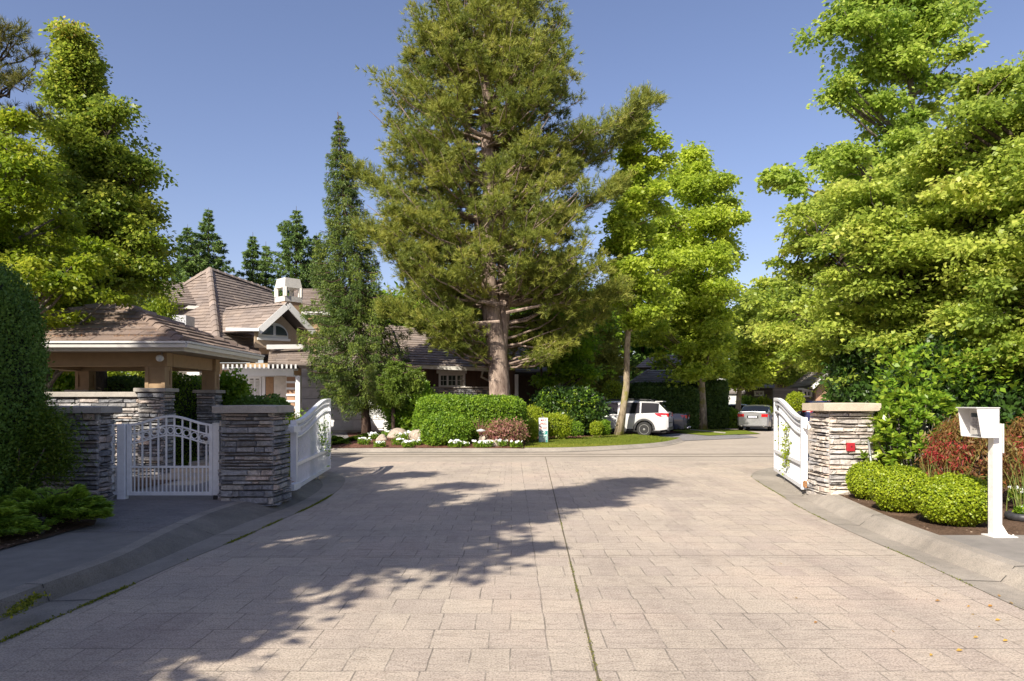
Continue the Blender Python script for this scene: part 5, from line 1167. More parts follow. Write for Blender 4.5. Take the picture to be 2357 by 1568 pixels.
# dark pine top left
Y=17.; t,b=tree('pine_tree','dark pine with open branches at the top left corner','tree',-25,0,Y,.1)
pine(t,b,prof(Y,-25,[(15,-40,25),(50,-70,75),(120,-100,85),(170,-120,70),(215,-140,100),(250,-150,85),(285,-150,70),(330,-130,10),(520,-130,-5)]),(.2,ZV(8,Y)),60,0,Lf_pineB,B_dark,7,needle=.15,per=16,nw=.006,up=.7,cl=.3,lump=.2,boughs=3,tpb=9,bs=.28)
# cedar column at the left edge and bush under it
t=thing('clipped_cedar','tall dense dark green clipped cedar column at the left edge','shrub',(-6.9,9.5,.14))
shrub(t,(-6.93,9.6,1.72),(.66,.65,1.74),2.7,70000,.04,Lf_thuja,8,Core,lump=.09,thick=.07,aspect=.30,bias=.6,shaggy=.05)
t=thing('bush','dark layered bush in shade below the cedar at the left edge','shrub',(-6.5,9.7,.14))
st=MB(); 
for k in range(9): a=random.Random(k).uniform(0,6.28); st.tube([(-6.5,9.7,.14),(-6.5+.15*math.cos(a),9.7+.15*math.sin(a),.5),(-6.5+.45*math.cos(a),9.7+.4*math.sin(a),1.0)],[.018,.014,.008],5)
st.build('stem',B_grey,t)
rg=np.random.default_rng(44); pts=[]
for k in range(300):
    a=rg.uniform(0,6.28); z=rg.uniform(.6,1.6); r=(.75 if z<1.25 else .75*(1.75-z)/.5)*rg.uniform(.55,1.05)**.5; pts.append((-6.70+r*.95*math.cos(a),9.85+r*.8*math.sin(a),z))
sprigs(t,pts,leafmat('yew_bush_leaves',[(.04,.085,.008),(.08,.14,.012),(.13,.20,.018),(.20,.23,.025)],.25,.5),9,70,.055,.2,.11,up=.2)
# junipers
def juniper(label,c,half,seed,n,mat=None,leaf=.06,layers=9,group='spreading junipers'):
    t=thing('juniper',label,'shrub',c,0,group); rg=np.random.default_rng(seed); C=[];D=[];vr=[]
    wd=MB(); hx,hy,hz=half
    nb=int(46*max(1,hx)); 
    for b_ in range(nb):
        a=rg.uniform(0,6.28); lv=rg.uniform(.15,1); r=math.sqrt(max(.05,1-(lv-.1)**2))*rg.uniform(.7,1.05); tip=np.array([c[0]+hx*r*math.cos(a),c[1]+hy*r*math.sin(a),c[2]+hz*lv]); p0=np.array([c[0]+rg.normal()*.08,c[1]+rg.normal()*.08,c[2]+.03]); mid=(p0+tip)/2; mid[2]=c[2]+hz*lv*.95
        m=n//nb; s=rg.uniform(.25,1,m)**.7; s=s[:,None]; pt=(1-s)**2*p0+2*s*(1-s)*mid+s*s*tip; d=unit(2*(1-s)*(mid-p0)+2*s*(tip-mid)); sd=unit(np.cross(d,np.array([[0,0,1.]]))); wdt=rg.normal(size=(m,1))*.09*(1.3-s)
        C.append(pt+sd*wdt+np.stack([np.zeros(m),np.zeros(m),rg.normal(size=m)*.014],1)); D.append(unit(d+sd*np.sign(wdt)*.7+rg.normal(size=(m,3))*.15)); vr.append(np.clip(rg.uniform(0,1)*.4+.35*s[:,0]+.25*rg.uniform(0,1,m),0,1))
        wd.tube([p0,mid,tip],[.010,.007,.003],4,cap=False)
    wd.build('stem',B_dark,t,fix=False); C=np.vstack(C);D=np.vstack(D); L=leaf*rg.uniform(.6,1.3,len(C))
    np_mesh('foliage',kites(C,D,unit(rg.normal(size=C.shape)*.4+np.array([0,0,1])),L,L*.16),4,mat or Lf_jun,t,var=np.concatenate(vr)); return t
juniper('spreading juniper nearest the sidewalk at the left edge, in front of the dark bush',(-5.95,7.75,.15),(.95,.62,.36),10,26000)
juniper('spreading juniper at the sidewalk corner in front of the shaded stone wall end',(-5.45,8.7,.15),(.74,.66,.42),11,26000)
juniper('spreading juniper partly cut off by the left edge, behind the nearest one',(-6.7,8.7,.15),(.8,.7,.42),12,16000)
t=thing('path_light','short dark cylindrical garden light at the sidewalk edge among the junipers','lamp',(0,0,0)); p=G(95,1228,.145); t.location=p
mb=MB(); mb.lathe([(.035,-.02),(.035,.15),(.028,.16)],12,tuple(p)); mb.build('body',K_black,t); mb=MB(); mb.lathe([(.045,.16),(.045,.175),(.0,.185)],12,tuple(p)); mb.build('lid',K_black,t)
# plants between pillar and left gate, hedges in the courtyard
def bushy(name,label,u0,u1,v0,v1,Y,mat,n,leaf,seed,e=2.4,core=Core,lump=.12,depth=None,cat='shrub',shaggy=.03,thick=.1,zb=None,group=None,aspect=.4,bias=.3):
    zt=ZV(v0,Y); zbm=ZV(v1,Y) if zb is None else zb; hx=(u1-u0)/2*Y/F; c=(XU((u0+u1)/2,Y),Y,(zt+zbm)/2); t=thing(name,label,cat,(c[0],c[1],zbm),0,group)
    hy=depth if depth else hx*.8; shrub(t,c,(hx,hy,(zt-zbm)/2),e,n,leaf,mat,seed,core,lump=lump,shaggy=shaggy,thick=thick,aspect=aspect,bias=bias); return t
bushy('bush','yellow-green bush squeezed between the shaded pillar and the open left gate',655,705,965,1110,14.2,Lf_ygreen,9000,.05,20)
t=thing('bush','dark green sprays poking through the bars of the open left gate','shrub',(-4.35,15.6,.1)); rg=np.random.default_rng(3)
sprigs(t,[(-4.22-rg.uniform(-.25,.5),rg.uniform(14.7,16.3),rg.uniform(.35,1.25)) for _ in range(70)],Lf_jun,21,40,.10,.14,.09,up=.5)
t=thing('climbing_plant','yellow-green climber growing up through the bars of the open right gate','plant',(5.3,13.9,.1)); rg=np.random.default_rng(4)
sprigs(t,[(*(QR(rg.normal()*.22+1.75,0,rg.uniform(-.06,.10)))[:2],rg.uniform(.25,1.12)) for _ in range(42)],Lf_ygreen,22,16,.05,.35,.05,up=.3)
bushy('hedge','clipped dark hedge seen through the pavilion between its posts',205,345,869,1050,20.5,Lf_hedge,16000,.06,23,6,depth=.5,cat='hedge',lump=.02,shaggy=.01)
bushy('hedge','taller hedge block between the two right piers of the pavilion',392,455,864,1075,18.6,Lf_yew,14000,.05,24,5,depth=1.2,cat='hedge',lump=.03,shaggy=.01)
bushy('bush','bright leafy shrub above the shaded gate pillar, in front of the shuttered windows',500,562,868,1030,19,Lf_maple,9000,.09,25,2.2,lump=.25,shaggy=.12)
bushy('hedge','low green hedge above the cap of the shaded gate pillar',540,665,915,1060,18,Lf_thuja,12000,.06,26,4,depth=.6,cat='hedge',lump=.1)
bushy('bush','green garden shrub seen under the pavilion roof at left',95,175,855,1000,19.5,Lf_maple,9000,.09,27,2.2,lump=.25,shaggy=.1)
bushy('bush','yellowish grassy shrub seen beneath the pavilion beam beside the hedge',225,268,846,940,22,Lf_ygreen,4000,.09,28,2,lump=.3,shaggy=.15)
bushy('bush','tall bamboo-like shrub beside the tan wall above the pavilion roof',300,392,655,900,25,Lf_lime,12000,.10,29,2.3,lump=.3,shaggy=.2,aspect=.22,bias=1)
# garden path with steps behind the small gate
for i in range(5):
    mb=MB(); y=13.0+i*.8; mb.bbox(-6.75,-5.6,y,y+.9,.115,.13+i*.07,.01); tag(mb.build('path_step',C_caplight,None),'%s pale paving step of the garden path seen through the small gate'%('lowest','second lowest','middle','second highest','highest')[i],'step','garden path steps')
# ---- central bed
Y=26.; t=thing('hedge','rounded bright green clipped yew hedge in front of the giant pine','hedge',(XU(1085,Y),Y,.1))
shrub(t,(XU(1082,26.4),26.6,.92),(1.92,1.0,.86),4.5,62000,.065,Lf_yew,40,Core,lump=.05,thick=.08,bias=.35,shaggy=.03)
bushy('yew_bush','rounded yew bush bulging forward from the bright hedge toward the street',975,1078,955,1036,25.0,Lf_yew,26000,.06,41,2.2,lump=.16,depth=.7,shaggy=.05)
bushy('bush','bright broadleaf shrub between the spruce trunk and the yew hedge',892,985,878,1003,29.0,Lf_maple,24000,.10,42,2.2,lump=.28,shaggy=.12,thick=.2)
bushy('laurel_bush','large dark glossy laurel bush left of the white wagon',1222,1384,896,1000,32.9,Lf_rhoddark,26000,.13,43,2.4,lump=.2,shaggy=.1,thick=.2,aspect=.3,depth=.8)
t=thing('laurel_bush','laurel tips catching sunlight on the big dark bush beside the white wagon','shrub',(3,30,.1)); rg=np.random.default_rng(13)
sprigs(t,[np.array(P(rg.uniform(1245,1375),rg.uniform(900,960),32.1+rg.normal()*.2)) for _ in range(50)],Lf_rhod,44,12,.12,.28,.08,up=.5)
for i,(a,b_,c_,d_,yy,lb) in enumerate([(1190,1248,942,1003,28.6,'golden-green feathery shrub between the yew hedge and the speed sign'),(1240,1312,958,1003,29.6,'golden-green feathery shrub directly behind the speed sign'),(1196,1234,975,1010,27.6,'low golden-green shrub tucked at the right foot of the yew hedge')]):
    bushy('bush',lb,a,b_,c_,d_,yy,Lf_ygreen,11000,.08,50+i,2.2,lump=.22,shaggy=.08,thick=.15,aspect=.2,bias=.6,group='golden shrubs of the central bed')
for i,(a,b_,c_,d_,yy,lb) in enumerate([(1309,1341,972,1003,29.6,'small round shrub alone on the mulch right of the speed sign'),(1360,1386,972,1001,30.6,'small round shrub left of the pair beside the leaning trunk'),(1380,1404,968,1001,31.0,'small round shrub right of the pair beside the leaning trunk')]):
    bushy('ball_shrub',lb,a,b_,c_,d_,yy,Lf_yew if i!=1 else Lf_ygreen,5000,.055,60+i,2.1,lump=.1,shaggy=.03,group='small round shrubs on the mulch')
bushy('spirea','pinkish bronze spirea shrub beside the boulders under the yew hedge',1122,1206,976,1024,25.0,Lf_spirea,11000,.06,64,2.1,lump=.2,shaggy=.09,core=Core)
juniper('low juniper mat between the left gate and the white flowers',(XU(795,25.6),25.8,.10),(1.1,.9,.30),65,13000,leaf=.10,mat=Lf_yew,group=None)
juniper('low juniper at the foot of the spruce trunk',(XU(862,28),28.3,.10),(.65,.6,.32),66,8000,leaf=.10,mat=Lf_yew,group=None)
def boulder(label,u,v,Y,r,seed):
    c=Vector((XU(u,Y),Y,bedz(XU(u,Y),Y)+.02)); rg=random.Random(seed); bm=bmesh.new(); bmesh.ops.create_icosphere(bm,subdivisions=3,radius=1)
    ph=[rg.uniform(0,6) for _ in range(6)]
    for v_ in bm.verts:
        p=v_.co.copy(); k=1+.13*math.sin(2.1*p.x*1.5+ph[0])+.12*math.sin(3*p.y+ph[1])+.10*math.sin(4*p.z+ph[2])+.05*math.sin(7*p.x+ph[3]); v_.co=Vector((p.x*r[0]*k,p.y*r[1]*k,max(-.05,p.z*r[2]*k)))
    me=bpy.data.meshes.new('boulder'); bm.to_mesh(me); bm.free(); me.materials.append(M_bould); at=me.attributes.new('var','FLOAT','FACE')
    o=bpy.data.objects.new('boulder',me); COL.objects.link(o); o.location=c; o.rotation_euler=(0,0,rg.uniform(0,6)); me.polygons.foreach_set('use_smooth',[True]*len(me.polygons)); tag(o,label,'rock','boulders in the flower bed')
M_bould=stonemat('boulder_stone',[(.42,.35,.29),(.42,.35,.29)])
for i,(lb,u,v,Y,r) in enumerate([('large tan boulder below the spruce, rising behind the white flowers',918,1005,26.5,(.46,.38,.36)),('rounded tan boulder at the left foot of the yew hedge',962,1012,25.7,(.38,.32,.28)),('tan boulder half hidden under the pinkish spirea',1122,1015,25.2,(.30,.26,.30)),('low pale boulder nearest the street among white flowers',1128,1028,24.5,(.36,.24,.17)),('small brown rock among the white flowers left of the yew bush',878,1015,25.5,(.2,.2,.15))]): boulder(lb,u,v,Y,r,i)
def flowers(label,x,y,z,r,seed,n=26,fs=.045,group='white flowering plants'):
    t=thing('flowering_plant',label,'flowers',(x,y,z),0,group); rg=np.random.default_rng(seed); m=420
    a=rg.uniform(0,6.28,m); rr=r*np.sqrt(rg.uniform(0,1,m)); C=np.stack([x+rr*np.cos(a),y+rr*np.sin(a),z+rg.uniform(.0,.16,m)*r/.2],1); L=.05*rg.uniform(.7,1.3,m)
    np_mesh('foliage',kites(C,unit(rg.normal(size=(m,3))+np.array([0,0,.5])),unit(rg.normal(size=(m,3))+np.array([0,0,1])),L,L*.35),4,Lf_maple,t,var=rg.uniform(0,1,m))
    C=[];D=[];Nn=[]
    for k in range(n):
        a=rg.uniform(0,6.28); q=r*math.sqrt(rg.uniform()); c=np.array([x+q*math.cos(a),y+q*math.sin(a),z+(.13+.07*rg.uniform())*r/.2]); nv=rg.normal(size=3)*.45+np.array([0,-.45,.9]); nv/=np.linalg.norm(nv); s1=np.cross(nv,[1,0,.1]); s1/=np.linalg.norm(s1); s2=np.cross(nv,s1)
        for j in range(5): g=2*math.pi*j/5; C.append(c); D.append(s1*math.cos(g)+s2*math.sin(g)+nv*.15); Nn.append(nv)
    C=np.array(C);D=unit(np.array(D)); L=np.full(len(C),fs); np_mesh('blossom',kites(C,D,np.array(Nn),L,L*.48),4,Lf_flower,t,var=rg.uniform(0,1,len(C)))
fl=[(842,1022),(858,1018),(880,1024),(896,1016),(905,1024),(920,1020),(934,1026),(948,1018),(962,1024),(975,1020),(1045,1026),(1058,1020),(1072,1026),(1088,1018),(1102,1024),(1092,1000),(1110,1030),(1150,1024),(1170,1018),(1182,1027)]
for i,(u,v) in enumerate(fl):
    p=G(u,v+3,.14); 
    lb='white flowering plant in the left drift of the bed, below the tan boulders' if i<10 else 'white flowering plant in the right drift, around the street-side boulder'
    qx,qy=p.x+random.uniform(-.1,.1),max(24.15,p.y+random.uniform(-.2,.65))
    flowers(lb,qx,qy,bedz(qx,qy),random.uniform(.15,.26),100+i,random.randint(9,22),.055,'white flowering plants in the left drift' if i<10 else 'white flowering plants in the right drift')
t=thing('path_light','low garden light with a white dish top on a thin stake in the flower bed','lamp',(XU(1107,24.4),24.4,.1)); p=Vector(t.location)
mb=MB(); mb.lathe([(.012,0),(.012,.52)],8,tuple(p)); mb.build('stake',K_black,t); mb=MB(); mb.lathe([(.02,.50),(.14,.53),(.15,.56),(.03,.60),(0,.61)],16,tuple(p)); mb.build('dish',W_white,t)
t=thing('ornamental_grass','thin reddish grass tuft behind the dish-topped garden light','plant',(XU(1107,24.9),24.9,.5)); rg=np.random.default_rng(2); n=60
np_mesh('blades',blades(np.array([tuple(t.location)])+rg.normal(size=(n,3))*.03,unit(rg.normal(size=(n,3))*.35+np.array([0,0,1])),rg.uniform(.25,.6,n),np.full(n,.006),rg),4,Lf_spirea,t,var=rg.uniform(.6,1,n))
# maple behind the pine, right
Y=35.; t,b=tree('maple_tree','shaded green maple with several stems behind the laurel, right of the pine trunk','tree',1262,0,Y,.1)
broadleaf(t,b,prof(Y,1262,[(560,1250,1290),(620,1200,1400),(680,1190,1430),(740,1185,1420),(800,1190,1400),(850,1205,1390),(878,1240,1340)]),(.12,ZV(650,Y)),230,34000,.17,Lf_maple,B_dark,70,clump=.55,flat=.45,lump=.3,limbs=24,stems=3)
Y=43.; t,b=tree('pine_tree','small pine with a short brown trunk behind the white wagon','tree',1366,0,Y,.1)
pine(t,b,prof(Y,1400,[(700,1385,1415),(760,1360,1460),(810,1340,1480),(850,1340,1480),(880,1330,1450)]),(.3,ZV(700,Y)),60,0,Lf_pine,B_gum,71,needle=.3,per=13,nw=.017,boughs=4,tpb=12,bs=.6)
# street gums
def gum(label,u,v,Y,rows,seed,nc,nl,leaf,uc=None,lean=None,tr=.2,mat=None,bark=None,limbs=34,clump=.5,lump=.42,z=None,flat=.65,name='sweetgum_tree',depth=.85,top_v=None,inner=.5,group='street gum trees',cs=None):
    t,b=tree(name,label,'tree',u,v,Y,z,group); 
    broadleaf(t,b,prof(Y,u if uc is None else uc,rows),(tr,ZV(rows[0][0]+10,Y)),nc,nl,leaf,mat or Lf_gum,bark or B_gum,seed,clump=clump,flat=flat,lump=lump,limbs=limbs,lean=lean,inner=inner,depth=depth,limb_rise=.45,cl_scale=cs); return t
Y=33.; 
gum('slender gum tree with leaning trunk on the lawn before the white wagon',1426,0,Y,[(232,1452,1468),(262,1440,1478),(300,1430,1530),(335,1425,1545),(380,1425,1535),(430,1405,1525),(480,1395,1500),(520,1375,1510),(580,1362,1530),(640,1362,1540),(700,1375,1520),(745,1400,1470)],80,330,70000,.15,uc=1426,lean=[(0,0),(3,.35),(8,.42),(12,.5),(15,.7)],tr=.155,z=.1,clump=.42,lump=.4)
Y=43.
gum('broad bright gum tree with its trunk in front of the tall dark hedge',1616,0,Y,[(335,1592,1612),(370,1572,1640),(410,1555,1672),(450,1520,1712),(480,1500,1705),(530,1475,1732),(580,1462,1728),(640,1462,1710),(700,1455,1685),(760,1470,1690),(820,1495,1690),(868,1525,1665)],81,520,110000,.185,lean=[(0,0),(6,-.1),(16,-.35)],tr=.24,z=.02,clump=.68)
Y=50.
gum('bright tree with a pale leaning trunk right of the tall hedge',1693,0,Y,[(690,1690,1740),(720,1655,1780),(740,1640,1820),(800,1655,1815),(850,1665,1800),(885,1680,1760)],82,300,56000,.20,lean=[(0,0),(4,.5),(9,1.2)],tr=.2,z=.02,clump=.75,flat=.5)
Y=56.
gum('wide yellow-green tree above the silver car, reaching the right-hand woods',1790,0,Y,[(640,1750,1800),(670,1700,1850),(710,1690,1900),(760,1700,1910),(820,1720,1900),(870,1740,1880)],83,360,56000,.26,tr=.25,z=.02,clump=.85,flat=.45,mat=Lf_beam)
Y=23.
gum('towering sweetgum leaving the top of the frame at right',2095,0,Y,[(-150,2060,2130),(-60,1990,2260),(0,1955,2285),(50,1905,2262),(110,1890,2225),(160,1888,2240),(200,1880,2205),(260,1900,2205),(320,1905,2180),(370,1855,2180),(410,1790,2200),(450,1800,2200),(520,1900,2250),(620,1950,2250)],84,430,82000,.135,tr=.22,z=.1,clump=.44,lump=.5,mat=Lf_gumtop,limbs=46,depth=.6,inner=.6,bark=B_grey)
# hornbeams at right
Y=15.6; t,b=tree('hornbeam_tree','huge spreading yellow-green hornbeam filling the right side above the stone pillar','tree',2140,0,Y,.1)
broadleaf(t,b,prof(Y,2140,[(370,2000,2330),(410,1930,2380),(470,1880,2420),(520,1835,2450),(580,1870,2450),(640,1840,2450),(700,1790,2450),(760,1800,2440),(810,1860,2400),(850,1940,2350)]),(.26,7.2),950,250000,.085,Lf_beam,B_dark,90,clump=.42,flat=.34,lump=.3,limbs=52,inner=.42,depth=1.0,droop=.25,limb_rise=.5,bias=1.2)
Y=12.4; t,b=tree('hornbeam_tree','dense hornbeam at the far right edge, taller and darker than its neighbour','tree',2420,0,Y,.1)
broadleaf(t,b,prof(Y,2420,[(120,2350,2480),(175,2240,2560),(220,2230,2640),(280,2215,2680),(350,2200,2700),(450,2210,2700),(560,2190,2700),(680,2180,2700),(780,2200,2650),(860,2250,2600)]),(.26,8.6),760,190000,.08,Lf_beam,B_dark,91,clump=.40,flat=.45,lump=.34,limbs=44,inner=.4,depth=1.05)
# dark broadleaf mass behind the rhododendron
bushy('laurel_bush','tall dark laurel mass behind the intercom, shaded by the hornbeam',2080,2420,790,1110,13.4,Lf_rhoddark,42000,.12,92,2.6,lump=.2,shaggy=.12,thick=.25,aspect=.3,depth=1.2)
bushy('laurel_bush','dark glossy laurel behind the sunlit pillar cap',1955,2140,800,1050,15.2,Lf_rhoddark,34000,.12,93,2.4,lump=.25,shaggy=.15,thick=.25,aspect=.3,depth=1.0)
t=thing('laurel_bush','sunlit laurel sprays above and right of the pillar cap','shrub',(7.3,13.5,.1)); rg=np.random.default_rng(15)
sprigs(t,[np.array(P(rg.uniform(2020,2350),rg.uniform(800,920),12.6+rg.normal()*.4)) for _ in range(150)],Lf_rhod,94,13,.115,.28,.09,up=.5)
t=thing('bush','straggly yellowish shrub with bare arching stems above the pillar cap','shrub',(XU(1925,17),17,.1)); rg=np.random.default_rng(16); st=MB(); pts=[]
for k in range(34):
    a=np.array(P(rg.uniform(1905,1990),925,17+rg.normal()*.4)); e_=np.array(P(rg.uniform(1868,2010),rg.uniform(842,900),17+rg.normal()*.5)); mid=(a+e_)/2+np.array([0,0,.15]); 
    cv=[(1-s)**2*a+2*s*(1-s)*mid+s*s*e_ for s in np.linspace(0,1,6)]; st.tube(cv,[.008,.007,.006,.005,.004,.003],4,cap=False); pts+=[cv[j]+rg.normal(size=3)*.04 for j in range(1,6)]
st.build('stem',plain('straw_stem',(.40,.28,.14),.8),t,fix=False); sprigs(t,pts,Lf_ygreen,95,12,.06,.3,.10,up=.3)
# rhododendron beside the pillar
t=thing('rhododendron','leafy green rhododendron with whorled leaves between the sunlit pillar and the intercom','shrub',(6.35,11.9,.1)); rg=np.random.default_rng(17); pts=[]
for k in range(330):
    a=rg.uniform(0,6.28); z=rg.uniform(.25,1.72); R0=.86*math.sqrt(max(.05,1-((z-.85)/.98)**2)); r=R0*rg.uniform(.45,1.05)**.5; pts.append((6.42+r*math.cos(a)*1.0,11.75+r*.75*math.sin(a),z))
st=MB()
for k in range(0,330,5): q=pts[k]; st.tube([(6.45,11.9,.1),((6.45+q[0])/2,(11.9+q[1])/2,q[2]*.45),q],[.016,.012,.006],4,cap=False)
st.build('stem',B_grey,t,fix=False); sprigs(t,pts,Lf_rhod,96,15,.115,.26,.05,up=.35,whorl=True)
# red laceleaf maples
def laceleaf(label,c,half,seed,n):
    t=thing('laceleaf_maple',label,'tree',c,0,'red laceleaf maples'); rg=np.random.default_rng(seed); pts=[];st=MB()
    for k in range(n):
        a=rg.uniform(0,6.28); h_=rg.uniform(0,1)**.6; r=math.sqrt(max(0,1-h_**2))*rg.uniform(.75,1.05); pts.append((c[0]+half[0]*r*math.cos(a),c[1]+half[1]*r*math.sin(a),c[2]+.42+(half[2]-.42)*h_-(.35*r**3)*rg.uniform(0,1)))
    for k in range(0,n,9):
        q=pts[k]; st.tube([(c[0],c[1],c[2]),(c[0]*.6+q[0]*.4,c[1]*.6+q[1]*.4,c[2]+half[2]*.75),q],[.03,.015,.004],5,cap=False)
    st.build('trunk',B_dark,t,fix=False); pts=np.array(pts); m=26; C=np.repeat(pts,m,0)+rg.normal(size=(n*m,3))*.05; D=unit(rg.normal(size=C.shape)*.6+np.array([0,0,-.75])); L=.075*rg.uniform(.6,1.3,len(C))
    red=rg.uniform(0,1,n)<np.clip(.75-(pts[:,0]-c[0]+half[0])/(2*half[0])*1.2-(pts[:,2]-c[2])/half[2]*.45,0,1)*.9
    var=np.clip(np.repeat(rg.uniform(0,1,n),m)*.5+rg.uniform(0,1,len(C))*.5,0,1); o=np_mesh('crown',kites(C,D,unit(rg.normal(size=C.shape)),L,L*.13),4,[Lf_red,Lf_redbright],t,var=var,mi=np.repeat(red.astype(int),m)); return t
laceleaf('red and bronze laceleaf maple behind the ball shrubs, left of the intercom post',(6.45,10.4,.1),(.62,.6,1.27),97,330)
laceleaf('bronze and green laceleaf maple at the right edge, right of the intercom post',(7.75,10.7,.1),(.78,.6,1.30),98,360)
# iris blades
for i,(u,v,yy,lb) in enumerate([(2192,1100,9.9,'upright iris leaves rising behind the largest ball shrub'),(2145,1090,10.3,'arching iris leaves between the two larger ball shrubs'),(2352,1120,9.6,'arching iris leaves right of the intercom post')]):
    t=thing('iris_plant',lb,'plant',(XU(u,yy),yy,.1),0,'iris clumps behind the ball shrubs'); rg=np.random.default_rng(200+i); n=26; V=[]
    for k in range(n):
        p=np.array(t.location)+np.array([rg.normal()*.06,rg.normal()*.05,0]); a=rg.uniform(0,6.28); ln=rg.uniform(.55,1.0); ls=rg.uniform(.1,.6); d=np.array([math.cos(a),math.sin(a),0]); s_=np.cross(d,[0,0,1])*.009; pr_=[p+d*ls*(q*q)*ln*.9+np.array([0,0,ln*(q-.25*ls*q*q)]) for q in np.linspace(0,1,6)]
        for j in range(5): w0=1-j/5.5; w1=1-(j+1)/5.5; V+= [pr_[j]-s_*w0,pr_[j]+s_*w0,pr_[j+1]+s_*w1,pr_[j+1]-s_*w1]
    np_mesh('blades',np.array(V),4,Lf_iris,t,var=np.repeat(rg.uniform(0,1,n),5))
# ball shrubs
for i,(x,y,r,h,lb) in enumerate([(5.40,11.2,.29,.56,'smallest clipped ball shrub, against the foot of the sunlit pillar'),(5.23,9.95,.37,.60,'middle clipped ball shrub with a brown patch at its foot'),(5.34,8.90,.425,.58,'largest clipped ball shrub, nearest the white intercom post')]):
    t=thing('ball_shrub',lb,'shrub',(x,y,.10),0,'clipped boxwood balls'); shrub(t,(x,y,.13+h/2),(r,r,h/2),2.0,[16000,24000,34000][i],.027,Lf_box,210+i,Core,lump=.04,thick=.045,aspect=.42,bias=.0,shaggy=.012,zcut=.13,core_s=.90,outw=.1,nb=1.7,lf_f=(4,10))
    st=MB(); st.tube([(x,y,.08),(x,y,.3)],.05,8); st.build('stem',B_grey,t)
# planter
p=Vector((XU(2358,9.2),9.2,.105)); t=thing('planter','low black ribbed round planter at the right edge on the soil bed','planter',tuple(p))
mb=MB(); n=48; prf=[(.14,.0),(.20,.03),(.215,.07),(.20,.11),(.17,.115),(.165,.08)]
vs=[];fs=[]
for (r,h) in prf:
    for k in range(n): a=2*math.pi*k/n; rr=r*(1+.018*math.cos(a*16)); vs.append((p.x+rr*math.cos(a),p.y+rr*math.sin(a),p.z+h))
for i in range(len(prf)-1):
    for k in range(n): k2=(k+1)%n; fs.append((i*n+k,i*n+k2,(i+1)*n+k2,(i+1)*n+k))
mb.add(vs,fs); mb.build('pot',plain('rubber_black',(.035,.035,.038),.5),t,smooth=True); mb=MB(); mb.lathe([(.0,.085),(.166,.085)],24,tuple(p)); mb.build('potting_soil',M_soil,t)
flowers('yellow-green seedling in the black ribbed planter',p.x,p.y,p.z+.08,.10,301,3,.02,None)
flowers('white flowering plant behind the black planter at the right edge',XU(2352,10.0),10.0,.30,.14,302,34,.035,None)
# ---- hedges and trees behind the cars
bushy('hedge','tall dark clipped hedge column right of the gum trunk',1598,1668,879,992,44.5,Lf_hedge,26000,.11,400,7,depth=.9,cat='hedge',lump=.015,shaggy=.02,zb=.0)
bushy('hedge','long dark clipped hedge in front of the grey tiled house',1440,1606,884,992,44.2,Lf_hedge,36000,.11,401,8,depth=.6,cat='hedge',lump=.015,shaggy=.02,zb=.0)
bushy('hedge','lower dark clipped hedge block just behind the dark car',1459,1604,893,992,42.6,Lf_hedge,34000,.11,402,8,depth=.5,cat='hedge',lump=.015,shaggy=.02,zb=.0)
bushy('hedge','bright green rounded hedge lit by the sun above the white wagon roof',1386,1430,881,1000,41.5,Lf_box,12000,.09,403,4,depth=.8,cat='hedge',lump=.04,zb=0)
bushy('bush','golden shrub by the house corner behind the laurel',1302,1352,878,960,37,Lf_ygreen,7000,.12,404,2.1,lump=.3,shaggy=.15)
bushy('bush','bright round shrub left of the dark blue hatchback',1812,1848,905,945,46,Lf_ygreen,6000,.10,405,2.2,lump=.12)
bushy('bush','green shrub beneath the pale leaning trunk, left of the silver car',1668,1706,945,998,45,Lf_yew,8000,.11,406,2.2,lump=.2)
for i,(u0,u1,v0,Y,mt,lb) in enumerate([(1700,1740,915,56,Lf_yew,'bush under the far trees above the left side of the silver car roof'),(1745,1785,918,56,Lf_ygreen,'light bush under the far trees right above the silver car roof'),(1716,1750,938,50,Lf_ygreen,'low yellow flower bush beyond the silver car, left side'),(1785,1812,915,58,Lf_maple,'bush beside the dark blue hatchback, next to the gate tip')]):
    bushy('bush',lb,u0,u1,v0,970,Y,mt,5000,.13,410+i,2.2,lump=.25,shaggy=.1,zb=0)
# far row of trees closing the view
far=[(-60,560,58,5.5),(60,600,60,5),(180,640,62,5),(760,640,66,4),(860,650,60,5),(960,660,62,5),(1060,660,64,5),(1180,650,60,5),(1300,640,60,5),(1400,660,62,5),(1480,690,66,5),(1560,720,70,5),(1880,700,70,5),(1960,690,66,5),(2050,680,60,5),(2160,660,58,5),(2280,650,56,5),(2400,640,56,6)]
nm_=['behind the cedar column','behind the lime trees','beyond the pavilion roof','behind the slender spruce','between spruce and giant pine','low behind the left side of the pine','behind the pine trunk','right behind the pine trunk','behind the maple','behind the small pine','above the grey roof','behind the broad gum','beyond the gabled house','behind the pillar cap','behind the laurel mass','behind the hornbeam trunk','behind the intercom hood','at the far right edge']
for i,(u,v,Y,r) in enumerate(far):
    t,b=tree('background_tree','distant dark green tree '+nm_[i],'tree',u,0,Y,0,'distant trees closing the view')
    zt=ZV(v,Y); broadleaf(t,b,[(1.0,r*.7,r*.7),(zt*.4,r,r),(zt*.75,r*.75,r*.75),(zt,.3,.3)],(.3,zt*.9),110,11000,.42,Lf_maple if i%3 else Lf_hedge,B_dark,500+i,clump=1.25,flat=.7,lump=.3,limbs=10,depth=.6)
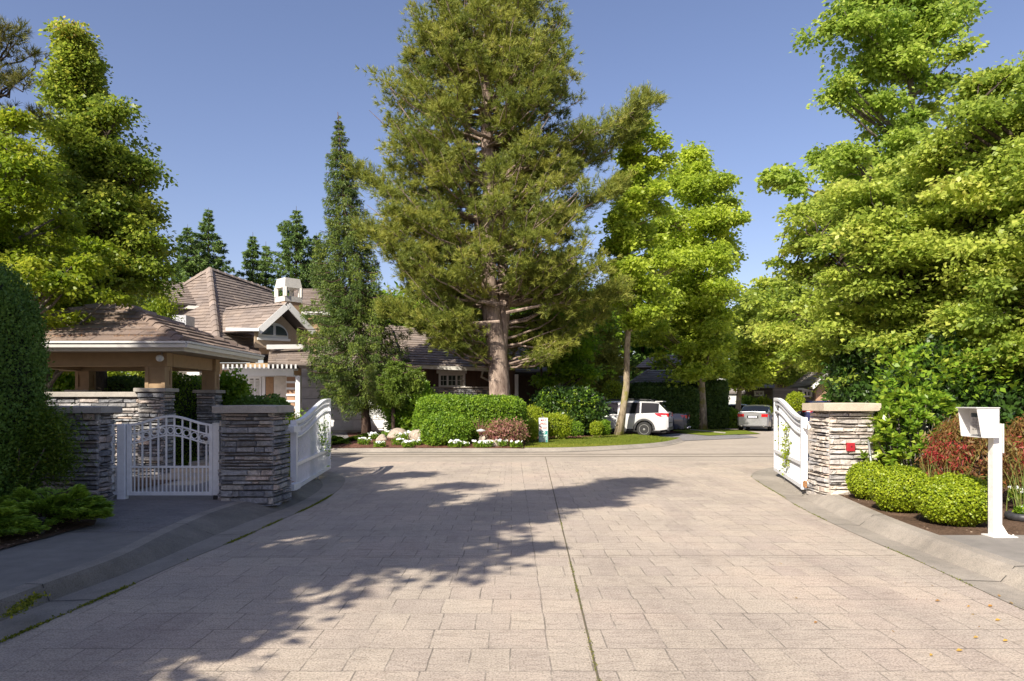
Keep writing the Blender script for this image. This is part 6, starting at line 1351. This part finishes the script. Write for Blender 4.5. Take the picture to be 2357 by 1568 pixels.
# trees beside and behind the camera on the left that shade the drive (outside the picture)
shade=[(-6.5,.5,14.2,2.05,2.6),(-9.6,4.6,11.5,2.7,2.2),(-10.5,-1.0,15,3.0,3.0),(-12.8,8.2,7.0,2.0,2.2),(-13.5,2.5,14.0,3.0,3.0),(-7.3,2.9,9.2,1.7,2.4)]
lbs=['leafy tree beside the sidewalk left of the camera, throwing the tip of the long shadow','leafy tree behind the cedar column shading the small gate','tall leafy tree behind the camera shading the lower left drive','leafy tree shading the pavilion front from outside the frame','tall leafy tree further left behind the shading row','smaller leafy tree between the two nearest shade trees left of the camera']
for i,(x,y,h,r,zc) in enumerate(shade):
    t=thing('shade_tree',lbs[i],'tree',(x,y,.1),0,'shade trees left of the camera')
    broadleaf(t,(x,y,.1),[(zc,r*.7,r*.7),(zc+(h-zc)*.25,r,r),(zc+(h-zc)*.6,r*.8,r*.8),(h,.15,.15)],(.2,h-.5),260,34000 if i else 44000,.17,Lf_maple,B_dark,600+i,clump=.5,flat=.4,lump=.5,limbs=34,depth=1,inner=.5,arms=6,spikes=0)
# ------------------------------------------------------------------ cars
def carpaint(name,c,metal=.3):
    m,nt,b=nodes(name); b.inputs['Base Color'].default_value=(*c,1); b.inputs['Metallic'].default_value=metal; b.inputs['Roughness'].default_value=.32
    b.inputs['Coat Weight'].default_value=1; b.inputs['Coat Roughness'].default_value=.04
    f=noise(nt,coord(nt),1.5,4); r=ramp(nt,[(.3,(.28,.28,.28)),(.7,(.40,.40,.40))],f); nt.links.new(r.outputs[0],b.inputs['Roughness']); return m
Tyre=plain('tyre_rubber',(.018,.018,.018),.8); Rim=plain('alloy_rim',(.55,.55,.56),.28,.8,var=.05); Dk=plain('dark_plastic',(.02,.02,.022),.6); Red=plain('tail_red',(.45,.008,.01),.15,var=.1,coat=1); Lens=plain('clear_lens',(.62,.60,.58),.15,coat=1); Chrome=plain('chrome',(.7,.7,.7),.12,.95,var=.02); Plate=plain('number_plate',(.62,.63,.66),.4,var=.04); Grd=plain('plate_text',(.03,.05,.16),.5); Under=plain('underbody',(.008,.008,.008),.9)
def car(label,loc,rz,paint,spec,group=None,cladding=False,name='parked_car',cat='car',rack=False):
    """local frame: x forward (front +), y left, z up. spec: dict of outline curves"""
    t=thing(name,label,cat,loc,rz,group); L=spec['L']; W=spec['W']/2; rw=spec['wheel']; xf,xr=spec['axles']
    g=lambda key,x: float(np.interp(x,[p[0] for p in spec[key]],[p[1] for p in spec[key]]))
    xs=sorted(set([round(-L/2+L*i/90,4) for i in range(91)])); 
    def arch(x):
        z=g('sill',x)
        for ax_ in (xf,xr):
            d=abs(x-ax_); r=rw*1.22
            if d<r: z=max(z,rw+math.sqrt(r*r-d*d)-.02)
        return z
    body=MB(); glass=MB(); dark=MB(); rows=[]
    for x in xs:
        belt=g('belt',x); roof=g('roof',x); w=W*g('plan',x); hood=min(belt,g('deck',x)); zs=min(arch(x),belt-.05)
        tw=w*g('tumble',x); base=[(w*.955,zs),(w*.99,zs+(belt-zs)*.25),(w,zs+(belt-zs)*.55),(w*.985,zs+(belt-zs)*.82),(w*.945,belt)]
        if roof>hood+.06:
            k=(roof-belt); top=[(w*.93,belt+.012),(w*.93+(tw-w*.93)*.5,belt+k*.47),(tw,belt+k*.86),(tw*.86,roof-.02),(tw*.5,roof),(0,roof+.008)]
        else:
            top=[(w*.90,hood+.015),(w*.82,hood+.03),(w*.70,hood+.035),(w*.5,hood+.045),(w*.25,hood+.05),(0,hood+.055)]
        rows.append(base+top)
    n=len(rows[0]); gw=spec['glass_x']
    for sgn in (1,-1):
        for i in range(len(xs)-1):
            for j in range(n-1):
                a,b=rows[i],rows[i+1]; x0,x1=xs[i],xs[i+1]; q=[(x0,sgn*a[j][0],a[j][1]),(x1,sgn*b[j][0],b[j][1]),(x1,sgn*b[j+1][0],b[j+1][1]),(x0,sgn*a[j+1][0],a[j+1][1])]
                if sgn<0: q=q[::-1]
                xm=(x0+x1)/2; isg=False
                if 5<=j<=6:
                    for (ga,gb) in gw:
                        if ga<xm<gb: isg=True
                if 7<=j<=9 or (5<=j<=6):
                    for (ga,gb) in spec['screens']:
                        if ga<xm<gb and j>=7: isg=True
                (glass if isg else body).add(q,[(0,1,2,3)])
    for xe,i in ((xs[0],0),(xs[-1],len(xs)-1)):
        r_=rows[i]; pts=[(xe,p[0],p[1]) for p in r_]+[(xe,-p[0],p[1]) for p in reversed(r_[:-1])]; body.poly(pts if i else pts[::-1])
    bo=body.build('body',paint,t,world=False,fix=False)
    bm=bmesh.new(); bm.from_mesh(bo.data); bmesh.ops.remove_doubles(bm,verts=bm.verts,dist=.0008); bmesh.ops.recalc_face_normals(bm,faces=bm.faces); bm.to_mesh(bo.data); bm.free()
    bo.data.polygons.foreach_set('use_smooth',[True]*len(bo.data.polygons)); 
    try: bo.data.set_sharp_from_angle(angle=R(32))
    except Exception: pass
    go_=glass.build('window',G_dark,t,world=False,fix=False); bm=bmesh.new(); bm.from_mesh(go_.data); bmesh.ops.remove_doubles(bm,verts=bm.verts,dist=.0008); bmesh.ops.recalc_face_normals(bm,faces=bm.faces); bm.to_mesh(go_.data); bm.free(); go_.data.polygons.foreach_set('use_smooth',[True]*len(go_.data.polygons))
    mb=MB(); mb.box(-L/2+.12,L/2-.12,-W*.80,W*.80,.19,.62); mb.box(-L/2+.35,L/2-.5,-W*.93,W*.93,.22,.30); mb.build('underbody',Under,t,world=False)
    for x in (xf,xr):
        for s_ in (1,-1):
            mb=MB(); yc=s_*(W-.13); mb.lathe([(rw*.62,-.11),(rw*.93,-.11),(rw,-.07),(rw,.07),(rw*.93,.11),(rw*.62,.11)],32,(x,yc,rw),'y'); wh=mb.build('wheel',Tyre,t,world=False,smooth=False)
            mb=MB(); yo=yc+s_*.095; mb.lathe([(rw*.655,.02*-s_),(rw*.655,.022*s_),(rw*.60,.022*s_),(rw*.60,-.02*s_)],32,(x,yo,rw),'y'); mb.lathe([(0,.0),(.05,.0),(.05,s_*.02),(0,s_*.024)],14,(x,yo,rw),'y')
            for k in range(spec.get('spokes',10)):
                a=2*math.pi*k/spec.get('spokes',10); d=Vector((math.cos(a),0,math.sin(a))); q=Vector((-math.sin(a),0,math.cos(a))); c=Vector((x,yo+s_*.004,rw))
                mb.obox(c+d*rw*.34,d*rw*.30,Vector((0,.010,0)),q*.016)
            mb.build('rim',Rim,wh,world=False); mb=MB(); mb.lathe([(0,0),(rw*.62,0)],24,(x,yo-s_*.03,rw),'y'); mb.build('brake_disc',Under,wh,world=False)
    rx=-L/2
    spec['details'](t,MB,rx,L,W,g)
    if cladding:
        for s_ in (1,-1):
            mb=MB()
            for x in (xf,xr):
                k=18; pts=[]
                for i in range(k+1):
                    a=math.pi*i/k; pts.append((x+rw*1.23*math.cos(a),rw+rw*1.2*math.sin(a)))
                for i in range(k):
                    (xa,za),(xb,zb)=pts[i],pts[i+1]; f=1.17; xa2,za2=x+(xa-x)*f,rw+(za-rw)*f; xb2,zb2=x+(xb-x)*f,rw+(zb-rw)*f; yy=s_*(W*g('plan',x)+.006)
                    mb.add([(xa,yy,za),(xb,yy,zb),(xb2,yy-.006*s_,zb2),(xa2,yy-.006*s_,za2),(xa,yy-.12*s_,za),(xb,yy-.12*s_,zb)],[(0,1,2,3),(0,1,5,4)])
            mb.box(xr+rw*1.25,xf-rw*1.25,s_*(W+.004)-.02,s_*(W+.004)+.005,.24,.36); mb.build('cladding',Dk,t,world=False)
    if rack:
        for s_ in (1,-1):
            mb=MB(); zr=max(p[1] for p in spec['roof']); y=s_*W*.66; mb.tube([(-1.75,y,zr-.06),(-1.6,y,zr+.03),(-.4,y,zr+.07),(.75,y,zr+.02),(.9,y,zr-.05)],.022,8); mb.build('roof_rail',Chrome if False else Dk,t,world=False)
    for s_ in (1,-1):
        for xd in spec['doors']:
            mb=MB(); zb=g('belt',xd)-.13; mb.tube([(xd-.10,s_*(W+.0),zb),(xd-.08,s_*(W+.035),zb),(xd+.08,s_*(W+.035),zb+.004),(xd+.10,s_*(W+.0),zb)],.013,6); mb.build('door_handle',paint,t,world=False)
        mb=MB(); xm=spec['mirror']; mb.bbox(xm-.06,xm+.07,min(s_*(W-.02),s_*(W+.17)),max(s_*(W-.02),s_*(W+.17)),g('belt',xm)+.0,g('belt',xm)+.15,.03); mb.build('mirror',paint,t,world=False)
    return t
def wagon_details(t,MB,rx,L,W,g):
    for s_ in (1,-1):
        mb=MB(); z=.98
        pts=[(rx+.62,z+.10),(rx+.30,z+.12),(rx+.03,z+.10),(rx+.02,z-.05),(rx+.32,z-.07),(rx+.50,z+.0)]
        y=s_*(W*.975)
        f=[Vector((px,s_*(W*g('plan',px)*.985+.012),pz)) for px,pz in pts]; mb.slab(f if s_<0 else f[::-1],.03); mb.box(rx-.012,rx+.03,min(s_*W*.52,s_*W*.90),max(s_*W*.52,s_*W*.90),z-.05,z+.10); lt=mb.build('tail_light',Red,t,world=False)
        mb=MB(); mb.slab([Vector((px,s_*(W*g('plan',px)*.985+.02),pz)) for px,pz in ([(rx+.30,z+.01),(rx+.06,z+.01),(rx+.06,z-.03),(rx+.32,z-.045)][::(1 if s_<0 else -1)])],.01); mb.build('reverse_lens',Lens,lt,world=False)
    mb=MB(); mb.box(rx-.02,rx+.02,-.26,.26,.84,.96); pl=mb.build('number_plate',Plate,t,world=False); mb=MB()
    for k in range(6): mb.box(rx-.024,rx-.02,-.20+k*.07,-.165+k*.07,.865,.935)
    mb.build('plate_characters',Grd,pl,world=False)
    mb=MB(); mb.box(rx-.025,rx+.05,-W*.86,W*.86,.30,.44); mb.box(rx-.02,rx+.03,-.5,.5,.62,.66); mb.build('bumper_trim',Dk,t,world=False)
    mb=MB(); mb.box(rx+.28,rx+.62,-W*.62,W*.62,1.60,1.63); mb.build('roof_spoiler',W_white,t,world=False)
wagon=dict(L=4.82,W=1.84,wheel=.345,axles=(1.42,-1.33),sill=[(-2.41,.36),(-2.0,.30),(2.0,.28),(2.41,.36)],
 belt=[(-2.41,1.06),(-2.0,1.09),(-1.0,1.05),(.8,1.0),(1.3,.98),(2.2,.86),(2.41,.72)],deck=[(-2.41,1.06),(-2.36,1.10),(1.0,1.03),(1.35,.99),(2.2,.86),(2.41,.70)],
 roof=[(-2.41,1.0),(-2.36,1.14),(-1.98,1.58),(-1.7,1.62),(-.6,1.66),(.3,1.64),(.55,1.58),(1.35,1.02),(2.41,.7)],
 plan=[(-2.41,.86),(-2.3,.94),(-1.9,1.0),(1.6,1.0),(2.2,.93),(2.41,.78)],tumble=[(-2.41,.80),(0,.78),(1.4,.82)],
 glass_x=[(-2.0,-1.18),(-1.10,-.22),(-.12,1.0)],screens=[(-2.33,-1.99),(.58,1.3)],doors=(-.75,.25),mirror=.85,spokes=10,details=wagon_details)
P_white=carpaint('pearl_white_paint',(.52,.52,.52),.0); P_navy=carpaint('navy_paint',(.012,.02,.045),.3); P_silver=carpaint('silver_paint',(.36,.365,.375),.7); P_blue=carpaint('deep_blue_paint',(.015,.02,.09),.3)
c1=car('white station wagon with roof rails and black lower trim parked behind the leaning gum trunk',(4.95,34.0,.0),0,P_white,wagon,'parked cars',cladding=True,rack=True)
def sedan_details(t,MB,rx,L,W,g):
    for s_ in (1,-1):
        mb=MB(); z=.86
        mb.box(rx-.018,rx+.06,min(s_*W*.50,s_*W*.86),max(s_*W*.50,s_*W*.86),z-.085,z+.075)
        f=[Vector((px,s_*(W*g('plan',px)*.985+.012),pz)) for px,pz in [(rx+.30,z+.08),(rx+.04,z+.075),(rx+.04,z-.085),(rx+.18,z-.06)]]; mb.slab(f if s_<0 else f[::-1],.03); mb.build('tail_light',Red,t,world=False)
        mb=MB(); mb.lathe([(.045,.0),(.045,-.06),(.036,-.06),(.036,-.01),(0,-.01)],14,(0,0,0),'z'); mb.v=[(rx-.01+p[2],s_*.58+p[0],.29+p[1]) for p in mb.v]; mb.build('exhaust',Chrome,t,world=False)
    mb=MB(); mb.box(rx-.022,rx+.02,-.30,.30,.70,.85); mb.build('plate_recess',Dk,t,world=False)
    mb=MB(); mb.box(rx-.03,rx-.022,-.22,.22,.725,.825); pl=mb.build('number_plate',Plate,t,world=False); mb=MB()
    for k in range(6): mb.box(rx-.034,rx-.03,-.18+k*.062,-.145+k*.062,.745,.805)
    mb.build('plate_characters',Grd,pl,world=False)
    mb=MB(); mb.box(rx-.012,rx+.03,-W*.78,W*.78,.235,.30); mb.build('bumper_trim',Dk,t,world=False)
    mb=MB(); mb.tube([(rx+.06,-W*.72,1.035),(rx+.02,0,1.06),(rx+.06,W*.72,1.035)],.022,8); mb.build('boot_spoiler',MATS['silver_paint'],t,world=False)
sedan=dict(L=4.72,W=1.82,wheel=.325,axles=(1.42,-1.30),sill=[(-2.36,.27),(-2.0,.24),(2.0,.24),(2.36,.30)],
 belt=[(-2.36,.98),(-1.8,1.0),(-1.0,.97),(.8,.93),(1.3,.90),(2.1,.78),(2.36,.62)],deck=[(-2.36,.97),(-2.30,1.03),(-1.75,1.05),(.9,.95),(1.3,.91),(2.1,.78),(2.36,.6)],
 roof=[(-2.36,.9),(-1.78,1.02),(-1.0,1.36),(-.6,1.42),(.1,1.43),(.4,1.39),(1.25,.92),(2.36,.6)],
 plan=[(-2.36,.82),(-2.25,.92),(-1.7,1.0),(1.5,1.0),(2.1,.92),(2.36,.74)],tumble=[(-2.36,.80),(0,.76),(1.3,.8)],
 glass_x=[(-1.25,-.42),(-.34,.95)],screens=[(-1.72,-.98),(.42,1.2)],doors=(-.7,.35),mirror=.75,spokes=7,details=sedan_details)
c3=car('silver sedan seen from behind, stopped on the street left of the right gate tip',(0,0,0),0,P_silver,sedan,'parked cars')
c2=car('dark navy sedan parked just behind the white wagon, only its tail showing',(0,0,0),0,P_navy,sedan,'parked cars')
for ch in c2.children:
    if ch.name.startswith('boot_spoiler'): ch.data.materials[0]=P_navy
c4=car('deep blue hatchback parked beyond the right gate pillar',(0,0,0),0,P_blue,wagon,'parked cars')
for ch in c4.children:
    if ch.name.startswith('roof_spoiler'): ch.data.materials[0]=P_blue
c5=car('pale sedan barely visible between the tall hedge and the leaning trunk',(0,0,0),0,P_white,sedan,'parked cars')
def put(o,x,y,z,head): o.location=(x,y,z); o.rotation_euler=(0,0,head)
put(c1,5.05,34.9,.0,math.atan2(.33,-.945))
put(c2,6.75,38.4,.0,math.atan2(.33,-.945))
put(c3,13.2+.95,40.3+2.1,.0,math.atan2(.89,.43))
put(c4,20.7,47.4,.02,math.atan2(.10,1.0))
put(c5,15.6,52,.02,math.atan2(.4,-.9))
# ------------------------------------------------------------------ speed sign
t=thing('road_sign','white and green roadside sign reading MAX SPEED 20 km/h at the lawn edge','sign',(XU(1250.5,27.2),27.2,.1)); p=Vector(t.location)
ys=27.2; u0,u1=1240.2,1261; X0,X1=XU(u0,ys),XU(u1,ys); zt,zm,zb=ZV(962,ys),ZV(991,ys),ZV(1020,ys)
mb=MB(); mb.tube([(p.x,ys+.03,.1),(p.x,ys+.03,zt+.05)],.022,8); mb.build('post',K_steel,t)
mb=MB(); mb.bbox(X0,X1,ys-.006,ys+.004,zm,zt,.004); s1=mb.build('speed_panel',plain('sign_white',(.78,.74,.74),.4,var=.03),t)
mb=MB(); mb.bbox(X0,X1,ys-.006,ys+.004,zb,zm-.004,.004); s2=mb.build('parking_panel',plain('sign_white2',(.72,.76,.75),.4,var=.03),t)
mb=MB(); mb.box(X0+.012,X1-.012,ys-.0085,ys-.006,zb+.012,zm-.018); s3=mb.build('green_field',plain('sign_teal',(.03,.24,.22),.4,var=.05),s2)
def text(s,x,z,h,mat,par,y,w=None,nm='lettering',bold=.0):
    cu=bpy.data.curves.new(nm,'FONT'); cu.body=s; cu.size=h; cu.align_x='CENTER'; cu.align_y='CENTER'; cu.extrude=.001; cu.offset=bold*h
    o=bpy.data.objects.new(nm,cu); COL.objects.link(o); dg_=bpy.context.evaluated_depsgraph_get(); me=bpy.data.meshes.new_from_object(o.evaluated_get(dg_)); bpy.data.objects.remove(o)
    me.materials.clear(); me.materials.append(mat); xs=[v.co.x for v in me.vertices]; sx=(w/(max(xs)-min(xs))) if w else 1
    M=Matrix.Translation((x,y,z))@Matrix.Rotation(R(90),4,'X')@Matrix.Diagonal((sx,1,1,1)); me.transform(wm(par).inverted()@M); o=bpy.data.objects.new(nm,me); COL.objects.link(o); o.parent=par; return o
Mr=plain('sign_red',(.42,.03,.02),.5,var=.05); Mw=plain('sign_lettering_white',(.8,.82,.8),.5,var=.02); xc=(X0+X1)/2; w0=X1-X0; hh=zt-zm
text('MAX',xc,zt-hh*.20,.125,Mr,s1,ys-.008,w0*.62,bold=.02); text('SPEED',xc,zt-hh*.48,.125,Mr,s1,ys-.008,w0*.80,bold=.02); text('20 km/h',xc,zt-hh*.80,.12,Mr,s1,ys-.008,w0*.80,bold=.02)
hh=zm-zb
text('NO',xc,zm-hh*.16,.11,Mw,s3,ys-.010,w0*.42,bold=.03); text('PARKING',xc,zm-hh*.40,.10,Mw,s3,ys-.010,w0*.84,bold=.03)
text('EXCEPT IN',xc,zm-hh*.58,.055,Mw,s3,ys-.010,w0*.74,bold=.02); text('DESIGNATED',xc,zm-hh*.69,.055,Mw,s3,ys-.010,w0*.78,bold=.02); text('PARKING',xc,zm-hh*.80,.055,Mw,s3,ys-.010,w0*.6,bold=.02); text('AREAS',xc,zm-hh*.90,.055,Mw,s3,ys-.010,w0*.6,bold=.02)
# ------------------------------------------------------------------ two people behind the white wagon
flat('back_path',[(3.6,36.8),(5.8,36.8),(5.4,40),(3.4,40)],.26,C_sidewalk)
def person(label,x,y,z,H,face,shirt,trous,hair,seed):
    t=thing('person',label,'person',(x,y,z),face); s=H/1.75
    me=bpy.data.meshes.new('body'); J={'pel':(0,0,.95),'waist':(0,0,1.10),'chest':(0,-.01,1.32),'neckb':(0,0,1.46),'neck':(0,-.005,1.53),'head0':(0,-.01,1.60),'head1':(0,-.01,1.70)}
    R_={'pel':.16,'waist':.145,'chest':.165,'neckb':.09,'neck':.055,'head0':.085,'head1':.095}; E=[('pel','waist'),('waist','chest'),('chest','neckb'),('neckb','neck'),('neck','head0'),('head0','head1')]
    for sd in (1,-1):
        k=str(sd); J.update({'sh'+k:(sd*.18,0,1.42),'el'+k:(sd*.25,.02,1.14),'wr'+k:(sd*.23,-.12,.93),'ha'+k:(sd*.21,-.17,.86),'hip'+k:(sd*.09,0,.88),'kn'+k:(sd*.11,-.02,.50),'an'+k:(sd*.12,.02,.09),'to'+k:(sd*.14,-.15,.045)})
        R_.update({'sh'+k:.062,'el'+k:.043,'wr'+k:.03,'ha'+k:.032,'hip'+k:.10,'kn'+k:.06,'an'+k:.045,'to'+k:.04}); E+=[('neckb','sh'+k),('sh'+k,'el'+k),('el'+k,'wr'+k),('wr'+k,'ha'+k),('pel','hip'+k),('hip'+k,'kn'+k),('kn'+k,'an'+k),('an'+k,'to'+k)]
        for f in range(5):
            nmf='f%d%s'%(f,k); off=(f-2)*.014 if f<4 else -.036; J[nmf]=(sd*(.21+(.0 if f<4 else -.04)),-.19-(.0 if f<4 else .0)+off*.9,.79+(.012*abs(f-1) if f<4 else .04)); R_[nmf]=.009; E.append(('ha'+k,nmf))
    ks=list(J); me.from_pydata([tuple(c*s for c in J[k]) for k in ks],[(ks.index(a),ks.index(b)) for a,b in E],[]); o=bpy.data.objects.new('body',me); COL.objects.link(o)
    m=o.modifiers.new('s','SKIN'); m.use_smooth_shade=True
    for i,k in enumerate(ks): me.skin_vertices[0].data[i].radius=(R_[k]*s*(1.15 if k in('chest','pel') else 1),R_[k]*s*(.72 if k in('chest','pel','waist') else 1)); 
    me.skin_vertices[0].data[0].use_root=True; m2=o.modifiers.new('u','SUBSURF'); m2.levels=2; m2.render_levels=2
    dg_=bpy.context.evaluated_depsgraph_get(); me2=bpy.data.meshes.new_from_object(o.evaluated_get(dg_)); bpy.data.objects.remove(o); me2.materials.clear()
    for mm in (trous,shirt,MATS['skin'],hair,Dk): me2.materials.append(mm)
    for p_ in me2.polygons:
        c=p_.center/s; p_.use_smooth=True; i=1
        if c.z>1.505 : i=2
        elif c.z<.10: i=4
        elif c.z<1.0 and abs(c.x)<.2 and not (c.y<-.13 and c.z>.6): i=0
        if abs(c.x)>.15 and c.z<1.12 and c.z>.6: i=2
        if i==2 and c.z>1.62 and (c.y>-.02 or c.z>1.735): i=3
        p_.material_index=i
    o=bpy.data.objects.new('body',me2); COL.objects.link(o); o.parent=t
    mb=MB()
    for sd in (1,-1): mb.lathe([(0,-.012),(.011,-.006),(.011,.004),(0,.006)],8,(sd*.033*s,-.098*s,1.665*s),'y')
    mb.build('eye',Dk,t,world=False); mb=MB(); mb.add([(0,-.125*s,1.625*s),(.016*s,-.096*s,1.615*s),(-.016*s,-.096*s,1.615*s),(0,-.096*s,1.67*s)],[(0,1,2),(0,1,3),(0,2,3),(1,2,3)]); mb.build('nose',MATS['skin'],t,world=False); mb=MB(); mb.box(-.024*s,.024*s,-.099*s,-.09*s,1.588*s,1.594*s); mb.build('mouth',Mr,t,world=False)
plain('skin',(.52,.33,.25),.55,var=.05); Hgrey=plain('grey_hair',(.42,.42,.43),.7)
person('grey-haired person in a dark top standing behind the white wagon, left of the other',XU(1377,38),38,.262,1.74,R(75),plain('navy_shirt',(.03,.04,.09),.8),plain('dark_trousers',(.03,.03,.035),.8),Hgrey,1)
person('shorter grey-haired person standing behind the white wagon, right beside the taller one',XU(1388.5,37.6),37.6,.262,1.66,R(-80),plain('blue_shirt',(.05,.07,.14),.8),MATS['dark_trousers'],Hgrey,2)
# render settings used only when the file is rendered on its own
sc.render.engine='CYCLES'
